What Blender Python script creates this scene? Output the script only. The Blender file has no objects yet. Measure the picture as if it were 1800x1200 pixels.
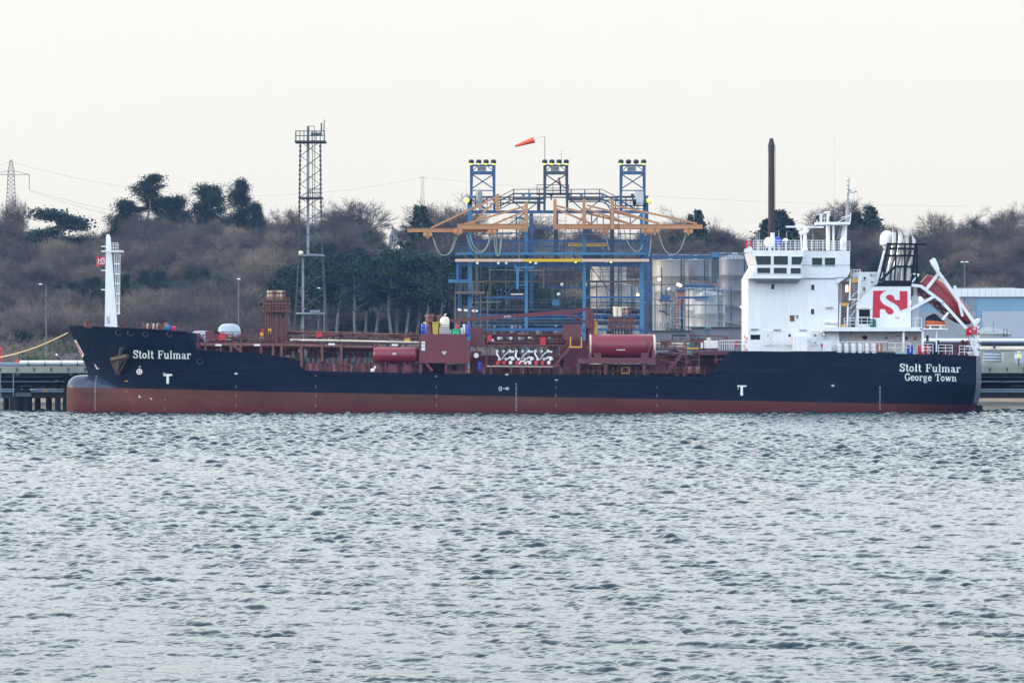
import bpy, bmesh, math, random
import numpy as np
from mathutils import Vector, Matrix
R = math.radians
HAZE = 0.00009
scene = bpy.context.scene
COL = scene.collection
F = 6666.667          # focal length in photograph pixels (1800 wide)
HC, YH = 5.0, 644.0   # camera height, horizon row
# ------------------------------------------------------------ camera
cd = bpy.data.cameras.new('camera'); cam = bpy.data.objects.new('camera', cd); COL.objects.link(cam)
cam.location = (0, 0, HC); cam.rotation_euler = (R(90), 0, 0)
cd.sensor_width = 36; cd.lens = F / 1800 * 36; cd.shift_y = (YH - 600) / 1800
cd.clip_start = 1; cd.clip_end = 20000
scene.camera = cam
# ------------------------------------------------------------ sky
SUN_EL, SUN_AZ = R(13), R(-93)     # azimuth from +Y towards +X: the sun stands left and behind the camera
w = bpy.data.worlds.new('World'); scene.world = w; w.use_nodes = True
nt = w.node_tree; nt.nodes.clear()
N = nt.nodes.new; Lk = nt.links.new
sky = N('ShaderNodeTexSky'); sky.sky_type = 'NISHITA'; sky.sun_disc = False
sky.sun_elevation = SUN_EL; sky.sun_rotation = SUN_AZ; sky.dust_density = 2.0; sky.air_density = 1.2
b1 = N('ShaderNodeBackground'); b1.inputs[1].default_value = 0.05
Lk(sky.outputs[0], b1.inputs[0])
tc = N('ShaderNodeTexCoord'); sp = N('ShaderNodeSeparateXYZ'); Lk(tc.outputs['Generated'], sp.inputs[0])
rp = N('ShaderNodeValToRGB'); Lk(sp.outputs[2], rp.inputs[0])
e = rp.color_ramp.elements
e[0].position = 0.0; e[0].color = (0.86, 0.835, 0.80, 1)
e[1].position = 1.0; e[1].color = (1.1, 1.2, 1.32, 1)
k = e.new(0.06); k.color = (0.87, 0.855, 0.825, 1)
k = e.new(0.115); k.color = (0.87, 0.86, 0.835, 1)
k = e.new(0.15); k.color = (1.42, 1.51, 1.52, 1)
k = e.new(0.3); k.color = (1.95, 2.06, 2.10, 1)
k = e.new(0.5); k.color = (1.75, 1.80, 1.82, 1)
mr = N('ShaderNodeMapRange'); Lk(sp.outputs[1], mr.inputs[0])
mr.inputs[1].default_value = 0.75; mr.inputs[2].default_value = -0.8
mr.inputs[3].default_value = 1.0; mr.inputs[4].default_value = 1.38
cn = N('ShaderNodeTexNoise'); cn.inputs['Scale'].default_value = 2.2; cn.inputs['Detail'].default_value = 5
mp = N('ShaderNodeMapping'); mp.inputs['Scale'].default_value = (1, 1, 3.5); Lk(tc.outputs['Generated'], mp.inputs[0]); Lk(mp.outputs[0], cn.inputs[0])
cr = N('ShaderNodeMapRange'); Lk(cn.outputs[0], cr.inputs[0]); cr.inputs[3].default_value = 0.96; cr.inputs[4].default_value = 1.04
m1 = N('ShaderNodeMath'); m1.operation = 'MULTIPLY'; Lk(mr.outputs[0], m1.inputs[0]); Lk(cr.outputs[0], m1.inputs[1])
tn = N('ShaderNodeMix'); tn.data_type = 'RGBA'; tn.blend_type = 'MULTIPLY'; tn.inputs[0].default_value = 1; Lk(rp.outputs[0], tn.inputs[6])
r3 = N('ShaderNodeValToRGB'); Lk(sp.outputs[1], r3.inputs[0]); r3.color_ramp.elements[0].color = (.86, .96, 1.10, 1); r3.color_ramp.elements[1].color = (1, 1, 1, 1); r3.color_ramp.elements[1].position = .5
Lk(r3.outputs[0], tn.inputs[7]); Lk(tn.outputs[2], (b2 := N('ShaderNodeBackground')).inputs[0]); Lk(m1.outputs[0], b2.inputs[1])
ad = N('ShaderNodeAddShader'); Lk(b1.outputs[0], ad.inputs[0]); Lk(b2.outputs[0], ad.inputs[1])
wo = N('ShaderNodeOutputWorld'); Lk(ad.outputs[0], wo.inputs[0])
# ------------------------------------------------------------ sun
sl = bpy.data.lights.new('sun', 'SUN'); sl.energy = 2.4; sl.angle = R(10); sl.color = (1.0, 0.86, 0.68)
so = bpy.data.objects.new('sun', sl); COL.objects.link(so)
sd = Vector((math.sin(SUN_AZ) * math.cos(SUN_EL), math.cos(SUN_AZ) * math.cos(SUN_EL), math.sin(SUN_EL)))
so.rotation_euler = (-sd).to_track_quat('-Z', 'Y').to_euler(); so.location = sd * 500
vs = scene.view_settings; scene.display_settings.display_device = 'sRGB'
vs.view_transform = 'Standard'; vs.look = 'None'; vs.exposure = 0; vs.gamma = 1; vs.use_curve_mapping = False
cy = scene.cycles
cy.max_bounces = 5; cy.diffuse_bounces = 2; cy.glossy_bounces = 3; cy.transmission_bounces = 3
cy.transparent_max_bounces = 8; cy.volume_bounces = 0; cy.use_denoising = True
cy.caustics_reflective = False; cy.caustics_refractive = False

# ------------------------------------------------------------ materials
def s2l(c):
    return tuple((v/255/12.92 if v/255 <= .04045 else ((v/255+.055)/1.055)**2.4) for v in c)
MATS = {}
def M(name, col, rough=.55, metal=0.0, var=.18, scale=.6, stretch=(1, 1, 1), col2=None, amt2=.5, bump=0, emit=0, coat=0, spec=.5):
    """weathered surface: a base colour with broad mottling and patches of a second colour"""
    m = bpy.data.materials.new(name); m.use_nodes = True; t = m.node_tree; n = t.nodes; l = t.links
    p = n['Principled BSDF']; p.inputs['Roughness'].default_value = rough; p.inputs['Metallic'].default_value = metal
    p.inputs['Specular IOR Level'].default_value = spec
    g = n.new('ShaderNodeNewGeometry'); mp = n.new('ShaderNodeMapping'); mp.inputs['Scale'].default_value = stretch
    l.new(g.outputs['Position'], mp.inputs[0])
    nz = n.new('ShaderNodeTexNoise'); nz.inputs['Scale'].default_value = scale; nz.inputs['Detail'].default_value = 6
    nz.inputs['Roughness'].default_value = .65; l.new(mp.outputs[0], nz.inputs[0])
    mr = n.new('ShaderNodeMapRange'); mr.inputs[1].default_value = .3; mr.inputs[2].default_value = .7
    l.new(nz.outputs[0], mr.inputs[0])
    mx = n.new('ShaderNodeMix'); mx.data_type = 'RGBA'; l.new(mr.outputs[0], mx.inputs[0])
    mx.inputs[6].default_value = (*[c*(1-var) for c in col], 1); mx.inputs[7].default_value = (*[min(1, c*(1+var)) for c in col], 1)
    out = mx.outputs[2]
    if col2:
        n2 = n.new('ShaderNodeTexNoise'); n2.inputs['Scale'].default_value = scale*3.1; n2.inputs['Detail'].default_value = 8
        n2.inputs['Roughness'].default_value = .75; l.new(mp.outputs[0], n2.inputs[0])
        r2 = n.new('ShaderNodeMapRange'); r2.inputs[1].default_value = .52; r2.inputs[2].default_value = .68; r2.inputs[4].default_value = amt2
        l.new(n2.outputs[0], r2.inputs[0])
        m2 = n.new('ShaderNodeMix'); m2.data_type = 'RGBA'; l.new(r2.outputs[0], m2.inputs[0]); l.new(out, m2.inputs[6])
        m2.inputs[7].default_value = (*col2, 1); out = m2.outputs[2]
    l.new(out, p.inputs['Base Color'])
    if bump:
        bp = n.new('ShaderNodeBump'); bp.inputs['Strength'].default_value = bump; bp.inputs['Distance'].default_value = .1
        l.new(nz.outputs[0], bp.inputs['Height']); l.new(bp.outputs[0], p.inputs['Normal'])
    if emit:
        p.inputs['Emission Color'].default_value = (*col, 1); p.inputs['Emission Strength'].default_value = emit
    MATS[name] = m; return m

# ------------------------------------------------------------ mesh helpers
def X(px, Y): return (px - 900) * Y / F
def Z(py, Y): return HC - (py - YH) * Y / F
def P(px, py, Y): return Vector((X(px, Y), Y, Z(py, Y)))
class MB:
    def __init__(s): s.v = []; s.f = []; s.c = []
    def add(s, vs, fs):
        o = len(s.v); s.c.append((o, len(s.f))); s.v += [tuple(a) for a in vs]; s.f += [tuple(i+o for i in f) for f in fs]; return s
    def box(s, x0, x1, y0, y1, z0, z1):
        return s.add([(x0,y0,z0),(x1,y0,z0),(x1,y1,z0),(x0,y1,z0),(x0,y0,z1),(x1,y0,z1),(x1,y1,z1),(x0,y1,z1)],
                     [(0,3,2,1),(4,5,6,7),(0,1,5,4),(1,2,6,5),(2,3,7,6),(3,0,4,7)])
    def pb(s, px0, py0, px1, py1, Y, d):      # box whose front face covers this part of the view when it stands at depth Y
        return s.box(X(px0,Y), X(px1,Y), Y, Y+d, Z(py1,Y), Z(py0,Y))
    def bar(s, a, b, w, h=None):
        a = Vector(a); b = Vector(b); h = h or w; d = b-a
        if d.length < 1e-6: return s
        d.normalize(); up = Vector((0,0,1)) if abs(d.z) < .95 else Vector((0,1,0))
        sx = d.cross(up).normalized()*w/2; sz = d.cross(sx).normalized()*h/2
        vs = [p+i*sx+j*sz for p in (a,b) for i,j in ((-1,-1),(1,-1),(1,1),(-1,1))]
        return s.add(vs, [(0,1,2,3),(7,6,5,4),(0,4,5,1),(1,5,6,2),(2,6,7,3),(3,7,4,0)])
    def tube(s, a, b, r, r2=None, n=8):
        a = Vector(a); b = Vector(b); r2 = r if r2 is None else r2; d = b-a
        if d.length < 1e-6: return s
        d.normalize(); up = Vector((0,0,1)) if abs(d.z) < .95 else Vector((0,1,0))
        u = d.cross(up).normalized(); q = d.cross(u)
        vs = [c + (u*math.cos(2*math.pi*i/n)+q*math.sin(2*math.pi*i/n))*rr for c,rr in ((a,r),(b,r2)) for i in range(n)]
        return s.add(vs, [(i,(i+1)%n,n+(i+1)%n,n+i) for i in range(n)] + [tuple(range(n))[::-1], tuple(range(n,2*n))])
    def path(s, pts, r, n=6):
        for a, b in zip(pts, pts[1:]): s.tube(a, b, r, n=n)
        return s
    def prism(s, pts, y0, y1):                # polygon in XZ pushed from y0 to y1
        n = len(pts); vs = [(x,y0,z) for x,z in pts] + [(x,y1,z) for x,z in pts]
        return s.add(vs, [tuple(range(n)), tuple(range(n,2*n))[::-1]] + [(i,n+i,n+(i+1)%n,(i+1)%n) for i in range(n)])
    def pprism(s, pts, Y, d): return s.prism([(X(a,Y), Z(b,Y)) for a,b in pts], Y, Y+d)
    def lathe(s, prof, c, axis='z', n=20):    # prof: (radius, distance along the axis)
        c = Vector(c); vs = []
        for r, h in prof:
            for i in range(n):
                a = 2*math.pi*i/n; ca, sa = r*math.cos(a), r*math.sin(a)
                vs.append(c + Vector({'z':(ca,sa,h),'x':(h,ca,sa),'y':(ca,h,sa)}[axis]))
        fs = [(k*n+i, k*n+(i+1)%n, (k+1)*n+(i+1)%n, (k+1)*n+i) for k in range(len(prof)-1) for i in range(n)]
        fs += [tuple(range(n)), tuple(range((len(prof)-1)*n, len(prof)*n))]
        return s.add(vs, fs)
    def ball(s, c, r, rz=None, n=14, lo=-90):
        rz = rz or r; k = 8
        return s.lathe([(max(.001, r*math.cos(R(lo+(90-lo)*i/k))), rz*math.sin(R(lo+(90-lo)*i/k))) for i in range(k+1)], c, 'z', n)
    def pieces(s):
        """groups of primitives that stand far apart from each other"""
        c = s.c + [(len(s.v), len(s.f))]; n = len(s.c); bb = []
        for i in range(n):
            vs = s.v[c[i][0]:c[i+1][0]]
            if not vs: return [list(range(n))]
            bb.append(([min(v[k] for v in vs) for k in range(3)], [max(v[k] for v in vs) for k in range(3)]))
        sz = [max(h[k]-l[k] for k in range(3)) for l, h in bb]; par = list(range(n))
        def find(i):
            while par[i] != i: par[i] = par[par[i]]; i = par[i]
            return i
        for i in range(n):
            for j in range(i+1, n):
                g = math.sqrt(sum(max(0, bb[i][0][k]-bb[j][1][k], bb[j][0][k]-bb[i][1][k])**2 for k in range(3)))
                if g <= max(.018, .49*max(sz[i], sz[j])): par[find(i)] = find(j)
        out = {}
        for i in range(n): out.setdefault(find(i), []).append(i)
        return sorted(out.values(), key=len, reverse=True)
    def build(s, name, mat, parent=None, smooth=False, fixn=True, sharp=38):
        if parent is not None and 1 < len(s.c) <= 260 and not any(k in name for k in ('crown','trunk','emblem','stencil','symbol')):
            ps = s.pieces()
            if len(ps) > 1:
                c = s.c + [(len(s.v), len(s.f))]; outs = []
                for p in ps:
                    q = MB()
                    for i in p: v0, f0 = c[i]; v1, f1 = c[i+1]; q.add(s.v[v0:v1], [tuple(k-v0 for k in f) for f in s.f[f0:f1]])
                    outs.append(q._build(name, mat, parent, smooth, fixn, sharp))
                return outs[0]
        return s._build(name, mat, parent, smooth, fixn, sharp)
    def _build(s, name, mat, parent=None, smooth=False, fixn=True, sharp=38):
        me = bpy.data.meshes.new(name)
        off = parent['_w'] if parent is not None and '_w' in parent else (0,0,0)
        vs = [(a-off[0], b-off[1], c-off[2]) for a,b,c in s.v] if any(off) else s.v
        me.from_pydata(vs, [], s.f)
        if fixn:
            bm = bmesh.new(); bm.from_mesh(me); bmesh.ops.recalc_face_normals(bm, faces=bm.faces); bm.to_mesh(me); bm.free()
        me.materials.append(MATS[mat] if isinstance(mat, str) else mat)
        if smooth: me.shade_smooth(); me.set_sharp_from_angle(angle=R(sharp))
        o = bpy.data.objects.new(name, me); COL.objects.link(o)
        if parent is not None: o.parent = parent; o['_w'] = list(off)
        return o
def split_build(mb, per, name, mat, parent, smooth=False):
    """every `per` primitives become one part of their own"""
    out = []; c = mb.c + [(len(mb.v), len(mb.f))]
    for i in range(0, len(mb.c), per):
        (v0, f0), (v1, f1) = c[i], c[min(i+per, len(mb.c))]
        q = MB(); q.v = mb.v[v0:v1]; q.f = [tuple(k-v0 for k in f) for f in mb.f[f0:f1]]; out.append(q.build(name, mat, parent, smooth))
    return out
ALL_TMP = []
def thing(name, label, cat, loc=(0,0,0), group=None):
    """an Empty at the base of a thing; parts built under it are given in world coordinates"""
    o = bpy.data.objects.new(name, None); COL.objects.link(o); o.location = loc; o['_w'] = list(map(float, loc))
    o.empty_display_size = .5
    return tag(o, label, cat, group)
def tag(o, label=None, cat=None, group=None, kind=None):
    if label: o['label'] = label
    if cat: o['category'] = cat
    if group: o['group'] = group
    if kind: o['kind'] = kind
    return o
def single(mb, name, mat, label, cat, group=None, smooth=False):
    """a thing that is one mesh, its origin moved to its own base"""
    xs = [v[0] for v in mb.v]; ys = [v[1] for v in mb.v]; zs = [v[2] for v in mb.v]
    c = ((min(xs)+max(xs))/2, (min(ys)+max(ys))/2, min(zs))
    mb.v = [(a-c[0], b-c[1], d-c[2]) for a,b,d in mb.v]
    o = mb.build(name, mat, None, smooth); o.location = c
    return tag(o, label, cat, group)
def copy_tree(o, loc=None, rz=0, scl=None, parent=None):
    c = o.copy(); COL.objects.link(c); c.parent = parent
    if loc is not None: c.location = loc
    if parent is None and rz: c.rotation_euler = (0, 0, rz)
    if scl is not None: c.scale = (scl,)*3 if not hasattr(scl, '__len__') else scl
    for ch in list(o.children):
        copy_tree(ch, parent=c)
    return c
rnd = random.Random(7)
def interp(x, pts):
    if x <= pts[0][0]: return pts[0][1]
    for (a, u), (b, v) in zip(pts, pts[1:]):
        if x <= b: return u + (v-u)*(x-a)/(b-a)
    return pts[-1][1]
# ------------------------------------------------------------ the paints and surfaces of the place
M('white_paint', (.74,.755,.77), .4, var=.06, scale=.7, col2=(.45,.36,.27), amt2=.22, stretch=(1.6,1.6,.22))
M('white_shade', (.70,.70,.68), .5, var=.06, scale=1.2, col2=(.5,.4,.3), amt2=.2)
M('cream_paint', (.68,.62,.5), .5, var=.08)
M('deck_red', (.110,.022,.030), .5, var=.2, scale=1.5, col2=(.22,.09,.06), amt2=.45)
M('tank_red', (.185,.012,.028), .3, var=.1, scale=1.2, col2=(.28,.09,.08), amt2=.2)
M('house_red', (.135,.018,.030), .45, var=.12, scale=1.0, col2=(.25,.09,.07), amt2=.35, stretch=(1,1,.4))
M('pipe_rust', (.135,.042,.032), .55, var=.25, scale=2, col2=(.30,.16,.12), amt2=.35)
M('signal_red', (.55,.02,.03), .4, var=.08)
M('dark_steel', (.018,.022,.028), .5, var=.2, spec=.25)
M('black_paint', (.005,.008,.014), .5, var=.1, spec=.12)
M('grey_steel', (.28,.30,.32), .45, .2, var=.15)
M('bright_steel', (.62,.62,.6), .28, .9, var=.1, scale=2)
M('glass', (.012,.028,.030), .08, var=.3, scale=2, spec=.35)
M('yellow_paint', (.62,.33,.015), .45, var=.12)
M('orange_paint', (.58,.12,.02), .45, var=.2, scale=3)
M('blue_plastic', (.01,.05,.45), .4, var=.15)
M('green_plastic', (.03,.42,.18), .4, var=.15)
M('teal_plastic', (.01,.12,.13), .4, var=.15)
M('yellow_plastic', (.55,.42,.06), .45, var=.15)
M('boat_red', (.27,.008,.013), .4, var=.15, scale=1.4, col2=(.4,.15,.12), amt2=.15)
M('rope', (.55,.42,.24), .9, var=.15, scale=4)
M('logo_red', (.50,.008,.03), .4, var=.05)
M('letter_white', (.74,.76,.74), .5, var=.06, scale=2, col2=(.3,.32,.36), amt2=.35)
M('gantry_blue', (.014,.075,.20), .45, var=.2, scale=1.0, col2=(.10,.13,.16), amt2=.5)
M('gantry_light_blue', (.032,.155,.31), .45, var=.15, scale=1.2, col2=(.13,.16,.18), amt2=.3)
M('gantry_dark', (.03,.045,.07), .5, var=.3, scale=1.0)
M('gantry_brown', (.10,.085,.07), .6, var=.2, col2=(.2,.13,.08))
M('jib_ochre', (.43,.205,.085), .5, var=.12, scale=1.0, col2=(.3,.17,.1), amt2=.45)
M('pale_pink', (.62,.42,.32), .5, var=.06)
M('deep_yellow', (.66,.38,.01), .5, var=.06)
M('hose_green', (.22,.27,.22), .6, var=.1)
M('sodium_lamp', (.8,1.0,.12), .4, var=.02, emit=1.3)
M('warm_lamp', (1.0,.62,.28), .4, var=.02, emit=2.5)
M('white_lamp', (1.0,.95,.85), .4, var=.02, emit=2.0)
M('chimney_maroon', (.020,.008,.009), .6, var=.15, scale=.5)
M('galvanised', (.22,.25,.27), .5, .3, var=.2, scale=1.0)
M('tower_grey', (.05,.055,.06), .55, .2, var=.25, scale=1.0)
M('tank_cream', (.235,.215,.19), .42, var=.16, scale=.25, stretch=(1.6,1.6,.25), col2=(.28,.26,.24), amt2=.4)
M('tank_steel', (.14,.15,.175), .5, .2, var=.25, scale=.3, stretch=(2.2,2.2,.15), col2=(.2,.19,.18), amt2=.35)
M('tank_white', (.25,.27,.285), .45, var=.1, scale=.3, col2=(.35,.33,.3), amt2=.35)
M('brick_rust', (.30,.13,.09), .8, var=.2)
M('silo_dark', (.045,.055,.075), .6, var=.2)
M('concrete', (.27,.28,.25), .85, var=.18, scale=.5, col2=(.13,.13,.11), amt2=.5, stretch=(1,1,.5))
M('concrete_dark', (.07,.078,.08), .9, var=.25, scale=.5)
M('pile_dark', (.008,.010,.014), .7, var=.3, spec=.1)
M('pipe_white', (.74,.74,.73), .4, var=.05)
M('pipe_bluegrey', (.17,.23,.28), .45, var=.12)
M('shed_white', (.72,.74,.74), .5, var=.05, scale=.2)
M('shed_blue', (.16,.30,.42), .5, var=.06, scale=.2)
M('shed_pale', (.36,.40,.46), .55, var=.05, scale=.2)
M('roof_slate', (.09,.08,.085), .8, var=.2)
M('house_render', (.27,.28,.31), .8, var=.08)
M('windsock', (.75,.10,.03), .7, var=.08)
M('skin', (.45,.26,.18), .6, var=.05)
M('overalls_navy', (.02,.03,.06), .8, var=.2)
M('overalls_red', (.5,.04,.03), .8, var=.15)
M('hi_vis', (.7,.75,.05), .7, var=.1)
M('mud', (.20,.15,.10), .9, var=.25, scale=.3)
M('bark', (.11,.09,.075), .9, var=.3, scale=1.5)
M('pine_bark', (.16,.155,.16), .9, var=.3, scale=1.5)
def leafmat(name, a, b, c, scale=.12):
    m = bpy.data.materials.new(name); m.use_nodes = True; n = m.node_tree.nodes; l = m.node_tree.links
    p = n['Principled BSDF']; p.inputs['Roughness'].default_value = .85; p.inputs['Specular IOR Level'].default_value = .15
    g = n.new('ShaderNodeNewGeometry'); oi = n.new('ShaderNodeObjectInfo')
    nz = n.new('ShaderNodeTexNoise'); nz.inputs['Scale'].default_value = scale; nz.inputs['Detail'].default_value = 5; l.new(g.outputs['Position'], nz.inputs[0])
    ad = n.new('ShaderNodeMath'); ad.operation = 'MULTIPLY_ADD'; l.new(oi.outputs['Random'], ad.inputs[0]); ad.inputs[1].default_value = .30; l.new(nz.outputs[0], ad.inputs[2])
    at = n.new('ShaderNodeAttribute'); at.attribute_type = 'INSTANCER'; at.attribute_name = 'tone'; a2 = n.new('ShaderNodeMath'); a2.operation = 'ADD'; l.new(ad.outputs[0], a2.inputs[0]); l.new(at.outputs['Fac'], a2.inputs[1]); ad = a2
    cr = n.new('ShaderNodeValToRGB'); l.new(ad.outputs[0], cr.inputs[0])
    e = cr.color_ramp.elements; e[0].position = .42; e[0].color = (*a, 1); e[1].position = 1.0; e[1].color = (*c, 1)
    k = e.new(.7); k.color = (*b, 1)
    l.new(cr.outputs[0], p.inputs['Base Color'])
    MATS[name] = m; return m
leafmat('twigs', (.058,.053,.055), (.104,.086,.078), (.21,.175,.13))
leafmat('twigs_pink', (.13,.10,.10), (.19,.14,.135), (.23,.19,.16))
leafmat('needles', (.013,.030,.030), (.022,.045,.036), (.045,.072,.04), .3)
leafmat('ivy_leaves', (.03,.06,.03), (.05,.085,.04), (.10,.13,.05), .3)

# hull topsides: dark navy with plate seams, long scuffs and faded patches
def hull_mat(name, c0, c1, c2, rough, lower=None):
    m = bpy.data.materials.new(name); m.use_nodes = True; n = m.node_tree.nodes; l = m.node_tree.links
    p = n['Principled BSDF']; p.inputs['Roughness'].default_value = rough; p.inputs['Specular IOR Level'].default_value = .07
    g = n.new('ShaderNodeNewGeometry')
    def noise(sc, st, d=6, r=.6):
        mp = n.new('ShaderNodeMapping'); mp.inputs['Scale'].default_value = st; l.new(g.outputs['Position'], mp.inputs[0])
        z = n.new('ShaderNodeTexNoise'); z.inputs['Scale'].default_value = sc; z.inputs['Detail'].default_value = d; z.inputs['Roughness'].default_value = r
        l.new(mp.outputs[0], z.inputs[0]); return z.outputs[0]
    def rng(src, a, b, lo=0, hi=1):
        q = n.new('ShaderNodeMapRange'); l.new(src, q.inputs[0]); q.inputs[1].default_value = a; q.inputs[2].default_value = b
        q.inputs[3].default_value = lo; q.inputs[4].default_value = hi; return q.outputs[0]
    def mix(f, a, b):
        q = n.new('ShaderNodeMix'); q.data_type = 'RGBA'; l.new(f, q.inputs[0])
        for s_, v in ((6, a), (7, b)):
            if isinstance(v, tuple): q.inputs[s_].default_value = (*v, 1)
            else: l.new(v, q.inputs[s_])
        return q.outputs[2]
    a = mix(rng(noise(.16, (1, 1, 1.6)), .35, .65), c0, c1)
    a = mix(rng(noise(.9, (.22, .22, 1.8), 9, .75), .54, .72, 0, .6), a, c2)
    a = mix(rng(noise(1.1, (2.2, 2.2, .12), 7, .7), .60, .74, 0, .35), a, c2)
    a = mix(rng(noise(.8, (2.6, 2.6, .10), 8, .75), .63, .76, 0, .5), a, (.09, .045, .025))
    if lower:
        sz = n.new('ShaderNodeSeparateXYZ'); l.new(g.outputs['Position'], sz.inputs[0])
        wv = n.new('ShaderNodeMath'); wv.operation = 'MULTIPLY_ADD'; l.new(noise(.12, (1, 1, 1), 5, .7), wv.inputs[0]); wv.inputs[1].default_value = 1.3; l.new(sz.outputs[2], wv.inputs[2])
        x2 = n.new('ShaderNodeMath'); x2.operation = 'MULTIPLY_ADD'; l.new(sz.outputs[0], x2.inputs[0]); x2.inputs[1].default_value = -.004; l.new(wv.outputs[0], x2.inputs[2])
        a = mix(rng(x2.outputs[0], 2.15, .95), a, lower)
        a = mix(rng(sz.outputs[2], .28, .05, 0, .75), a, (.05, .02, .02))
    # welded plate seams
    bk = n.new('ShaderNodeTexBrick'); bk.inputs['Scale'].default_value = 1; bk.inputs['Brick Width'].default_value = 7.5; bk.inputs['Row Height'].default_value = 2.1
    bk.inputs['Mortar Size'].default_value = .03; bk.inputs['Mortar Smooth'].default_value = .6
    cb = n.new('ShaderNodeCombineXYZ'); sx = n.new('ShaderNodeSeparateXYZ'); l.new(g.outputs['Position'], sx.inputs[0]); l.new(sx.outputs[0], cb.inputs[0]); l.new(sx.outputs[2], cb.inputs[1]); l.new(cb.outputs[0], bk.inputs[0])
    ax = n.new('ShaderNodeMath'); ax.operation = 'MULTIPLY_ADD'; l.new(bk.outputs['Fac'], ax.inputs[0]); ax.inputs[1].default_value = -.5; l.new(noise(.45, (1, 1, 1), 3), ax.inputs[2])
    bp = n.new('ShaderNodeBump'); bp.inputs['Strength'].default_value = .8; bp.inputs['Distance'].default_value = .12; l.new(ax.outputs[0], bp.inputs['Height'])
    l.new(bp.outputs[0], p.inputs['Normal']); l.new(a, p.inputs['Base Color'])
    MATS[name] = m
hull_mat('hull_navy', (.0025,.007,.018), (.0045,.011,.026), (.02,.028,.04), .4)
hull_mat('hull_red', (.125,.047,.033), (.078,.033,.027), (.14,.08,.06), .6, lower=(.09,.017,.018))

M('weed_rock', (.03,.035,.03), .8, var=.4, scale=1.5)
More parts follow.
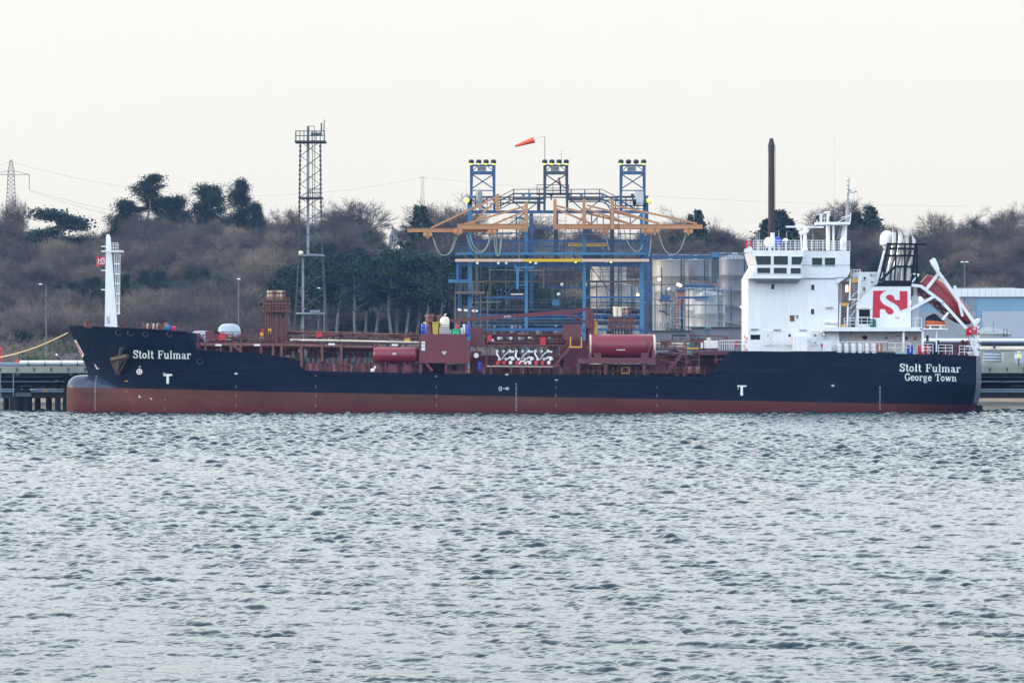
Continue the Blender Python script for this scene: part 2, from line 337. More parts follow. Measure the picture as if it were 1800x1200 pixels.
# ------------------------------------------------------------ water: real waves, one sheet, denser where it is near
SLOPE = .245
def make_water():
    rs = np.random.RandomState(3); f4 = np.float32
    step = lambda q: np.where(q < 430, np.maximum(.026, .00056*q), 3.0)
    d = [46.0]
    while d[-1] < 640: d.append(d[-1] + float(step(d[-1])))
    d = np.array(d)
    inner = np.tan(np.linspace(-R(8.2), R(8.2), 1150)); outer = np.tan(np.concatenate([R(8.2) + np.linspace(.0033, 1, 300)*R(11.8), R(20) + np.linspace(.02, 1, 30)**1.3*R(50)]))
    t = np.concatenate([-outer[::-1], inner, outer])
    YY, TT = np.meshgrid(d, t, indexing='ij'); x0, y0 = (YY*TT).ravel().astype(f4), YY.ravel().astype(f4); del YY, TT
    z = np.zeros_like(x0); dx = np.zeros_like(x0); dy = np.zeros_like(x0)
    # gusts and loose groups, on a coarse sampling of the same sheet
    def field(n_, l0, l1, sd_, st=(1, 1)):
        q = np.random.RandomState(sd_); g = np.zeros_like(x0)
        for _ in range(n_):
            L_ = q.uniform(l0, l1); a_ = q.uniform(0, 6.28); g += np.sin(f4(6.283/L_*math.cos(a_)*st[0])*x0 + f4(6.283/L_*math.sin(a_)*st[1])*y0 + f4(q.uniform(0, 6.28)))
        return g/math.sqrt(n_/2)
    gust = (.92 + .16*field(5, 25, 90, 5, (1, .35))) * (.86 + .30*np.clip(field(7, .9, 5, 9), -1.6, 1.9))
    K = 64
    lam = np.exp(np.linspace(np.log(.10), np.log(1.9), K)) * rs.uniform(.95, 1.05, K)
    head = R(242) + rs.normal(0, R(44), K)       # waves run to the left and a little towards the shore we stand on
    sl_ = lambda L_: (L_/.24)**(.30 if L_ < .24 else -.55)
    dsp = step(d); fd = lambda L_: np.clip((L_/dsp-2.2)/2.2, 0, 1)
    tot = sum((sl_(L_)*fd(L_))**2/2 for L_ in lam)
    nrm = SLOPE*(1+1.0*np.clip((d-65)/220, 0, 1))/np.sqrt(np.maximum(tot, .02))
    for L_, a_ in zip(lam, head):
        kx, ky = 2*np.pi/L_*math.cos(a_), 2*np.pi/L_*math.sin(a_)
        A = np.repeat((sl_(L_)*L_/(2*np.pi)*fd(L_)*nrm).astype(f4), len(t))*gust
        ph = ((kx*x0.astype(np.float64) + ky*y0) % (2*np.pi)).astype(f4) + f4(rs.uniform(0, 6.28)) + f4(.5)*np.sin(f4(1.1/L_**.5*math.sin(a_))*x0*f4(.6)+f4(rs.uniform(0, 6)))
        z += A*np.sin(ph); c_ = A*np.cos(ph); dx -= f4(1.1*math.cos(a_))*c_; dy -= f4(1.1*math.sin(a_))*c_
    v = np.stack([x0+dx, y0+dy, z], 1).astype(f4)
    nr, ncol = len(d), len(t)
    i = (np.arange(nr-1)[:, None]*ncol + np.arange(ncol-1)[None, :]).ravel()
    q = np.stack([i, i+1, i+ncol+1, i+ncol], 1).astype(np.int32)
    me = bpy.data.meshes.new('water'); me.vertices.add(len(v)); me.vertices.foreach_set('co', v.ravel())
    me.loops.add(q.size); me.loops.foreach_set('vertex_index', q.ravel())
    me.polygons.add(len(q)); me.polygons.foreach_set('loop_start', (np.arange(len(q))*4).astype(np.int32))
    me.update(); me.shade_smooth()
    m = bpy.data.materials.new('sea_water'); m.use_nodes = True; n = m.node_tree.nodes; l = m.node_tree.links
    p = n['Principled BSDF']; p.inputs['Base Color'].default_value = (.018, .045, .055, 1); p.inputs['Roughness'].default_value = .05
    p.inputs['IOR'].default_value = 1.33
    g = n.new('ShaderNodeNewGeometry')
    n0 = n.new('ShaderNodeTexNoise'); n0.inputs['Scale'].default_value = .03; n0.inputs['Detail'].default_value = 4; l.new(g.outputs['Position'], n0.inputs[0])
    mx = n.new('ShaderNodeMix'); mx.data_type = 'RGBA'; l.new(n0.outputs[0], mx.inputs[0])
    mx.inputs[6].default_value = (.004, .016, .036, 1); mx.inputs[7].default_value = (.007, .034, .034, 1); l.new(mx.outputs[2], p.inputs['Base Color'])
    mp = n.new('ShaderNodeMapping'); mp.inputs['Rotation'].default_value = (0, 0, R(25)); mp.inputs['Scale'].default_value = (1.0, 1.5, 1); l.new(g.outputs['Position'], mp.inputs[0])
    nz = n.new('ShaderNodeTexNoise'); nz.inputs['Scale'].default_value = 11; nz.inputs['Detail'].default_value = 5; nz.inputs['Roughness'].default_value = .62; l.new(mp.outputs[0], nz.inputs[0])
    bp = n.new('ShaderNodeBump'); bp.inputs['Strength'].default_value = .22; bp.inputs['Distance'].default_value = .03
    l.new(nz.outputs[0], bp.inputs['Height']); l.new(bp.outputs[0], p.inputs['Normal'])
    me.materials.append(m)
    o = bpy.data.objects.new('water', me); COL.objects.link(o); o['kind'] = 'structure'
    # the rest of the inlet, round and behind the place we stand, as a broad flat sheet
    bm_ = MB(); 
    def ring(x0, x1, y0, y1): bm_.add([(x0,y0,-.12),(x1,y0,-.12),(x1,y1,-.12),(x0,y1,-.12)], [(0,1,2,3)])
    ring(-1400, 1400, -700, 47.0); ring(-1400, -128, 47.0, 620); ring(128, 1400, 47.0, 620)
    tag(bm_.build('water', m, fixn=False), kind='structure')
make_water()

# ------------------------------------------------------------ land
SKYLINE = [(-900,385),(-400,378),(0,376),(40,378),(110,388),(180,378),(240,350),(300,350),(350,352),(420,352),(470,366),(520,366),(560,356),(600,352),(650,362),
           (672,380),(690,412),(720,414),(745,400),(790,372),(860,378),(1000,384),(1100,384),(1150,372),(1190,364),(1240,378),(1300,388),(1336,392),(1380,386),(1430,374),
           (1480,354),(1530,368),(1580,380),(1640,376),(1700,364),(1760,356),(1800,352),(2200,345),(2700,360)]
YR = 830.0
def hillz(x, y):
    """terrain: a low shore shelf, then a wooded bank whose crest follows the skyline"""
    px = 900 + x*F/max(y, 560)
    top = HC - (interp(px, SKYLINE) - YH)*YR/F - 10.5
    foot = interp(px, [(-800,590),(400,590),(560,600),(760,610),(1000,640),(1900,660),(2600,640)])
    u = (y - foot)/(YR - foot); u = max(0, min(1, u)); s = u*u*(3-2*u)*.55 + u*.45
    base = 1.6 + min(1, max(0, (y-505)/40))*1.6
    z = base + (top-base)*s + 1.1*math.sin(x*.05+y*.013)*u + .8*math.sin(x*.021-y*.04)*u
    if y > YR: z = base + (top-base) - (y-YR)*.02
    return z
def make_land():
    xs = np.linspace(-330, 330, 133); ys = np.concatenate([np.linspace(505, 1000, 80), [1150, 1500, 2200]])
    mb = MB(); nx = len(xs)
    for y in ys:
        for x in xs: mb.v.append((x*(y/505)**.8 if y > 505 else x, y, 0))
    mb.v = [(x, y, hillz(x, y)) for x, y, _ in mb.v]
    for j in range(len(ys)-1):
        for i in range(nx-1): mb.f.append((j*nx+i, j*nx+i+1, (j+1)*nx+i+1, (j+1)*nx+i))
    m = M('woodland_floor', (.07,.06,.045), .95, var=.3, scale=.06, col2=(.035,.045,.025), amt2=.7)
    tag(mb.build('ground', m, smooth=True, fixn=False), kind='structure')
    b = MB(); rs = random.Random(4)          # shore bank: mud and sand down to the water, stone above
    prof = [(498, -.8), (501, .34), (502.5, .85), (505.5, 1.62)]
    xs = [-330 + 660*i/220 for i in range(221)]
    for y, z in prof:
        for x in xs: b.v.append((x, y + rs.uniform(-.6, .6), z + rs.uniform(-.12, .12)))
    n = len(xs)
    for j, mt in enumerate(('weed_rock', 'mud', 'concrete_dark')):
        q = MB(); q.v = b.v[j*n:(j+2)*n]; q.f = [(i, i+1, n+i+1, n+i) for i in range(n-1)]
        tag(q.build('shore_bank', mt, smooth=True, fixn=False), kind='structure')
make_land()

# ------------------------------------------------------------ trees
def frame(d):
    d = d.normalized(); u = d.cross(Vector((0,0,1))) if abs(d.z) < .9 else d.cross(Vector((1,0,0)))
    u.normalize(); return u, d.cross(u)
def rdir(rs, d, ang):
    u, v = frame(d); a = rs.uniform(0, 6.283); return (d*math.cos(ang) + (u*math.cos(a)+v*math.sin(a))*math.sin(ang)).normalized()
def bare_meshes(seed, h=11.0, spread=.9, twigs=5, wtw=.075, upright=.25, trunkf=.28, lean=(0,0)):
    """trunk and limbs in one mesh, the fine branches of the crown in another"""
    rs = random.Random(seed); tr = MB(); cr = MB()
    def blade(a, b, w):
        d = b-a; s_ = Vector((rs.uniform(-1,1), rs.uniform(-1,1), rs.uniform(-.4,.4))).cross(d)
        if s_.length < 1e-4: return
        s_ = s_.normalized()*w/2; cr.add([a-s_, a+s_, b+s_*.25, b-s_*.25], [(0,1,2,3)])
    def grow(p, d, L, r, lev):
        segs = 3 if lev < 3 else 2; q = p; pts = [p]; dd = d
        for i in range(segs):
            dd = (dd + Vector((rs.uniform(-1,1), rs.uniform(-1,1), rs.uniform(-1,1)))*.16 + Vector((lean[0],lean[1],upright))*.12).normalized()
            nq = q + dd*L/segs
            if lev <= 1: tr.tube(q, nq, r*(1-.6*i/segs), r*(1-.6*(i+1)/segs), n=6)
            elif lev == 2: tr.tube(q, nq, r*(1-.7*i/segs), r*(1-.7*(i+1)/segs), n=4)
            else: blade(q, nq, max(wtw, r*1.6))
            q = nq; pts.append(q)
        if lev >= 4: return
        kids = [6, 6, 6, twigs][lev] if lev < 4 else 0
        for i in range(kids):
            t = (.35 if lev else .62) + (1-(.35 if lev else .62))*(i+.5)/kids
            f = t*segs; j = min(int(f), segs-1); b = pts[j].lerp(pts[j+1], f-j)
            nd = rdir(rs, dd if lev else Vector((0,0,1)), rs.uniform(.45, 1.0)*(spread if lev < 2 else 1.0))
            if lev == 0: nd = (nd + Vector((0,0,.25))).normalized()
            if nd.z < -.25: nd.z *= .4
            grow(b, nd, L*rs.uniform(.52, .80)*(1.25 if lev == 0 else 1), r*.5, lev+1)
    grow(Vector((0,0,-.4)), Vector((lean[0]*.3,lean[1]*.3,1)), h*.42, h*.022, 0)
    for i in range(3): grow(Vector((rs.uniform(-.3,.3)*h*.05,0,h*.3)), rdir(rs, Vector((0,0,1)), .5), h*.34, h*.012, 1)
    k = h/max(v[2] for v in cr.v)
    for m_ in (tr, cr): m_.v = [(a*k, b*k, c*k) for a,b,c in m_.v]
    return tr, cr
def clump(cr, rs, c, rx, rz, n, s):
    c = Vector(c)
    for _ in range(n):
        a = Vector((rs.gauss(0,1), rs.gauss(0,1), rs.gauss(0,1)))*.52
        p = c + Vector((a.x*rx, a.y*rx, a.z*rz))
        u = Vector((rs.gauss(0,1), rs.gauss(0,1), rs.gauss(0,.7))).normalized(); v = u.cross(Vector((rs.gauss(0,1), rs.gauss(0,1), rs.gauss(0,1)))).normalized()
        q = s*rs.uniform(.5, 1.2); cr.add([p-u*q, p+v*q*.5, p+u*q, p-v*q*.5], [(0,1,2,3)])
def pine_meshes(seed, h=15.0, crown=.38, width=.26, n=16, leaf=.24, ntri=150, flat=.45):
    rs = random.Random(seed); tr = MB(); cr = MB(); q = Vector((0,0,-.4)); pts = [q]
    for i in range(6):
        nq = Vector((rs.uniform(-.02,.02)*h, rs.uniform(-.02,.02)*h, h*.93*(i+1)/6)); tr.tube(q, nq, h*.020*(1-.13*i), h*.020*(1-.13*(i+1)), n=7); q = nq; pts.append(q)
    for i in range(n):
        t = (i+.5)/n; z0 = h*(1-crown + crown*.92*t); a = rs.uniform(0, 6.283)
        rr = width*h*(1.0-.65*t**1.6)*rs.uniform(.25, 1.0); r = h*.085*rs.uniform(.7, 1.35)
        c = Vector((rr*math.cos(a), rr*math.sin(a), z0+rs.uniform(0,.04)*h)); f = z0/(h*.93)*6; j = min(5, int(f)); b = pts[j].lerp(pts[j+1], min(1, f-j)); b.z -= h*.03
        tr.tube(b, c, h*.006, h*.002, n=4); clump(cr, rs, c, r, r*flat, ntri, leaf)
    clump(cr, rs, (0,0,h*.95), h*.09, h*.05, ntri, leaf)
    return tr, cr
def cone_meshes(seed, h=10.0, w=.3, n=46, leaf=.3, ragged=.25):
    rs = random.Random(seed); tr = MB(); cr = MB(); tr.tube((0,0,-.4), (0,0,h*.9), h*.018, h*.004, n=6)
    for i in range(n):
        t = i/(n-1); z0 = h*(.08+.88*t); rr = w*h*(1-t)**.75*(1+rs.uniform(-ragged, ragged)); 
        for k in range(3):
            a = rs.uniform(0, 6.283); r = max(.05*h, rr*.5); clump(cr, rs, (rr*.6*math.cos(a), rr*.6*math.sin(a), z0), r, r*.6, int(40+60*(1-t)), leaf)
    return tr, cr
def bush_meshes(seed, h=4.0, w=3.0, n=620, wtw=.034):
    rs = random.Random(seed); cr = MB(); tr = MB()
    for k in range(7):
        a = rs.uniform(0, 6.283); base = Vector((rs.uniform(-.5,.5)*w*.4, rs.uniform(-.5,.5)*w*.4, -.2)); d = Vector((math.cos(a)*.75, math.sin(a)*.75, 1)).normalized()
        tr.tube(base, base+d*h*.5, .04, .015, n=4)
        for i in range(n//7):
            t = rs.uniform(.15, .7); b = base+d*h*t*.9; e_ = b + rdir(rs, d, rs.uniform(.3, 1.2))*h*rs.uniform(.15, .34)
            for _ in range(4):
                f_ = b.lerp(e_, rs.random()); g_ = f_ + rdir(rs, d, rs.uniform(.2, 1.1))*h*rs.uniform(.06, .16)
                s_ = Vector((rs.uniform(-1,1), rs.uniform(-1,1), 0)).normalized()*wtw/2; cr.add([f_-s_, f_+s_, g_+s_*.3, g_-s_*.3], [(0,1,2,3)])
    return tr, cr
def tree(name, label, meshes, loc, crownmat='twigs', barkmat='bark', cat='tree', group=None, rz=0, scl=1.0):
    o = thing(name, label, cat, (0,0,0), group)
    meshes[0].build('trunk', barkmat, o, smooth=True, fixn=False); meshes[1].build('crown', crownmat, o, fixn=False)
    o.location = loc; o.rotation_euler = (0,0,rz); o.scale = (scl,)*3 if not hasattr(scl, '__len__') else scl
    return o
def on_hill(px, Y, dz=0): x = X(px, Y); return (x, Y, hillz(x, Y)+dz)
def seat(px, py_top, Y, h):   # a tree whose top reaches this row: its base, and the scale that keeps it on the ground
    x = X(px, Y); g = hillz(x, Y); return (x, Y, g), max(.4, (Z(py_top, Y)-g)/h)

def setprop(o, label, cat=None): o['label'] = label; return o
# four kinds of bare tree on the crest, first of each a prototype for the wood too
GB = 'bare trees standing out on the crest of the hill'
pA = bare_meshes(11, 12, .95, 9, .058, .2, lean=(-.1,0)); pB = bare_meshes(23, 12, 1.05, 9, .058, .1); pC = bare_meshes(37, 12, .75, 9, .055, .5); pD = bare_meshes(51, 12, .9, 9, .058, .3)
oak = [tree('bare_oak', 'broad bare oak with open spreading limbs above the tip of the long ochre jib', pB, (0,0,0), group=GB),
       tree('bare_oak', 'dense bare oak with wind-swept crown just right of the lattice floodlight tower', pA, (0,0,0), group=GB),
       tree('bare_poplar', 'pale upright bare tree in front of the near pylon at the left edge', pC, (0,0,0), 'twigs', group=GB),
       tree('bare_oak', 'rounded bare oak on the crest just behind the lattice floodlight tower', pD, (0,0,0), group=GB)]
for o, (px, py, Y, s) in zip(oak, [(778,330,815,1.25), (640,342,815,1.15), (36,345,830,.55), (592,344,822,1.05)]):
    loc, k = seat(px, py, Y, 12); o.location = loc; o.scale = (k*s, k*s, k)
for (i, px, py, Y, s, lab) in [
    (3, 816, 334, 822, 1.0, 'bare tree half hidden behind the left light mast of the blue gantry'),
    (1, 752, 345, 826, .8, 'thin bare tree right behind the dark conifer at the jib tip'),
    (0, 1190, 357, 815, 1.2, 'bare tree on the crest above the right jib arms'),
    (3, 1262, 374, 818, 1.0, 'low bare tree on the crest to the left of the chimney'),
    (1, 1482, 343, 822, 1.2, 'bare tree on the crest behind the bridge mast'),
    (2, 1444, 360, 825, 1.2, 'thin bare tree on the crest between chimney and bridge mast'),
    (0, 1712, 357, 815, 1.1, 'bare tree on the crest above the lifeboat davit'),
    (3, 1772, 346, 818, 1.2, 'tallest bare tree on the crest near the right edge'),
    (1, 1652, 366, 820, 1.0, 'bare tree on the crest above the funnel top'),
    (1, 500, 358, 820, 1.1, 'bare tree on the crest left of the lattice floodlight tower'),
    (0, 462, 366, 815, .9, 'low bare tree beside the dark evergreens on the crest'),
    (3, 8, 352, 815, 1.1, 'bare tree at the left edge below the near pylon'),
    (2, 940, 366, 824, 1.3, 'bare tree seen through the top frames of the blue gantry'),
    (3, 1042, 372, 822, 1.1, 'bare tree seen between the middle and right light masts'),
    (2, 22, 335, 835, .5, 'second pale upright bare tree in front of the near pylon')]:
    loc, k = seat(px, py, Y, 12); o = copy_tree(oak[i], loc, rnd.uniform(0, 6), (k*s, k*s, k)); o['label'] = lab

GE = 'dark evergreens standing out on the crest of the hill'
def cedar_meshes(seed, h=8.0, w=13.0):
    rs = random.Random(seed); tr = MB(); cr = MB(); tr.tube((0,0,-.4), (0,0,h*.85), .35, .15, n=7)
    for i in range(34):
        t = rs.random(); a = rs.uniform(0, 6.283); rr = w*.5*(1-.6*t)*rs.uniform(.4, 1.0); z0 = h*(.22+.7*t)
        c = Vector((rr*math.cos(a), rr*.6*math.sin(a), z0)); tr.tube((0,0,z0-.4), c, .09, .04, n=4); clump(cr, rs, c, 1.7, .42, 210, .22)
    return tr, cr
loc, k = seat(102, 362, 800, 8)
cedar = tree('cedar', 'wide dark cedar with flat layered branches below the near pylon', cedar_meshes(5), loc, 'needles', 'pine_bark', group=GE, scl=(k*.95,k,k))
loc, k = seat(262, 308, 800, 13)
pine0 = tree('scots_pine', 'tall umbrella-topped pine, highest evergreen on the crest left of the lattice tower', pine_meshes(8, 13, .48, .28, 30, .16, 380, .48), loc, 'needles', 'pine_bark', group=GE, scl=(k*1.1,k*1.1,k))
loc, k = seat(368, 325, 800, 12)
holm = tree('holm_oak', 'dark rounded evergreen with dense dome crown on the crest, third from the left', pine_meshes(19, 12, .85, .36, 64, .16, 380, .9), loc, 'needles', 'pine_bark', group=GE, scl=(k*1.15,k*1.15,k))
loc, k = seat(424, 314, 802, 13)
tree('scots_pine', 'dark evergreen with pointed ragged top right of the domed evergreen', pine_meshes(29, 13, .8, .30, 56, .16, 380, .8), loc, 'needles', 'pine_bark', group=GE, scl=(k*.85,k*.85,k))
for px, py, s, src, lab in [(222, 352, .95, holm, 'low dark evergreen at the left foot of the tall umbrella pine'), (305, 345, 1.0, holm, 'low dark evergreen at the right foot of the tall umbrella pine'),
                       (452, 358, .5, holm, 'small dark evergreen at the right end of the evergreen group')]:
    loc, k = seat(px, py, 797, 12); o = copy_tree(src, loc, rnd.uniform(0, 6), (k*s*1.25, k*s*1.25, k)); o['label'] = lab
loc, k = seat(740, 362, 780, 10)
con = tree('conifer', 'broad dark cone-shaped conifer behind the tip of the long ochre jib', cone_meshes(3, 10, .30, ragged=.5), loc, 'needles', 'pine_bark', group=GE, scl=(k*1.15,k*1.15,k))
for px, py, Y, s, lab in [(1370, 369, 790, .9, 'dark conifer on the crest right behind the maroon chimney'), (1350, 384, 792, .8, 'lower dark conifer left of the maroon chimney'),
                         (1228, 369, 800, .5, 'small pointed conifer on the crest above the right jib tip'), (1214, 377, 800, .45, 'small rounded conifer just left of the pointed one above the right jib'),
                         (1530, 362, 795, .75, 'dark conifer on the crest behind the bridge mast, pointed top'), (1506, 372, 795, .7, 'lower dark conifer beside the one behind the bridge mast'),
                         (1388, 384, 792, .7, 'lower dark conifer right of the maroon chimney')]:
    loc, k = seat(px, py, Y, 10); o = copy_tree(con, loc, rnd.uniform(0, 6), (k*s*1.75, k*s*1.75, k)); o['label'] = lab

# the grove of tall pines with bare trunks on the lower slope
GP = 'tall pines with bare trunks in the grove on the lower slope'
pv = [pine_meshes(100+i, 16, .45, .20, 20, .24, 200, .5) for i in range(3)]
spots = [(484,492,625,'leftmost pine of the grove, behind the rusty vent mast cluster'), (507,470,640,'pine of the grove just left of the lattice tower legs'),
         (532,462,632,'pine of the grove seen through the lattice tower'), (560,452,640,'pine of the grove just right of the lattice tower'),
         (596,446,628,'thick-trunked pine, first clear of the lattice tower'), (623,462,622,'pine with a low green tuft on its trunk, second right of the lattice tower'),
         (644,446,636,'third pine right of the lattice tower, slim straight trunk'), (664,452,632,'fourth pine right of the lattice tower'),
         (684,442,628,'fifth pine right of the lattice tower, above the red deck tank'), (700,440,640,'leaning pale-trunked pine above the red deck tank'),
         (717,450,630,'straight pale-trunked pine above the end of the red deck tank'), (736,455,636,'pine above the left edge of the maroon deckhouse'),
         (750,446,628,'pine above the blue plastic barrel'), (776,452,634,'pine left of the blue gantry legs'), (800,448,640,'pine beside the left legs of the blue gantry'),
         (838,452,645,'pine behind the left bay of the blue gantry'), (872,448,640,'pine behind the left bay of the blue gantry near its middle'), (905,454,645,'pine behind the middle column of the blue gantry')]
first = []
for i, (px, py, Y, lab) in enumerate(spots):
    loc, k = seat(px, py, Y, 16); k2 = min(k, 1.35)
    if i < 3: o = tree('scots_pine', lab, pv[i], loc, 'needles', 'pine_bark', group=GP, scl=(k2,k2,k)); first.append(o)
    else: o = copy_tree(first[i % 3], loc, rnd.uniform(0, 6), (k2,k2,k)); o['label'] = lab

# ------------------------------------------------------------ the wood as one mass: instances of the trees above on the slope
def make_wood():
    rs = random.Random(12); pts = []; idx = []; rot = []; scl = []; tone = []
    def put(x, y, k, s, dz=-.3): tone.append(rs.gauss(0, .15) + .14*math.sin(x*.083+y*.031)*math.sin(y*.047-x*.02+1) + .10*max(0, 1-(y-600)/90)); pts.append((x, y, hillz(x, y)+dz)); idx.append(k); rot.append((0,0,rs.uniform(0, 6.28))); scl.append((s*rs.uniform(.85,1.2), s*rs.uniform(.85,1.2), s))
    y = 602.0
    while y < 850:
        half = y*.158; x = -half + rs.uniform(0, 4)
        while x < half + 6:
            px = 900 + x*F/y; xx = x + rs.uniform(-1.6, 1.6); yy = y + rs.uniform(-3.5, 3.5)
            foot = interp(px, [(0,600),(420,604),(560,650),(930,668),(1100,650),(1800,652)])
            if yy > foot and not (675 < px < 728 and yy > 795):
                g = math.sin(xx*.07+yy*.05)+math.sin(xx*.031-yy*.083+1.7)
                kind = rs.choice([0,1,2,3]); s = rs.uniform(.62, .95)
                if g < -.95 or rs.random() < .03: kind = 4; s = rs.uniform(.45, .62)
                if yy > 790: s *= .82
                if 560 < px < 1000 and yy < 740: kind = 4 if rs.random() < .55 else kind
                put(xx, yy, kind, s)
            x += rs.uniform(4.2, 6.2)
        y += 6.2
    # scrub at the foot of the wood and on the shore shelf
    y = 560.0
    while y < 656:
        half = y*.158; x = -half
        while x < half:
            px = 900 + x*F/y; lim = interp(px, [(0,652),(430,648),(560,622),(800,630),(1000,630),(1130,600)])
            if px < 1130 and y < lim and y > interp(px, [(0,566),(600,566),(820,600)]): put(x+rs.uniform(-1,1), y+rs.uniform(-2,2), 5 if rs.random() < .9 else 6, rs.uniform(.75, 1.35)*(1+.75*max(0, (y-575)/60)), -.1)
            x += rs.uniform(2.0, 3.4)
        y += 3.6
    me = bpy.data.meshes.new('wood'); me.from_pydata(pts, [], [])
    a = me.attributes.new('idx', 'INT', 'POINT'); a.data.foreach_set('value', idx)
    a = me.attributes.new('rot', 'FLOAT_VECTOR', 'POINT'); a.data.foreach_set('vector', [c for r in rot for c in r])
    a = me.attributes.new('scl', 'FLOAT_VECTOR', 'POINT'); a.data.foreach_set('vector', [c for r in scl for c in r])
    a = me.attributes.new('tone', 'FLOAT', 'POINT'); a.data.foreach_set('value', tone)
    o = bpy.data.objects.new('wood', me); COL.objects.link(o)
    tag(o, 'bare brown winter wood covering the whole hillside behind the jetty', 'wood', kind='stuff')
    ng = bpy.data.node_groups.new('wood_scatter', 'GeometryNodeTree')
    ng.interface.new_socket('Geometry', in_out='INPUT', socket_type='NodeSocketGeometry'); ng.interface.new_socket('Geometry', in_out='OUTPUT', socket_type='NodeSocketGeometry')
    gi = ng.nodes.new('NodeGroupInput'); go = ng.nodes.new('NodeGroupOutput'); jo = ng.nodes.new('GeometryNodeJoinGeometry')
    def attr(nm, tp):
        q = ng.nodes.new('GeometryNodeInputNamedAttribute'); q.data_type = tp; q.inputs[0].default_value = nm
        return [s_ for s_ in q.outputs if s_.enabled and s_.name == 'Attribute'][0]
    ai, ar, as_ = attr('idx', 'INT'), attr('rot', 'FLOAT_VECTOR'), attr('scl', 'FLOAT_VECTOR')
    e2r = ng.nodes.new('FunctionNodeEulerToRotation'); ng.links.new(ar, e2r.inputs[0])
    # shrubs are real bushes too: one of each stands in the scene
    for k, src in enumerate([oak[0], oak[1], oak[3], oak[2], holm, bush0, bush1]):
        j2 = ng.nodes.new('GeometryNodeJoinGeometry')
        for ch in src.children:
            oi = ng.nodes.new('GeometryNodeObjectInfo'); oi.inputs['Object'].default_value = ch; oi.transform_space = 'ORIGINAL'; ng.links.new(oi.outputs['Geometry'], j2.inputs[0])
        g2 = ng.nodes.new('GeometryNodeGeometryToInstance'); ng.links.new(j2.outputs[0], g2.inputs[0])
        cmp_ = ng.nodes.new('FunctionNodeCompare'); cmp_.data_type = 'INT'; cmp_.operation = 'EQUAL'; ng.links.new(ai, cmp_.inputs[2]); cmp_.inputs[3].default_value = k
        ip = ng.nodes.new('GeometryNodeInstanceOnPoints'); ng.links.new(gi.outputs[0], ip.inputs['Points']); ng.links.new(cmp_.outputs[0], ip.inputs['Selection'])
        ng.links.new(g2.outputs[0], ip.inputs['Instance']); ng.links.new(e2r.outputs[0], ip.inputs['Rotation']); ng.links.new(as_, ip.inputs['Scale']); ng.links.new(ip.outputs[0], jo.inputs[0])
    ng.links.new(jo.outputs[0], go.inputs[0])
    md = o.modifiers.new('scatter', 'NODES'); md.node_group = ng
GS = 'leafless shrubs at the foot of the hill'
bush0 = tree('shrub', 'pinkish leafless shrub at the foot of the hill under the mooring rope', bush_meshes(2, 4.5, 3.4), on_hill(30, 575), 'twigs_pink', cat='shrub', group=GS)
def green_bush(seed):
    rs = random.Random(seed); t, c = bush_meshes(seed, 3.4, 3.0, 200)
    for i in range(9): clump(c, rs, (rs.uniform(-1.2,1.2), rs.uniform(-1.2,1.2), rs.uniform(.5,2.6)), 1.0, .8, 90, .2)
    return t, c
bush1 = tree('shrub', 'dark green ivy-covered shrub at the foot of the hill under the mooring rope', green_bush(6), on_hill(52, 572), 'ivy_leaves', cat='shrub', group=GS)
make_wood()
# ============================================================ the tanker
ship = thing('tanker_ship', 'long chemical tanker with navy and rust-red hull and white superstructure at its stern', 'ship', (0, 408, 0))
def Zc(py): return Z(py, 408.0)
STEM = sorted([(Zc(py), X(px, 408)) for px, py in [(119,570),(133,602),(147,632),(154,652),(158,668),(160,690),(160,760)]])
TOPL = [(118,570.5),(160,573),(250,578),(330,583.5),(344,614),(360,616),(400,619),(460,622),(500,629),(522,634),(536,651),(600,653),(700,655),(840,657),(1000,658),(1150,660),(1243,662),(1282,617),(1330,617),(1450,619),(1600,622),(1714,625),(1728,625.5)]
PXST = [118.6,119.5,121,123,126,130,135,140,147,155,165,177,190,205,220,240,260,280,300,315,330,344,360,380,400,430,460,480,500,510,522,536,560,600,650,700,770,840,920,1000,1080,1150,1200,1243,1255,1268,1282,1330,1390,1450,1500,1540,1580,1620,1650,1680,1700,1714,1728]
XE = X(1728, 402.0); XS = X(119, 408)
def hbeam(x, z):
    st = interp(z, STEM); L = 25 - 11*min(1, max(0, z/9.5)); u = (x-st)/L
    if u <= 0: return 0
    h = 8*(1-(1-min(u,1))**2.3)
    t = max(0, (x-X(1500,401))/(X(1714,401)-X(1500,401)))
    a = .10 + .62*min(1, max(0, (3.2-z)/3.6))**1.3
    h *= 1 - a*min(1,t)**2.2
    if x > X(1714.5, 401): h -= 3.0*(x-X(1714.5,401))/(XE-X(1714.5,401))
    return max(.02, h)
def hull_y(x, z): return 408 - hbeam(x, z)
def ztop(px): return Z(interp(px, TOPL), 400.6)
def zboot(x): px = 900 + x*F/401; return Z(681 + (px-115)*31/1605, 401)
def sx_(px): return X(px, interp(px, [(118,408),(150,406),(200,404),(330,402),(420,400.8)]))
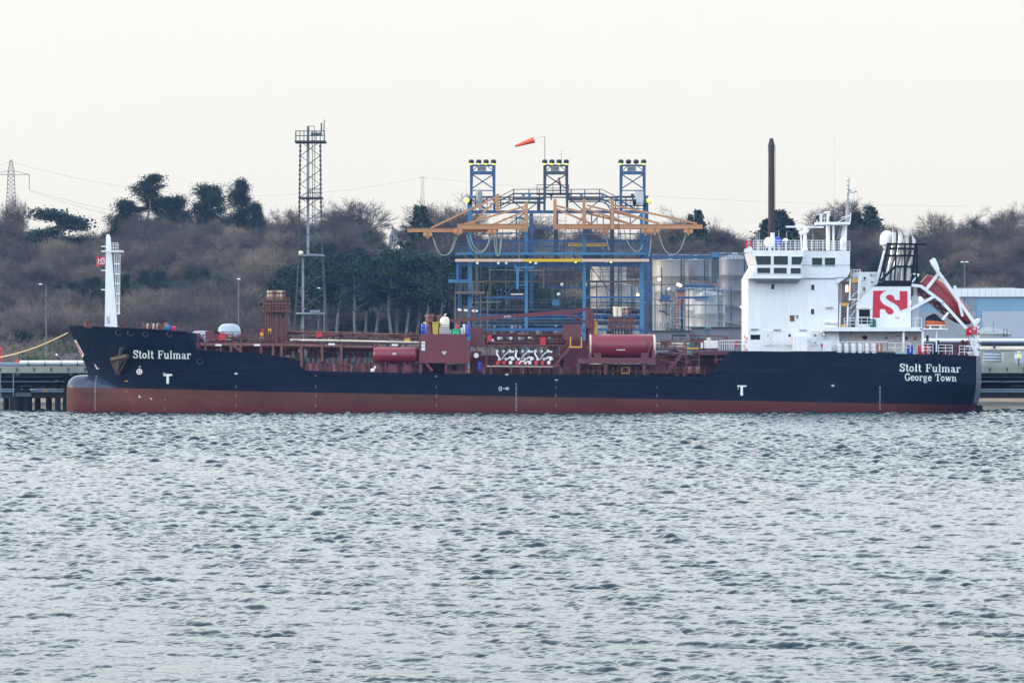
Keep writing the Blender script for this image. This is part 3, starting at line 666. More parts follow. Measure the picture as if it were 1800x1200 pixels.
def loft(rows, name, mat, zlo, zhi, parent, cap=True):
    mb = MB(); n = len(PXST)
    for side in (-1, 1):
        for j in range(rows+1):
            f = j/rows
            for px in PXST:
                xn = sx_(px)
                z0, z1 = zlo(xn, px), zhi(xn, px); z = z0 + (z1-z0)*f; st = interp(z, STEM)
                x = xn + (st-XS)*max(0, 1-max(0, xn-XS)/20); hb = hbeam(x, z) if px > 118.6 else 0
                mb.v.append((x, 408 + side*hb, z))
    o = (rows+1)*n
    for s_ in (0, 1):
        for j in range(rows):
            for i in range(n-1): mb.f.append((s_*o+j*n+i, s_*o+j*n+i+1, s_*o+(j+1)*n+i+1, s_*o+(j+1)*n+i))
    for j in range(rows): mb.f.append((j*n+n-1, o+j*n+n-1, o+(j+1)*n+n-1, (j+1)*n+n-1))
    return mb.build(name, mat, parent, smooth=True, sharp=28)
hull = loft(14, 'hull', 'hull_navy', lambda x, p: zboot(x), lambda x, p: ztop(p), ship)
boot = loft(8, 'antifouling', 'hull_red', lambda x, p: -2.2, lambda x, p: zboot(x), ship)
# bulbous bow: navy cap over red
def bulb(name, mat, lo, hi):
    mb = MB(); st = [115.2,116,117.5,120,124,130,138,148,160,175,195,220,250,290]; rows = 10
    def top(px): return Z(interp(px, [(115.2,680),(117.5,673),(120,668),(124,664),(130,660.5),(138,659),(160,658.5),(175,660),(200,664),(250,676),(290,686)]), 407)
    def hw(px): return interp(px, [(115.2,.05),(116,.45),(117.5,.8),(120,1.15),(124,1.5),(130,1.8),(140,2.05),(160,2.2),(200,2.7),(250,3.2),(290,3.0)])
    for side in (-1, 1):
        for j in range(rows+1):
            for px in st:
                zt = top(px); zb = zboot(X(px,407)); zt = max(zt, zb+.02)
                if lo: z = -2.2 + (zb+2.2)*j/rows
                else: z = zb + (zt-zb)*math.sin(j/rows*math.pi/2)
                q = max(0, min(1, (z-(zb-.8))/(zt-(zb-.8)))); w_ = hw(px)*math.sqrt(max(0, 1-q**2.4))
                mb.v.append((X(px, 407), 408+side*max(w_, .001), z))
    n = len(st); o = (rows+1)*n
    for s_ in (0,1):
        for j in range(rows):
            for i in range(n-1): mb.f.append((s_*o+j*n+i, s_*o+j*n+i+1, s_*o+(j+1)*n+i+1, s_*o+(j+1)*n+i))
    for j in range(rows): mb.f.append((j*n, o+j*n, o+(j+1)*n, (j+1)*n))
    return mb.build(name, mat, hull, smooth=True, sharp=60)
M('bulb_navy', (.02,.032,.07), .28, var=.25, scale=.7, col2=(.2,.16,.12), amt2=.35)
bulb('bulbous_bow', 'bulb_navy', False, True); bulb('bulb_underside', 'hull_red', True, False)
# transom with its bevelled corners, grazing sky sheen painted in as lighter grey
M('transom_sheen_grey', (.085,.105,.135), .35, var=.2, scale=.8)
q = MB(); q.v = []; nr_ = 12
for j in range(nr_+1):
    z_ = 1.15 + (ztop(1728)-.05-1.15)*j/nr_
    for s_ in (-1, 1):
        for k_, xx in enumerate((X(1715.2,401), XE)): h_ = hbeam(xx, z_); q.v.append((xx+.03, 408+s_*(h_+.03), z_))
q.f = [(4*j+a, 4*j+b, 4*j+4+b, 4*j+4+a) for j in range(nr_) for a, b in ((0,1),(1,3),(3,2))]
q.build('transom', 'transom_sheen_grey', hull)
# rudder
MB().pb(1717,712,1727,740,405.5,.6).build('rudder', 'black_paint', ship)
# decks
def deck(px0, px1, dz, name, step=12):
    mb = MB(); ps = [px0+(px1-px0)*i/step for i in range(step+1)]
    for p in ps:
        z = ztop(p)-dz; x = X(p, 401); h = max(.02, hbeam(x, z)-.06); mb.v += [(x, 408-h, z), (x, 408+h, z)]
    mb.f = [(2*i, 2*i+2, 2*i+3, 2*i+1) for i in range(step)]
    return mb.build(name, 'deck_red', ship, fixn=False)
deck(150, 329, 1.1, 'forecastle_deck'); deck(346, 521, .5, 'raised_deck'); deck(537, 1242, .05, 'main_deck'); deck(1283, 1727, .05, 'poop_deck')
# forecastle break bulkhead, trunk coaming along the deck edge, rubbing strake and rail cap
MB().box(X(344,401)-.1, X(344,401)+.1, 402, 414, ztop(346)-.5, ztop(330)-1.1).box(X(1282,401), X(1282,401)+.15, 401, 415, ztop(1240), ztop(1290)-.05).build('bulkhead', 'deck_red', ship)
rc = MB(); 
for a, b in zip(PXST[1:], PXST[2:]):
    if b <= 522: 
        za, zb_ = ztop(a), ztop(b); xa, xb = X(a,401), X(b,401)
        rc.bar((xa, hull_y(xa, za)-.02, za), (xb, hull_y(xb, zb_)-.02, zb_), .16, .12)
rc.build('bulwark_rail', 'hull_navy', ship)
st = MB()
for a, b in zip(PXST, PXST[1:]):
    if 530 <= a < 1243:
        za, zb_ = ztop(a)-.42, ztop(b)-.42; xa, xb = X(a,401), X(b,401); st.bar((xa, hull_y(xa, za)-.05, za), (xb, hull_y(xb, zb_)-.05, zb_), .16, .14)
for a, b in zip(PXST, PXST[1:]):
    if 300 <= a < 522:
        z_ = Z(648+ (a-300)*.016, 401); z2 = Z(648+(b-300)*.016, 401); xa, xb = X(a,401), X(b,401); st.bar((xa, hull_y(xa, z_)-.02, z_), (xb, hull_y(xb, z2)-.02, z2), .1, .1)
st.build('rubbing_strake', 'hull_navy', ship)
# anchor recess with rust-streaked anchor, fairleads
def on_hull(mb, pts, off=.03, depth=.05):      # polygon laid on the shell plating
    mid = [(X(a, 402.5), Z(b, 402.5)) for a, b in pts]
    vs = [(x, hull_y(x, z)-off, z) for x, z in mid]; vb = [(x, hull_y(x, z)+depth, z) for x, z in mid]; n = len(pts)
    mb.add(vs+vb, [tuple(range(n)), tuple(range(n, 2*n))[::-1]] + [(i, n+i, n+(i+1) % n, (i+1) % n) for i in range(n)])
on_hull(m_ := MB(), [(186,604),(223,604),(223,613),(200,614),(193,630),(186,628)], .02); rec = m_.build('anchor_recess', 'black_paint', hull)
def hp(px, py, off=.1): x, z = X(px, 403), Z(py, 403); return Vector((x, hull_y(x, z)-off, z))
an = MB(); an.tube(hp(214,612,.35), hp(205,652,.45), .28, .2, n=8)
an.add([hp(192,630,.3), hp(199,626,.8), hp(212,622,.8), hp(223,624,.35), hp(226,632,.3), hp(216,634,.7), hp(210,640,.7), hp(204,658,.4), hp(200,655,.35), hp(197,640,.6)], [(0,1,2,3,4,5,6,7,8,9)])
an.tube(hp(194,633,.3), hp(202,657,.35), .2, .12); an.tube(hp(224,628,.3), hp(206,658,.3), .22, .12); an.tube(hp(194,632,.6), hp(225,626,.6), .26, n=8)
M('anchor_rust', (.06,.042,.03), .65, var=.35, scale=1.6, col2=(.05,.03,.025), amt2=.8)
an.build('anchor', 'anchor_rust', ship, smooth=True)
for px, py in [(209,585),(231,586),(259,588),(302,588),(355,636)]:
    f = MB(); c = hp(px, py, .03); f.lathe([(.16,0),(.34,0),(.36,-.08),(.30,-.14),(.2,-.1),(.18,0)], c, 'y', 14); f.build('fairlead', 'dark_steel', ship, smooth=True)
f = MB(); f.pb(1262,654,1266,659,400.0,.3); f.build('freeing_port', 'black_paint', ship)
# stem flash: white-edged red bar down the stem
sf = MB(); pts = [(130,598),(131.5,597),(147,624),(144,628.5)]
def stempt(px, py, off): z = Zc(py); return (X(px,407.2), 408-hbeam(X(px,407.2), z)-off, z)
def plate(pts, off, mat, name, par):
    vs = [stempt(a, b, off) for a, b in pts] + [stempt(a, b, -.1) for a, b in pts]; n = len(pts)
    return MB().add(vs, [tuple(range(n))] + [(i, n+i, n+(i+1)%n, (i+1)%n) for i in range(n)]).build(name, mat, par)
plate([(129.6,598),(132.2,597),(147,623.5),(143.4,628.5)], .12, 'letter_white', 'stem_marking', hull)
plate([(132,602),(133.2,602),(144.6,623),(142.5,624.5)], .16, 'logo_red', 'stem_stripe', hull)

M('faded_white', (.22,.22,.23), .6, var=.15)
# ---- lettering: slab-serif strokes, laid on the plating
def circ(cx, cy, rx, ry, a0=0, a1=360, n=14): return [(cx+rx*math.cos(R(a0+(a1-a0)*i/n)), cy+ry*math.sin(R(a0+(a1-a0)*i/n))) for i in range(n+1)]
TK, TN = .16, .075
G = {
 'S': (.74, [(TK,[(.62,.74),(.55,.9),(.36,.96),(.18,.9),(.12,.76),(.18,.62),(.36,.52),(.54,.42),(.6,.26),(.54,.1),(.36,.04),(.18,.1),(.1,.26)]),(TN,[(.66,1),(.66,.68)]),(TN,[(.06,0),(.06,.32)])]),
 't': (.46, [(TK,[(.2,.92),(.2,.14),(.28,.05),(.4,.07)]),(TN,[(.03,.66),(.4,.66)])]),
 'o': (.66, [(TK,circ(.31,.34,.22,.28))]),
 'l': (.42, [(TK,[(.2,1),(.2,0)]),(TN,[(.05,.97),(.2,.97)]),(TN,[(.04,.03),(.37,.03)])]),
 'F': (.78, [(TK,[(.2,1),(.2,0)]),(TN*1.2,[(.03,.96),(.7,.96)]),(TN,[(.69,1),(.69,.7)]),(TN,[(.2,.52),(.5,.52)]),(TN,[(.5,.66),(.5,.38)]),(TN*1.2,[(.03,.04),(.42,.04)])]),
 'u': (.76, [(TK,[(.18,.68),(.18,.2),(.26,.06),(.4,.05),(.52,.16)]),(TK,[(.56,.68),(.56,0)]),(TN,[(.03,.65),(.18,.65)]),(TN,[(.42,.65),(.56,.65)]),(TN,[(.56,.03),(.72,.03)])]),
 'm': (1.12, [(TK,[(.18,.66),(.18,0)]),(TK,[(.54,.52),(.54,0)]),(TK,[(.9,.5),(.9,0)]),(TN*1.3,[(.18,.5),(.3,.64),(.46,.64),(.54,.52)]),(TN*1.3,[(.54,.5),(.66,.64),(.82,.64),(.9,.5)]),(TN,[(.03,.65),(.18,.65)]),(TN,[(.04,.03),(.33,.03)]),(TN,[(.41,.03),(.68,.03)]),(TN,[(.77,.03),(1.06,.03)])]),
 'n': (.78, [(TK,[(.18,.66),(.18,0)]),(TK,[(.56,.5),(.56,0)]),(TN*1.3,[(.18,.5),(.3,.64),(.46,.64),(.56,.5)]),(TN,[(.03,.65),(.18,.65)]),(TN,[(.04,.03),(.33,.03)]),(TN,[(.42,.03),(.72,.03)])]),
 'a': (.68, [(TN*1.4,[(.1,.54),(.22,.64),(.4,.6)]),(TK,[(.44,.56),(.44,.1),(.6,.04)]),(TN*1.5,[(.44,.38),(.22,.34),(.1,.2),(.16,.06),(.32,.05),(.44,.16)])]),
 'r': (.60, [(TK,[(.18,.66),(.18,0)]),(TN*1.4,[(.18,.42),(.28,.6),(.42,.66),(.52,.62),(.5,.5)]),(TN,[(.03,.65),(.18,.65)]),(TN,[(.03,.03),(.36,.03)])]),
 'G': (.88, [(TK,[(.7,.76),(.6,.92),(.42,.97),(.22,.86),(.13,.62),(.13,.36),(.22,.14),(.42,.03),(.6,.08),(.72,.2)]),(TK*.9,[(.72,.4),(.72,.02)]),(TN,[(.5,.42),(.86,.42)]),(TN,[(.74,1),(.74,.7)])]),
 'e': (.62, [(TN,[(.1,.36),(.52,.36)]),(TK,[(.52,.38),(.48,.56),(.32,.64),(.16,.56),(.1,.34),(.16,.1),(.32,.04),(.52,.14)])]),
 'g': (.68, [(TK*.9,circ(.28,.42,.18,.2)),(TN,[(.42,.58),(.6,.66)]),(TN*1.3,[(.2,.22),(.14,.1),(.3,.04),(.5,0),(.54,-.14),(.4,-.25),(.18,-.25),(.08,-.14),(.18,.0)])]),
 'T': (.82, [(TK,[(.4,1),(.4,0)]),(TN*1.2,[(.04,.96),(.76,.96)]),(TN,[(.05,1),(.05,.7)]),(TN,[(.75,1),(.75,.7)]),(TN*1.2,[(.22,.04),(.58,.04)])]),
 'w': (.96, [(TK,[(.12,.66),(.3,0)]),(TN*1.3,[(.3,0),(.46,.62)]),(TK,[(.46,.66),(.64,0)]),(TN*1.3,[(.64,0),(.82,.64)]),(TN,[(.0,.65),(.26,.65)]),(TN,[(.7,.65),(.92,.65)])]),
 ' ': (.48, []),
}
def strokes(mb, polys, mapf, depth=.03):
    for w_, pl in polys:
        for (a, b), (c, d) in zip(pl, pl[1:]):
            L = math.hypot(c-a, d-b); 
            if L < 1e-6: continue
            ux, uy = (c-a)/L, (d-b)/L; e_ = w_*.22 if len(pl) > 2 else 0; nx, ny = -uy*w_/2, ux*w_/2
            a2, b2, c2, d2 = a-ux*e_, b-uy*e_, c+ux*e_, d+uy*e_
            q = [mapf(a2+nx, b2+ny), mapf(c2+nx, d2+ny), mapf(c2-nx, d2-ny), mapf(a2-nx, b2-ny)]
            mb.add(q, [(0,1,2,3)])
def write(txt, pxl, pxr, py_base, cap, mapf, name, par, mat='letter_white', slope=0):
    tot = sum(G[c][0] for c in txt); k = (pxr-pxl)/tot; x = 0; mb = MB()
    for c in txt:
        strokes(mb, G[c][1], lambda u, v, x=x: mapf(pxl+(x+u)*k, py_base - v*cap + slope*((x+u)*k)))
        x += G[c][0]
    return mb.build(name, mat, par, fixn=False)
def hullmap(off=.04, Yc=402.0):
    def f_(px, py):
        Y = Yc
        for _ in range(3):
            x, z = X(px, Y), Z(py, Y); Y = hull_y(x, z)
        x, z = X(px, Y-off), Z(py, Y-off); return (x, Y-off, z)
    return f_
hm_ = hullmap()
write('Stolt Fulmar', 233.5, 336, 629.5, 14.0, hm_, 'name_lettering', hull, slope=.012)
write('Stolt Fulmar', 1581, 1689, 652.5, 13.5, hm_, 'name_lettering', hull, slope=.018)
write('George Town', 1590, 1682, 668.5, 12.5, hm_, 'port_lettering', hull, slope=.018)
def rects(rs_, name, mat='letter_white'):
    mb = MB()
    for a, b, c, d in rs_: mb.add([hm_(a,b), hm_(c,b), hm_(c,d), hm_(a,d)], [(0,1,2,3)])
    return mb.build(name, mat, hull, fixn=False)
rects([(287,657,302.5,660.5),(292.5,660.4,297,674),(286,654.6,287.5,655.6),(289,654.6,291,655.6)], 'towing_mark')
rects([(1296,677,1312.5,679.5),(1301.5,679.4,1306,695),(1297,681,1298,684)], 'towing_mark')
def marks(px, y0, y1, n, w_=2.6): return [(px - (w_/2 if i % 2 else w_/2+.4), y0+(y1-y0)*i/n, px+w_/2, y0+(y1-y0)*i/n+(y1-y0)/n*.55) for i in range(n)]
def bulbm(px, py): 
    zz = Z(py, 406); return (X(px, 405.6), 408-2.45*math.sqrt(max(.02, 1-min(.98, max(0, (zz-2)/2.15))**2.4))-.05, Z(py, 405.6))
mb = MB()
for a, b, c, d in marks(167.5, 660.5, 723, 14, 2.2): mb.add([bulbm(a,b), bulbm(c,b), bulbm(c,d), bulbm(a,d)], [(0,1,2,3)])
mb.build('draught_mark', 'faded_white', hull, fixn=False)
rects(marks(907.5, 673.5, 724, 12), 'draught_mark', 'faded_white'); rects(marks(1547, 679, 722, 10, 2.4), 'draught_mark', 'faded_white')
for px in (415, 555, 767, 977, 1155): rects([(px-.5, 676+(px-415)*.004, px+.5, 682),(px-.5,692,px+.5,698),(px-.5,709,px+.5,715)], 'frame_mark', 'faded_white')
rects([(290-.5, 700, 290.5, 704),(290-.5,716,290.5,721),(222-.5,686,222.5,690),(222-.5,702,222.5,706),(222-.5,718,222.5,723)], 'frame_mark', 'faded_white')
for px, y in ((415,656),(555,659),(766,662),(891,657.5),(978,667),(1464,677)): rects([(px-3.2, y, px+3.2, y+1.2),(px-1.4, y-1, px+1.4, y+2)], 'hull_stud')
rects([(219,669,225,670.2)], 'hull_stud', 'yellow_paint')
def ringpoly(cx, cy, r, w_, n=18, fill=False):
    mb = MB()
    for i in range(n):
        a, b = 2*math.pi*i/n, 2*math.pi*(i+1)/n; r0 = 0.01 if fill else r-w_
        mb.add([hm_(cx+r*math.cos(a), cy+r*math.sin(a)), hm_(cx+r*math.cos(b), cy+r*math.sin(b)), hm_(cx+r0*math.cos(b), cy+r0*math.sin(b)), hm_(cx+r0*math.cos(a), cy+r0*math.sin(a))], [(0,1,2,3)])
    return mb
t_ = ringpoly(245, 653, 5.2, 1.8); t_.add([hm_(244.2,648.5), hm_(245.8,648.5), hm_(245.8,657.5), hm_(244.2,657.5)], [(0,1,2,3)]).add([hm_(240.5,652.2), hm_(249.5,652.2), hm_(249.5,653.8), hm_(240.5,653.8)], [(0,1,2,3)])
t_.add([hm_(244.4,643.5), hm_(245.2,643.5), hm_(245.2,647), hm_(244.4,647)], [(0,1,2,3)]).add([hm_(244.4,643.5), hm_(248,643.5), hm_(248,644.4), hm_(244.4,644.4)], [(0,1,2,3)]); t_.build('thruster_symbol', 'letter_white', hull, fixn=False)
t_ = ringpoly(891.5, 682.5, 2.8, .9, 12); 
for q in ((877,679.5,882,680.5),(875.5,682.4,882,683.3),(877,685.5,881,686.5),(881,679.5,882,686.5),(884,682,895,683)): t_.add([hm_(q[0],q[1]), hm_(q[2],q[1]), hm_(q[2],q[3]), hm_(q[0],q[3])], [(0,1,2,3)])
t_.build('load_line_symbol', 'letter_white', hull, fixn=False)
rects([(166.5,640,168,643),(167.5,642.6,169.5,645.5),(168.8,645,170.5,648),(169.5,647,174,648.4)], 'bow_mark', 'cream_paint')
rects([(244,694,245,698),(244,697.5,248,698.5),(263,699.5,267,700.5),(266,700,267,703)], 'hull_scratch')

# ---- foremast
YM = 407.5
fm = MB(); fm.add([P(184,575,YM), P(207,579,YM), P(207,579,YM+1.4), P(184,575,YM+1.4), P(186.4,418,YM+.3), P(194.4,418,YM+.3), P(194.4,418,YM+1.0), P(186.4,418,YM+1.0), P(188,412,YM+.5), P(192,412,YM+.5), P(192,412,YM+.8), P(188,412,YM+.8)],
  [(0,1,5,4),(1,2,6,5),(2,3,7,6),(3,0,4,7),(4,5,9,8),(5,6,10,9),(6,7,11,10),(7,4,8,11),(8,9,10,11),(0,3,2,1)])
mast = fm.build('foremast', 'white_paint', ship)
q = MB(); q.pb(178,440,187,442.5,YM,1.2).pb(194,440,215,443,YM-.3,1.6); q.build('mast_platform', 'white_paint', mast)
q = MB()
for x_ in (194.5,199,203.5,207.5): 
    for y_ in (YM-.3, YM+1.3): q.bar(P(x_,426.5,y_), P(x_,440,y_), .06)
for yy_ in (427,431,435.5):
    for y_ in (YM-.3, YM+1.3): q.bar(P(194.5,yy_,y_), P(207.5,yy_,y_), .06)
q.build('basket_rail', 'white_paint', mast)
q = MB(); q.bar(P(200.5,444,YM), P(206,551,YM), .07).bar(P(204,444,YM+.4), P(208.4,551,YM+.4), .07).bar(P(211,446,YM), P(210,551,YM), .07).bar(P(207.5,444,YM-.3), P(209,551,YM-.3), .05)
for i in range(6): q.bar(P(200.6+i*.95,464+i*17.4,YM-.1), P(211.2,464+i*17.4,YM-.1), .15)
q.build('ladder', 'white_paint', mast)
for y_ in (432,440,474,508): 
    q = MB(); q.pb(178,y_,186,y_+2,YM+.3,.5); b_ = q.build('lamp_bracket', 'white_paint', mast); MB().lathe([(.14,0),(.16,.12),(.12,.3),(.03,.34)], P(180,y_,YM+.5), 'z', 8).build('navigation_lamp', 'dark_steel', b_)
MB().tube(P(190,412,YM+.6), P(190,408,YM+.6), .12, .05).build('navigation_lamp', 'dark_steel', mast)
MB().bar(P(188,555,YM-.05), P(190,568,YM-.05), .05).bar(P(191,555,YM-.05), P(192.5,568,YM-.05), .05).bar(P(188,568,YM-.05), P(193,568,YM-.05), .05).build('mast_fitting', 'grey_steel', mast)
# company flag flying from the foremast
fl = MB(); nfx = 10
for i in range(nfx+1):
    for j in range(7):
        u, v = i/nfx, j/6; fl.v.append((X(187-17*u, 408.6), 408.6+.12*math.sin(u*6+v)-.02, Z(450.5+1.2*u-1.5*u*u+(15.5+1.5*u)*v - .8*math.sin(u*5), 408.6)))
fl.f = [(i*7+j, (i+1)*7+j, (i+1)*7+j+1, i*7+j+1) for i in range(nfx) for j in range(6)]
flag = fl.build('flag', 'logo_red', fixn=False, smooth=True); tag(flag, 'small red company flag with white mark flying at the white foremast', 'flag')
mb = MB()
strokes(mb, [(1.5,[(183,453),(183,464)]),(1.5,[(179,463.5),(183,463.5)]),(1.5,[(178.5,453.5),(183,453.5)]),(1.6,[(181,456.5),(178,455.5),(175.8,457.5),(178.5,459.5),(179,462),(176,463.5)]),(1.5,[(173.4,454.5),(173,463.5)])],
    lambda a, b: (X(a,408.4), 408.38, Z(b,408.4)))
mb.build('flag_emblem', 'letter_white', flag, fixn=False)

M('rust_cream', (.42,.33,.25), .6, var=.25, scale=3, col2=(.2,.1,.07), amt2=.7)
# ---- forecastle gear
for nm, c, mt in [('bollard', (150,158,569,573), 'deck_red')]:
    q = MB()
    for i in range(2): q.lathe([(.22,0),(.22,.5),(.28,.52),(.28,.6)], (X(152+i*5,404), 404, Z(575,404)), 'z', 10)
    q.pb(148,573,160,576,403.8,.7); q.build('bollard', mt, ship, smooth=True)
q = MB(); 
for a in ((207,568,209.5,579),(222,568,224,579),(207,568,224,570),(207,574,224,575.2)): q.pb(*a, 403.5, .3)
q.pb(207,568,210,579,404.6,.3).pb(221,568,224,579,404.6,.3); q.build('rope_frame', 'deck_red', ship)
wn = MB(); wn.lathe([(.25,0),(.62,.02),(.62,.1),(.34,.12),(.34,.9),(.62,.92),(.62,1.0),(.36,1.02),(.36,1.7),(.64,1.72),(.64,1.8),(.45,1.82),(.45,2.3),(.6,2.35),(.6,2.7),(.2,2.72)], P(250,577,404.5), 'x', 16)
wn.pb(252,574,286,583,404.2,1.2).pb(279,570,292,580,404,1); winch = wn.build('winch', 'deck_red', ship, smooth=True)
for a, b in ((258.5,2.6),(268.5,3.0),(276,2)): MB().lathe([(.5,0),(.56,.05),(.56,b*.06-.03),(.5,b*.06)], P(a,577,404.5), 'x', 14).build('rope_coil', 'rust_cream', winch, smooth=True)
MB().lathe([(.1,0),(.4,.05),(.4,.5),(.1,.55)], P(289,577,403.8), 'x', 12).build('motor', 'teal_plastic', winch, smooth=True)
for px, mt in ((300,'blue_plastic'),(306,'signal_red')): MB().lathe([(.2,0),(.24,.05),(.24,.5),(.14,.6)], P(px,583,403.6), 'z', 10).build('hydraulic_unit', mt, winch, smooth=True)

# ---- cargo deck: catwalk, pipe racks, supports
def post(mb, px, y0, y1, Y, w=.22): mb.bar(P(px,y0,Y), P(px,y1,Y), w)
YW = 406.0
cw = MB(); cw.pb(345,601,738,604.5,YW,2.2).pb(826,606,1010,609,YW,2.0).pb(1150,612,1282,615,YW,2.0).build('catwalk', 'deck_red', ship)
q = MB()
for i in range(27):
    px = 348+i*15; post(q, px, 585 if px < 600 else 589, 602, YW, .07)
q.bar(P(345,589,YW), P(738,592,YW), .07).bar(P(345,595,YW), P(738,597,YW), .06)
for i in range(26):
    px = 348+i*15; post(q, px, 586 if px < 600 else 590, 602, YW+2.2, .07)
q.bar(P(385,583,YW+2.2), P(738,590,YW+2.2), .07)
q.bar(P(430,578,YW), P(462,579,YW), .08).bar(P(430,578,YW), P(430,590,YW), .07).bar(P(443,578,YW), P(443,590,YW), .07).bar(P(462,579,YW), P(462,590,YW), .07)
for i in range(9): post(q, 1156+i*15, 600, 613, YW, .07)
q.bar(P(1150,601,YW), P(1300,601.5,YW), .08).bar(P(1150,606,YW), P(1282,607,YW), .06); q.build('catwalk_rail', 'pipe_rust', ship)
q = MB()
for k_, (dy, r_) in enumerate([(0,.17),(.55,.13),(1.1,.2),(1.7,.13)]): 
    y_ = YW-1.2+dy; q.path([P(395,606.5+k_*1.2,y_), P(500,607+k_*1.2,y_), P(740,612.5+k_*1.4,y_)], r_, 8)
q.path([P(560,586,YW+1), P(640,589,YW+1), P(745,595,YW+1)], .13, 6).path([P(505,583,YW+.6), P(600,584.5,YW+.6), P(740,591,YW+.6)], .11, 6).path([P(345,606,YW-.4), P(430,607,YW-.4)], .2, 8)
q.build('cargo_pipes', 'pipe_rust', ship, smooth=True)
q = MB(); q.path([P(510,597.5,YW-.4), P(575,598,YW-.4), P(738,601.8,YW-.4)], .11, 6).path([P(1150,604,YW+.5), P(1215,604.5,YW+.5)], .14, 6).path([P(1150,608,YW+.5), P(1205,609,YW+.5)], .12, 6); q.build('bright_pipe', 'cream_paint', ship, smooth=True)
q = MB(); rq = random.Random(5)
for px in (346,361,388,406,423,459,480,495,530,566,600,659,700): 
    y1 = interp(px, [(345,617),(500,630),(525,640),(536,654),(740,657)]); post(q, px, 603, y1+2, YW-1.4, .26); post(q, px+3, 603, y1+2, YW+2.0, .2)
q.bar(P(407,604,YW-1.4), P(424,618,YW-1.4), .25).bar(P(345,586,YW-1), P(359,597,YW-1), .1)
for px in (545,556,586,620,636,648,672,690,715): q.bar(P(px,640,403), P(px+rq.uniform(-3,3),656,402.5), rq.uniform(.12,.3)); q.lathe([(.3,0),(.3,.2),(.16,.25),(.16,.6)], P(px,657,403.2), 'z', 8)
q.build('pipe_supports', 'pipe_rust', ship)
q = MB()
for i in range(34):
    px = 366+i*11.2+rq.uniform(-2,2); y1 = interp(px, [(345,617),(500,630),(525,640),(536,654),(740,657)])
    q.tube(P(px,608,YW+1.2), P(px,y1+2,YW+1.2), rq.choice([.06,.09,.14,.2]), n=6)
q.bar(P(536,645,YW-.2), P(740,646,YW-.2), .35, .9).pb(540,610,740,616,YW+1.4,.4).pb(345,608,520,612,YW+1.4,.4)
q.build('tank_hatches', 'deck_red', ship)
for px, py in ((317,611),):
    pass
for px, py in ((384,607),(452,607),(583,605.5),(694,607)): MB().bar(P(px-5.5,py-.8,YW-2.2), P(px+5.5,py-.8,YW-2.2), .35, .2).build('strip_lamp', 'white_paint', ship)
M('hatch_grey', (.45,.47,.5), .5)
for px, a, b, mt in ((513,617,624,'white_shade'),(523,619,628,'grey_steel'),(548,617,628,'grey_steel'),(556,622,630,'grey_steel'),(592,618,632,'hatch_grey'),(638,619,631,'pipe_bluegrey'),(594,624,631,'letter_white'),(651,618,634,'grey_steel'),(480,612,622,'green_plastic'),(384,611,617,'letter_white'),(605,618,630,'dark_steel'),(616,616,632,'pipe_bluegrey'),(573,616,630,'dark_steel')):
    MB().box(X(px-2.5,407.5), X(px+2.5,407.5), 407.5, 408.1, Z(b,407.5), Z(a,407.5)).tube(P(px-3.5,(a+b)/2,407.6), P(px+4,(a+b)/2,407.6), .18, n=8).build('deck_valve', mt, ship, smooth=True)
# tangle of small lines, brackets and hand wheels over the tank tops
rc2 = random.Random(77)
for seg in ((350,735,1),(1155,1280,2),(828,995,3)):
    for i in range(int((seg[1]-seg[0])/5)):
        px = rc2.uniform(seg[0], seg[1]); yy = rc2.uniform(584, 600) if seg[2] == 1 else rc2.uniform(588, 606); l_ = rc2.uniform(6, 34); Y = YW+rc2.uniform(-.6, 2.4)
        q = MB(); q.tube(P(px,yy,Y), P(min(seg[1],px+l_),yy+rc2.uniform(-.5,1.2),Y), rc2.choice([.05,.07,.1]), n=6).tube(P(px+1,yy,Y), P(px+1,yy+rc2.uniform(5,14),Y), .06, n=6)
        if rc2.random() < .4: q.lathe([(.2,-.03),(.24,0),(.2,.03)], P(px+1,yy-2,Y), 'z', 10)
        q.build('small_pipe', rc2.choice(['deck_red','pipe_rust','pipe_rust','dark_steel']), ship, smooth=True)
for i in range(46):
    px = rc2.uniform(538, 1240); 
    if 736 < px < 826: continue
    q = MB(); q.lathe([(.16,0),(.16,.12),(.07,.15),(.07,rc2.uniform(.5,.9)),(.22,.92),(.22,.97)], P(px,interp(px,[(540,651),(1240,661)]),401.6+rc2.uniform(0,1.5)), 'z', 8); q.build('deck_fitting', rc2.choice(['deck_red','pipe_rust','dark_steel','deck_red']), ship, smooth=True)
for i in range(64):
    px = rc2.uniform(540, 735) if i < 44 else rc2.uniform(1155, 1262); a = rc2.uniform(612, 640); q = MB(); q.bar(P(px,a,YW-.5), P(px+rc2.uniform(4,26),a+rc2.uniform(-4,8),YW-.5), rc2.choice([.08,.14,.2])); q.build('pipe_bracket', rc2.choice(['deck_red','dark_steel','pipe_rust']), ship)
for a, b, y0, y1, Y in ((540,737,641,657,408.5),(352,520,609,624,409),(540,737,616,628,409.5)):
    MB().pprism([(a,y0),(b,y0),(b,y1),(a,y1)], Y, .5).build('trunk_side', 'deck_red', ship)
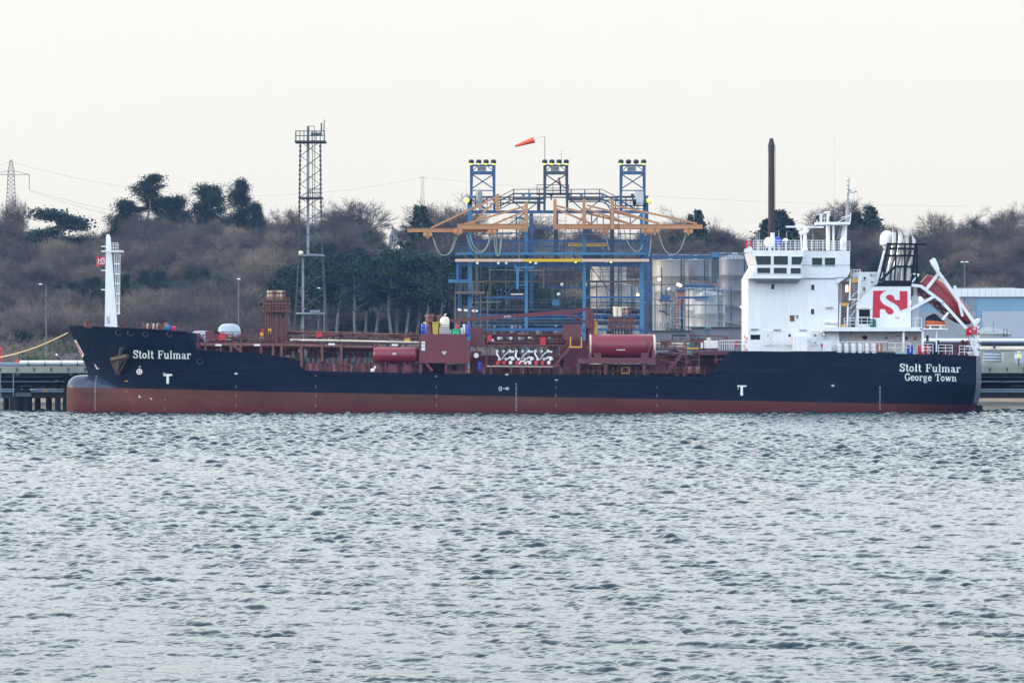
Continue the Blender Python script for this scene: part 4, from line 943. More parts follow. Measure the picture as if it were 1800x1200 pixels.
# fire boxes and yellow signs
for px0, py0, px1, py1, mt in ((384.5,586,396,597,'signal_red'),(556,584,566,592.5,'signal_red'),(460,577.5,464,582,'signal_red'),(457,584,463,590,'yellow_paint'),(471,577,477,582,'yellow_paint'),(711,594,721,600,'yellow_paint'),(501,604.5,508,608,'yellow_paint'),(856,589,864,600,'signal_red'),(949.5,593,959,606,'signal_red'),(576,585,594,590,'deck_red'),(361,581.5,384,597,'house_red'),(624,586,645,592,'deck_red')):
    MB().pb(px0,py0,px1,py1,YW-.35,.5).pb(px0+.4,py1,px0+1.0,py1+5,YW-.3,.1).pb(px1-1.0,py1,px1-.4,py1+5,YW-.3,.1).build('equipment_box', mt, ship)

# ---- vent mast clusters
def vents(px0, px1, ytop, ybase, Y, n=9, plat=((529,535),(540,548))):
    root = MB()
    for i in range(n):
        px = px0 + (px1-px0)*(i+.5)/n; yo = (i % 3)*.7
        root.tube(P(px, ytop+24, Y+yo), P(px, ybase, Y+yo), .09, n=6)
    for px in (px0+2, (px0+px1)/2, px1-2): root.bar(P(px, ytop+22, Y-.5), P(px, ybase, Y-.5), .2)
    for a, b in ((-.3,0),(.3,0)): pass
    r_ = root.build('vent_mast', 'pipe_rust', ship, smooth=True)
    for y0, y1 in plat:
        q = MB(); q.pb(px0-4,y1-3,px1+4,y1,Y-1.1,3).bar(P(px0-4,y0-6,Y-1.1), P(px1+4,y0-6,Y-1.1), .1).bar(P(px0-4,y0-2,Y-1.1), P(px1+4,y0-2,Y-1.1), .08)
        for k_ in range(9): px = px0-4+(px1-px0+8)*k_/8; q.bar(P(px,y0-6,Y-1.1), P(px,y1,Y-1.1), .09)
        q.build('vent_platform', 'pipe_rust', r_)
    for i in range(6):
        px = px0+3 + (px1-px0-6)*(i+.5)/6
        MB().lathe([(.08,0),(.10,.2),(.17,.3),(.17,.5),(.10,.58),(.12,.75),(.19,.82),(.16,.98),(.05,1.02)], P(px, ytop+18, Y+(i%2)*.6-.3), 'z', 8).build('vent_valve', ('rust_cream','rust_cream','pipe_rust')[i % 3], r_, smooth=True)
    return r_
v1 = vents(466, 505, 509, 604, 406.5)
MB().tube(P(483.5,514,406.5), P(483,500,406.5), .12).build('lamp_post', 'dark_steel', v1); MB().lathe([(.2,0),(.24,.2),(.24,.5),(.14,.6)], P(483,501,406.5), 'z', 8).build('lamp_head', 'black_paint', v1)
q = MB(); q.bar(P(455,533,406), P(468,533,406), .12).bar(P(459,540,406), P(466,546,406), .1); q.lathe([(.14,0),(.26,.1),(.26,.4)], P(456,533,406), 'x', 8); q.build('side_lamp', 'dark_steel', v1)
q = MB()
for px in (465,506): q.bar(P(px,548,405.3), P(px+(485-px)*.12,603,405.6), .14)
for y_ in (560,574,588): q.bar(P(467,y_,405.4), P(504,y_,405.4), .07)
q.build('vent_frame', 'deck_red', v1)
v2 = vents(1074, 1112, 537, 604, 409, 7, ((564,566),(574,578)))
for px in (1082,1089): MB().tube(P(px,540,408.5), P(px,556,408.5), .22).build('vent_tube', 'cream_paint', v2, smooth=True)

# ---- horizontal deck tanks
def deck_tank(px0, px1, py0, py1, Y, par=ship):
    r_ = (Z(py0,Y)-Z(py1,Y))/2; zc = (Z(py0,Y)+Z(py1,Y))/2; x0, x1 = X(px0,Y), X(px1,Y); e_ = r_*.22
    return MB().lathe([(.01,0),(r_*.6,e_*.15),(r_*.9,e_*.6),(r_,e_*1.6),(r_,x1-x0-e_*1.6),(r_*.9,x1-x0-e_*.6),(r_*.6,x1-x0-e_*.15),(.01,x1-x0)], (x0, Y, zc), 'x', 28).build('deck_tank', 'tank_red', par, smooth=True, sharp=50)
t1 = deck_tank(655.5, 734, 610.5, 637.5, 402.6)
q = MB()
for px in (662,690,716): q.pprism([(px-7,643),(px-7,640),(px+7,640),(px+7,643),(px+10,656),(px-10,656)], 402.2, .7)
q.build('tank_saddle', 'deck_red', t1)
MB().lathe([(.2,0),(.24,.2),(.1,.35)], P(655,653,401.4), 'z', 8).tube(P(656,651,401.4), P(660,644,401.6), .1).build('drain_valve', 'letter_white', t1, smooth=True)
def cap_text(mb_rects, name, par, Y): 
    mb = MB()
    for a,b,c,d in mb_rects: mb.pb(a,b,c,d,Y,.02)
    mb.build(name, 'letter_white', par)
cap_text([(689,620.5,697,621.6),(690.5,622.2,695.5,623.2)], 'tank_stencil', t1, 402.6-.85)
t2 = deck_tank(1034, 1152, 587.5, 629, 403.6)
MB().pb(1016,629.5,1152,639,401.2,4.4).build('tank_platform', 'deck_red', t2)
q = MB()
for px in (1017,1064,1132): q.pb(px-2.5,638,px+2.5,658,401.4,.4).pprism([(px-6,639),(px+7,639),(px+3,645),(px-3,645)], 401.5, .3)
for px in (1017,1064,1132): q.pb(px-2,638,px+2,658,404.8,.4)
q.build('platform_leg', 'deck_red', t2)
q = MB()
for a,b,c,d in ((1034,622,1040,630),(1044,620,1057,631),(1127,620,1140,631),(1146,615,1151,630)): q.pb(a,b,c,d,402.3,1.5)
q.pb(1043,603,1044.5,624,402.2,.15).pb(1139,601,1141,624,402.2,.15); q.build('tank_saddle', 'deck_red', t2)
cap_text([(1084+i*2.6,614,1085.9+i*2.6,615.6) for i in range(6)], 'tank_stencil', t2, 402.3)
q = MB(); 
for s_ in (0, 1): q.lathe([(1.16,-.04),(1.29,0),(1.16,.2)], (X(1037,403.6) if s_ == 0 else X(1148.5,403.6), 403.6, (Z(587.5,403.6)+Z(629,403.6))/2), 'x', 28)
q.build('tank_end_band', 'cream_paint', t2, smooth=True)
# yellow walkway gate, ladder
q = MB(); q.pb(1001.5,592,1004,611,402.6,.15).pb(1021,592,1023,610,402.6,.15).pb(999,608.5,1023,611,402.5,.6).pb(1001.5,592,1004,611,404,.15).pb(1021,592,1023,610,404,.15); q.build('gate_frame', 'yellow_paint', ship)
q = MB(); q.bar(P(976,641,402.6), P(1001,611,402.6), .28).bar(P(975,628,402.6), P(1000,598,402.6), .08)
for i in range(9): t = i/8; q.bar(P(976+25*t,641-30*t,402.5), P(976+25*t,641-30*t,403.6), .2, .08)
q.bar(P(976,641,403.7), P(1001,611,403.7), .28).build('stairway', 'deck_red', ship)
q = MB(); q.pb(1205,611,1231,613.4,402.6,1.6); q.build('platform_edge', 'yellow_paint', ship)
q = MB(); q.bar(P(1172,655,402.8), P(1205,613,402.8), .3).pb(1205,601,1207,660,402.6,.35).pb(1228,601,1230,658,402.6,.35).bar(P(1206,600,402.7), P(1229,600,402.7), .1).bar(P(1205,645,402.7), P(1228,645,402.7), .12).pb(1258,612,1260,640,402.7,.3)
for i in range(6): q.bar(P(1206,620+i*6,402.7), P(1229,620+i*6,402.7), .06)
q.build('stairway', 'deck_red', ship)
MB().pb(1168,624,1282,658,409,.3).pb(1230,617,1282,624,405,4).build('trunk_side', 'deck_red', ship)
q = MB()
for i in range(12): q.tube(P(1170+i*5,618+rq.uniform(0,8),408), P(1170+i*5,656,408), rq.choice([.08,.12,.16]), n=6)
q.bar(P(1155,622,407), P(1200,624,407), .3).bar(P(1150,630,407.5), P(1205,632,407.5), .22).bar(P(1215,632,407.5), P(1262,634,407.5), .3); q.lathe([(.4,0),(.4,.8),(.25,.9)], P(1183,650,404), 'z', 10).lathe([(.3,0),(.3,.5),(.2,.7)], P(1213,656,401.6), 'z', 8).lathe([(.3,0),(.3,.5),(.2,.7)], P(1227,656,401.6), 'z', 8)
q.build('cargo_pipes', 'pipe_rust', ship)
for a, b, c, d, mt in ((1238,599,1262,612,'white_shade'),(1232,602,1236,612,'white_shade'),(1212,603,1218,610,'teal_plastic'),(1266,605,1272,614,'teal_plastic'),(1292,598,1295,610,'signal_red'),(1243,594,1249,599,'cream_paint')):
    MB().pb(a,b,c,d,405.5,1.2).pb(a+.5,b-.8,c-.5,b,405.7,.8).build('deck_locker', mt, ship)
q = MB(); q.bar(P(1244,577,406), P(1244,600,406), .14).bar(P(1243,579,406), P(1222,598,406), .09); q.lathe([(.12,0),(.3,.12),(.3,.3),(.1,.4)], P(1245,580,406), 'z', 8); q.build('fog_horn_post', 'green_plastic' if False else 'teal_plastic', ship)
q = MB()
for i in range(9): q.bar(P(1264+i*3.2,598,404), P(1264+i*3.2,615,404), .06)
q.bar(P(1264,598,404), P(1312,598,404), .07).bar(P(1264,604,404), P(1312,604,404), .06).build('poop_rail', 'white_shade', ship)
# ---- maroon deckhouse with stores on its roof
dh = MB(); dh.pprism([(737,587),(818,587),(818,598),(825.5,598),(825.5,638),(737,638)], 401.6, 11).build('deckhouse', 'house_red', ship); dh_o = ship.children[-1]
q = MB(); q.pb(741,600,747,616,401.5,.15); q.build('notice_board', 'letter_white', dh_o); MB().pb(741.6,603,746.3,604.4,401.45,.1).pb(741.8,609,746.4,610,401.45,.1).build('notice_board', 'grey_steel', dh_o)
cap_text([(776.4,617.5,785.4,618.4),(777.6,619.4,784.2,620.6),(779.5,621.4,782.4,622.8)], 'house_emblem', dh_o, 401.5)
q = MB(); q.pb(737,638,742,657,401.8,.4).pb(782,638,786,657,401.8,.4).pb(818,638,822,657,401.8,.4).bar(P(749,638,401.8), P(760,652,401.8), .28).pb(786,640,820,655,403,1).pb(742,638,782,657,411,.5); q.build('house_leg', 'deck_red', dh_o)
q = MB(); q.pb(783,638,786,657,402.6,.2).pb(786,655,818,657,402.6,1); q.build('house_coaming', 'deck_red', dh_o)
MB().lathe([(.01,0),(.28,0),(.28,-.1),(.01,-.1)], P(799,646.5,402.9), 'y', 12).build('opening', 'black_paint', dh_o)
MB().pb(818,646,824,652,402.4,.8).build('equipment_box', 'signal_red', dh_o)
# cowls
for px, y0 in ((755.5,551),(774,553)):
    MB().lathe([(.36,0),(.3,.2),(.24,.6),(.24,1.1),(.42,1.25),(.48,1.6),(.4,1.85)], (X(px,403), 403, Z(587,403)), 'z', 14).build('ventilator', 'pipe_rust', dh_o, smooth=True)
    MB().tube((X(px,403),403,Z(557,403)), (X(px,403),403,Z(y0+1,403)), .55, .5, n=14).build('ventilator_head', 'pipe_rust', dh_o, smooth=True)
MB().pb(783,562,785,587,404,.12).build('lamp_post', 'grey_steel', dh_o)
ZR = Z(587, 402.2)
def drum(px, w_, py_top, mat, label, cat, grp=None, Y=402.6, lid=None, zb=None, n=16, name='drum'):
    zb = ZR if zb is None else zb; r_ = w_/2*Y/F; h_ = Z(py_top, Y)-zb; o = thing(name, label, cat, (X(px,Y), Y, zb), grp)
    MB().lathe([(r_*.94,0),(r_,.04),(r_,h_*.32),(r_*1.05,h_*.34),(r_,h_*.36),(r_,h_*.64),(r_*1.05,h_*.66),(r_,h_*.68),(r_,h_*.93),(r_*.93,h_*.96)], (X(px,Y),Y,zb), 'z', n).build('body', mat, o, smooth=True)
    MB().lathe([(r_*.95,h_*.955),(r_*.95,h_),(r_*.5,h_*1.02)], (X(px,Y),Y,zb), 'z', n).build('lid', lid or mat, o, smooth=True); return o
drum(743.7, 7, 568.5, 'blue_plastic', 'blue plastic barrel on the left edge of the maroon deckhouse roof', 'barrel', 'blue barrels on the deckhouse roof', name='barrel')
drum(751, 6.5, 570, 'blue_plastic', 'second blue plastic barrel on the deckhouse roof, right behind the first', 'barrel', 'blue barrels on the deckhouse roof', 403.6, name='barrel')
drum(747.5, 6.5, 566, 'yellow_plastic', 'pale yellow drum behind the two blue barrels on the deckhouse roof', 'drum', Y=405.2)
bn = thing('bin', 'mustard yellow wheeled bin between the red ventilators on the deckhouse roof', 'bin', (X(765.5,402.6), 402.6, ZR))
MB().add([P(761,587,402.4),P(770,587,402.4),P(770,587,403),P(761,587,403),P(760,567,402.2),P(771,567,402.2),P(771,567,403.1),P(760,567,403.1)], [(0,1,5,4),(1,2,6,5),(2,3,7,6),(3,0,4,7),(0,3,2,1)]).build('body', 'yellow_plastic', bn)
MB().pb(759.5,565.6,771.5,567.2,402.1,1.1).build('lid', 'yellow_plastic', bn)
ibc = thing('container', 'white caged liquid container on the deckhouse roof under the cream tank', 'container', (X(781,402.6), 402.6, ZR))
MB().pb(772.6,575.5,789.6,586,402.3,1.0).build('body', 'white_shade', ibc); q = MB()
for i in range(6): q.pb(772+i*3.5,575,772.5+i*3.5,586.8,402.2,.06)
for y_ in (575,579,583,586.4): q.pb(772,y_,790,y_+.6,402.2,.06)
q.build('cage', 'grey_steel', ibc)
ct = thing('tank', 'cream dome-topped tank standing on the white caged container of the deckhouse roof', 'tank', (X(781,402.8), 402.8, Z(575,402.8)))
MB().lathe([(.5,0),(.54,.05),(.54,.7),(.48,.95),(.3,1.1),(.12,1.15)], (X(781,402.8),402.8,Z(575,402.8)), 'z', 18).build('body', 'cream_paint', ct, smooth=True); MB().path([P(779,557,402.8), P(782,553,402.8), P(785,551.5,402.8)], .07).build('pipe', 'letter_white', ct)
MB().lathe([(.56,.18),(.57,.22),(.56,.26)], (X(781,402.8),402.8,Z(575,402.8)), 'z', 18).build('strap', 'grey_steel', ct)
gb = thing('crate', 'bright green plastic crate on the deckhouse roof', 'crate', (X(801.5,402.6), 402.6, ZR))
MB().pb(795,579,808,587,402.3,.9).build('body', 'green_plastic', gb); MB().pb(794.5,578,808.5,579.4,402.2,1.1).build('rim', 'green_plastic', gb)
q = MB().lathe([(.16,0),(.16,.35),(.08,.5),(.1,.6)], P(803,577.6,402.7), 'z', 8); single(q, 'canister', 'signal_red', 'small red canister on the green crate', 'canister', smooth=True)
drum(811.8, 4.6, 576, 'white_shade', 'short white can beside the green crate on the deckhouse roof', 'can', 'white cans on the deckhouse roof', name='can')
drum(815.6, 4.6, 570, 'white_shade', 'tallest white can near the right end of the deckhouse roof', 'can', 'white cans on the deckhouse roof', 403.3, name='can')
drum(792, 3.4, 580, 'white_shade', 'narrow white can between caged container and green crate', 'can', 'white cans on the deckhouse roof', name='can')
drum(822.8, 5, 571, 'blue_plastic', 'dark blue gas bottle at the right end of the deckhouse', 'bottle', None, 402.2, zb=Z(592,402.2), name='gas_bottle')
drum(802, 5, 572.5, 'blue_plastic', 'blue drum behind the green crate on the deckhouse roof', 'drum', None, 404, name='drum')
# ---- hose crane
YC = 405.5
cr_ = MB(); cr_.lathe([(.42,0),(.42,2.2),(.5,2.25),(.5,2.5)], P(1037,612,YC), 'z', 16).build('crane_pedestal', 'deck_red', ship, smooth=True); crane = ship.children[-1]
cr_ = MB(); cr_.pprism([(1029.5,577),(1029.5,548),(1030,545),(1024,548),(1020,549.5),(1006,551),(1003,560),(999,560),(998,552),(790.5,566.5),(790,560.8),(1004,544),(1022,541.5),(1034,540.6),(1040,542),(1044,550),(1044,577)], YC-.35, .8)
cr_.build('crane_boom', 'deck_red', crane)
cr_ = MB(); cr_.pb(1030,562,1041.5,577,YC-.7,.3).bar(P(1031,548,YC-.5), P(1034,572,YC-.5), .3).tube(P(1008,556,YC-.5), P(1031,566,YC-.5), .14).build('luffing_cylinder', 'deck_red', crane)
cap_text([(886+i*3.2,555.4-i*.2,887.6+i*3.2,557.4-i*.2) for i in range(4)], 'boom_stencil', crane, YC-.37)
q = MB(); q.pb(1045,565,1050,590,YC,.4)
for i in range(5): q.pb(1044,566+i*5,1051,567+i*5,YC-.1,.6)
q.build('crane_ladder', 'yellow_paint', crane)
# floodlights on posts by the crane tip
q = MB(); q.bar(P(813,546,YC+1), P(813,590,YC+1), .16).bar(P(828,540,YC+1), P(828,590,YC+1), .2).bar(P(808,545,YC+1), P(833,546,YC+1), .1)
lp_ = q.build('lamp_post', 'deck_red', ship)
for a, b in ((808,544.5),(819,545.5),(833,546.5),(837,546.5)): MB().bar(P(a-3.5,b-1,YC+.8), P(a+3,b+.5,YC+.8), .22).build('floodlight', 'letter_white', lp_)
# box houses
MB().pb(990,569.5,1022,597,404.5,3).pb(991.5,571,1020.5,595.5,404.46,.05).build('locker_house', 'deck_red', ship)
MB().pb(827,576,851,598,405.5,3).build('locker_house', 'deck_red', ship)
# ---- cargo manifold
MB().pb(984,598,1034,657,411.5,.4).build('locker_wall', 'deck_red', ship)
MB().pb(1152,622,1170,657,411,.4).build('locker_wall', 'deck_red', ship)
q = MB(); q.pb(852,588,992,605.5,407.5,.5).pb(827,598,851,606,405,2).pb(826,625,990,657,411.5,.4).pb(828,617,846,628,406,1.5); q.build('manifold_bulkhead', 'deck_red', ship); mbk = ship.children[-1]
q = MB()
for i in range(22): q.tube(P(853+i*6.3+rq.uniform(-1.5,1.5),584,407.2), P(853+i*6.3,590,407.2), .07, n=5)
q.bar(P(850,588,407), P(992,588,407), .1).bar(P(850,584,407), P(985,584,407), .07); q.build('manifold_rail', 'pipe_rust', ship)
for i, px in enumerate((876.5,881.5,892,898,913,919,930.5,937,966)):
    MB().lathe([(.01,-.05),(.17,-.05),(.2,0),(.2,.1)], P(px,594.5,407.3), 'y', 12).build('gauge', ('bright_steel','cream_paint','pipe_bluegrey')[i % 3] , mbk, smooth=True)
for px, py, mt in ((851,592,'letter_white'),(866,599,'letter_white'),(974,598,'teal_plastic'),(926,610,'letter_white'),(829,594,'letter_white')): MB().ball(P(px,py,406.5), .16, .22, n=8).build('lamp_globe', mt, mbk, smooth=True)
q = MB(); q.pb(848,641,988,645,400.9,.35).pb(849,644,988,646,401,3.4); tray = q.build('drip_tray', 'deck_red', ship)
q = MB()
for px in (851,863,898,919,949,986): q.pb(px-1.8,641,px+1.8,658,400.9,.3)
q.build('tray_leg', 'deck_red', tray); MB().bar(P(856,643.5,400.8), P(972,644.5,400.8), .06).build('tray_pipe', 'cream_paint', tray)
def flange(mb, c, r=.28, d=.14): mb.lathe([(.01,-d),(r,-d),(r,0),(.01,0)], c, 'y', 10)
mm = random.Random(9)
for i in range(9):            # reducers and valves of each manifold line
    px = 875+i*11.2; q = MB(); a = mm.choice([-1,1])
    q.tube(P(px,640,403), P(px,638,406.8), .14); 
    if i % 3 == 0: q.path([P(px,617,402.8), P(px-2,622,402.7), P(px+a*2,628,402.6), P(px+4,633,402.6)], .1, 8)
    elif i % 3 == 1: q.path([P(px-4,632,402.7), P(px+1,624,402.6), P(px+7,619,402.7), P(px+10,618,402.8)], .09, 8)
    else: q.path([P(px-5,631,402.6), P(px-2,628,402.6), P(px+5,628,402.6), P(px+7,632,402.6)], .09, 8); q.path([P(px-4,618,402.7), P(px+6,618.5,402.7)], .11, 8)
    flange(q, P(px-1,617,402.6), .16); flange(q, P(px+3,631,402.5), .17)
    q.build('reducer_pipe', ('bright_steel','hatch_grey','white_shade')[i % 3], mbk, smooth=True)
    q = MB(); flange(q, P(px,637,402.4), .2); q.tube(P(px,637,402.5), P(px,637,406), .16); q.build('cargo_valve', ('signal_red','signal_red','white_shade')[i % 3], mbk, smooth=True)
    q = MB(); q.tube(P(px+2,612,404.5), P(px+2,640,404.5), .12); flange(q, P(px+5,624,403.2), .2); q.tube(P(px+5,624,403.3), P(px+5,624,407), .14, n=8); q.build('line_pipe', 'dark_steel' if i % 2 else 'pipe_rust', mbk, smooth=True)
MB().path([P(913,640,401.4), P(915,635,401.4), P(921,634,401.4), P(924,640,401.4), P(926,635,401.4), P(931,635,401.4), P(933,640,401.4)], .07).build('hose_handrail', 'letter_white', mbk, smooth=True)
q = MB(); q.lathe([(.1,0),(.16,-.02),(.26,-.02),(.28,.04),(.2,.1)], P(837,624.5,402.5), 'y', 14); q.build('blank_flange', 'letter_white', mbk, smooth=True)
MB().pb(840,636,846,651,402.6,.8).build('equipment_box', 'blue_plastic', ship)
for px in (978,971,966): MB().path([P(px,606,403.5), P(px-2,640,403.5)], .13).build('line_pipe', 'deck_red', mbk)
q = MB()
for px, w_ in ((854,2.4),(874,.9),(964,1.2),(984,1.4)): q.pb(px,605,px+w_,641,402.9,.3)
q.pb(826,606,992,608,402.9,.4).bar(P(830,600,402.9), P(990,601,402.9), .07); q.build('walkway_frame', 'deck_red', ship)
# under the big tank: pipes, yellow frame
q = MB(); q.pb(1092,645,1093.5,657,402,.1).pb(1105.5,645,1107,657,402,.1).pb(1092,645,1107,646,402,.1).pb(1092,655,1107,656.5,402,.1).build('gate_frame', 'yellow_paint', ship)
q = MB(); q.pb(1017,640,1168,657,407,.4)
for i in range(10): q.lathe([(.35,0),(.35,.3),(.16,.35),(.16,.8),(.3,.82),(.3,.95)], P(1028+i*14+mm.uniform(-3,3),657,405), 'z', 8)
q.bar(P(1150,645,402.2), P(1205,646,402.2), .08).bar(P(988,645,402.2), P(1016,645,402.2), .08); q.build('tank_hatches', 'deck_red', ship)
q = MB()
for i in range(6): q.pprism([(892+i*18,657),(896+i*18,649),(900+i*18,649),(904+i*18,657)], 402.5, .8)
q.build('hatch_coaming', 'deck_red', ship)
q = MB()
for i in range(42):
    px = 541+i*17; 
    if 735 < px < 826: continue
    q.bar(P(px,646,400.8), P(px,interp(px,[(540,652),(1240,661)]),400.8), .05)
q.bar(P(541,646,400.8), P(735,647.5,400.8), .05).bar(P(990,652,400.8), P(1236,654,400.8), .05); q.build('deck_rail', 'deck_red', ship)

# ============================================================ superstructure
YS = 402.2
sup = MB(); sup.pprism([(1315.3,486),(1473,486),(1473,617),(1315.3,618)], YS, 11.8).build('accommodation_block', 'white_paint', ship); acc = ship.children[-1]
# bridge: wheelhouse and near wing
q = MB(); q.pprism([(1320.5,441),(1494,441),(1494,479),(1489,487),(1474,497.5),(1470,497.5),(1470,489),(1315,489),(1320,478),(1328,466)], YS-.1, 12).build('wheelhouse', 'white_paint', ship); wh = ship.children[-1]
q = MB(); q.pprism([(1321,440),(1414,440),(1409,466),(1409,489.5),(1316.2,489.5),(1323,478),(1328,466)], 400.4, 1.8).build('bridge_wing', 'white_paint', wh)
q = MB(); q.add([P(1327,490,400.4),P(1409,490,400.4),P(1409,490,YS),P(1327,490,YS),P(1329,497.5,YS),P(1402,497.5,YS)], [(0,1,2,3),(0,4,5,1),(0,3,4),(1,5,2),(3,2,5,4)]).build('wing_bracket', 'grey_steel', wh)
MB().pb(1319,465.5,1494,466.4,400.36 if False else YS-.14,.06).pb(1319,488.3,1470,489.3,YS-.16,.06).pb(1470,487,1490,488,YS-.16,.06).build('wheelhouse_seam', 'grey_steel', wh)
def window(pts, Y, par, mat='glass', fr=1.0, fm='white_paint'):
    cx = sum(p[0] for p in pts)/len(pts); cy_ = sum(p[1] for p in pts)/len(pts)
    grow_ = [(p[0]+math.copysign(fr, p[0]-cx), p[1]+math.copysign(fr, p[1]-cy_)) for p in pts]
    f_ = MB()
    n = len(pts)
    for i in range(n):
        j = (i+1) % n; vs = [P(*grow_[i],Y-.07),P(*grow_[j],Y-.07),P(*pts[j],Y-.07),P(*pts[i],Y-.07),P(*grow_[i],Y+.05),P(*grow_[j],Y+.05),P(*pts[j],Y+.05),P(*pts[i],Y+.05)]
        f_.add(vs, [(0,1,2,3),(0,4,5,1),(2,6,7,3),(4,7,6,5)])
    w_ = f_.build('window', fm, par); MB().pprism(pts, Y-.02, .03).build('pane', mat, w_); return w_
for pts in ([(1327.5,450),(1355,450),(1355,465),(1330.5,465)],[(1360,450),(1385,450),(1385,465),(1360,465)],[(1391.5,451),(1414,451),(1409,465.5),(1391,465.5)][:4]):
    if pts[1][0] > 1410: pts = [(1391.5,451),(1412.2,451),(1407.6,465),(1391.5,465)]
    window(pts, 400.4, wh, fr=.6)
for pts in ([(1331,470.5),(1354,470.5),(1354,480),(1331,480)],[(1360,470.5),(1383,470.5),(1383,480.5),(1360,480.5)],[(1390,471),(1407.6,471),(1407.6,481),(1390,481)]): window(pts, 400.4, wh, fr=.6)
for pts in ([(1427.5,453),(1445,453),(1445,467.5),(1427.5,467.5)],[(1450,453),(1468,453),(1468,467.5),(1450,467.5)]): window(pts, YS-.1, wh)
for a, b, c, d in ((1355.5,499.5,1361,508.5),(1426,500.5,1431.5,509.5),(1425.5,543,1431,552)): window([(a,b),(c,b),(c,d),(a,d)], YS, acc, fr=.8)
for a, b, c, d, mt in ((1388.6,555,1396.4,564.6,'pipe_rust'),(1400.5,555,1402.6,559.6,'dark_steel'),(1319.5,589,1336,596.4,'black_paint')): MB().pb(a,b,c,d,YS-.04,.1).pb(a-.8,b-.8,c+.8,b,YS-.08,.12).build('louvre', mt, acc)
M('seam_grey', (.50,.53,.56), .5)
for cx in (1350,1388,1432):          # doors, rounded
    q = MB(); w_ = 7.5
    pts = [(cx-w_,607),(cx-w_,585),(cx-w_+2,581),(cx+w_-2,581),(cx+w_,585),(cx+w_,607)]
    dr = MB().pprism(pts, YS-.09, .1).build('door', 'white_shade', acc); MB().pprism([(cx-2,587),(cx+2,587),(cx+2,592),(cx-2,592)], YS-.12, .05).build('door_window', 'dark_steel' if cx == 1388 else 'seam_grey', dr); MB().pb(cx+4,594,cx+5.4,596,YS-.16,.08).build('handle', 'grey_steel', dr)
MB().pb(1395,591.5,1419,617,401.0,1.1).build('ladder_box', 'white_paint', acc)
q = MB()
for a, b in ((1320,579),(1360,580),(1405,580.5),(1452,541)): q.bar(P(a,b-.6,YS-.15), P(a+13,b-.6,YS-.15), .12).bar(P(a+3,b-.6,YS-.15), P(a+3,b+1.4,YS-.05), .06)
q.build('rain_gutter', 'grey_steel', acc)
q = MB(); q.bar(P(1346,604,YS-.5), P(1394,605,YS-.5), .06).bar(P(1346,599,YS-.5), P(1394,600,YS-.5), .05)
for px in (1341,1346,1352,1370,1393): q.bar(P(px,596,YS-.5), P(px,616,YS-.5), .05)
q.build('side_rail', 'white_paint', acc)
q = MB()
for y_ in (489,503,536,574,608): q.pb(1311.5,y_,1315.5,y_+1.2,404,.5)
q.build('lamp_bracket', 'white_paint', acc)
MB().pb(1308,590,1315,614,403,2).pb(1305,600,1308,614,403,1).build('front_locker', 'white_paint', acc)
for px, py in ((1309,592),(1310.5,601),(1308,608),(1310,613),(1313,596)): MB().pb(px-.7,py-1.2,px+.9,py+1.2,402.9,.2).build('fire_hose_box', 'signal_red', acc)
# ---- monkey island: rails, radar, domes, masts
q = MB(); YR_ = 400.6
def rail(q, a, b, y0, y1, Y, n, rows=3, w_=.055, yb0=None, yb1=None):
    for i in range(n+1): px = a+(b-a)*i/n; q.bar(P(px,y0+(yb1 or 0)*i/n,Y), P(px,y1+(yb1 or 0)*i/n,Y), w_)
    for k_ in range(rows): y_ = y0+(y1-y0)*k_/rows; q.bar(P(a,y_,Y), P(b,y_+(yb1 or 0),Y), w_)
rail(q, 1324, 1455, 422.5, 440, YR_, 18, 4); rail(q, 1324, 1455, 422.5, 440, YR_+11, 14, 4); q.bar(P(1324,422.5,YR_), P(1324,422.5,YR_+11), .05).bar(P(1324,430,YR_), P(1324,430,YR_+11), .05)
rail(q, 1455, 1494, 424, 441, YS, 6, 4); q.build('bridge_rail', 'white_paint', wh)
q = MB(); q.pb(1312,423,1320,425,402,.5).pb(1312,429,1320,431,402,.5).pb(1315,421,1320,440,402,.4); q.bar(P(1309,441,401.5), P(1322,437,401.5), .4).bar(P(1308,441,401.5), P(1318,444,401.5), .3); q.build('side_lamp_rack', 'white_paint', wh)
for y_ in (424,430,435): MB().tube(P(1311,y_,401.8), P(1314,y_,401.8), .17).build('side_lamp', 'signal_red' if y_ > 423 else 'dark_steel', wh)
MB().pb(1319,422,1321.2,438,401.6,.3).build('life_ring_rack', 'signal_red', wh)
for px, y0 in ((1329,404),(1332,407),(1335,408),(1369,404),(1383,407),(1429,411)): MB().tube(P(px,440,405), P(px,y0,405), .05, .03, n=5).build('whip_antenna', 'grey_steel', wh)
q = MB(); q.tube(P(1415,440,404), P(1415,405,404), .24, .17, n=10).tube(P(1409,440,404), P(1408,410,404), .08, n=6).tube(P(1415,440,404), P(1415,431,404), .34, .22, n=10); rd = q.build('radar_post', 'white_paint', wh, smooth=True)
q = MB(); q.tube(P(1405,410,403.6), P(1416,409.5,403.6), .2, .24, n=10).lathe([(.3,0),(.34,.3),(.2,.6)], P(1416,409,404), 'z', 12); q.build('radar_motor', 'white_paint', rd, smooth=True)
MB().bar(P(1381.5,398.5,404), P(1447.5,399.2,404), .25, .17).bar(P(1413,401,404), P(1418,401,404), .3, .4).build('radar_scanner', 'white_paint', rd)
MB().lathe([(.35,0),(.52,.2),(.58,.5),(.5,.8),(.3,1.0)], P(1352.5,434,403), 'z', 14).tube(P(1353,440,403), P(1354,432,403), .15).lathe([(.15,0),(.28,.1),(.2,.75),(.26,.9)], P(1358,424,403), 'z', 10).build('antenna_dome', 'white_paint', wh, smooth=True)
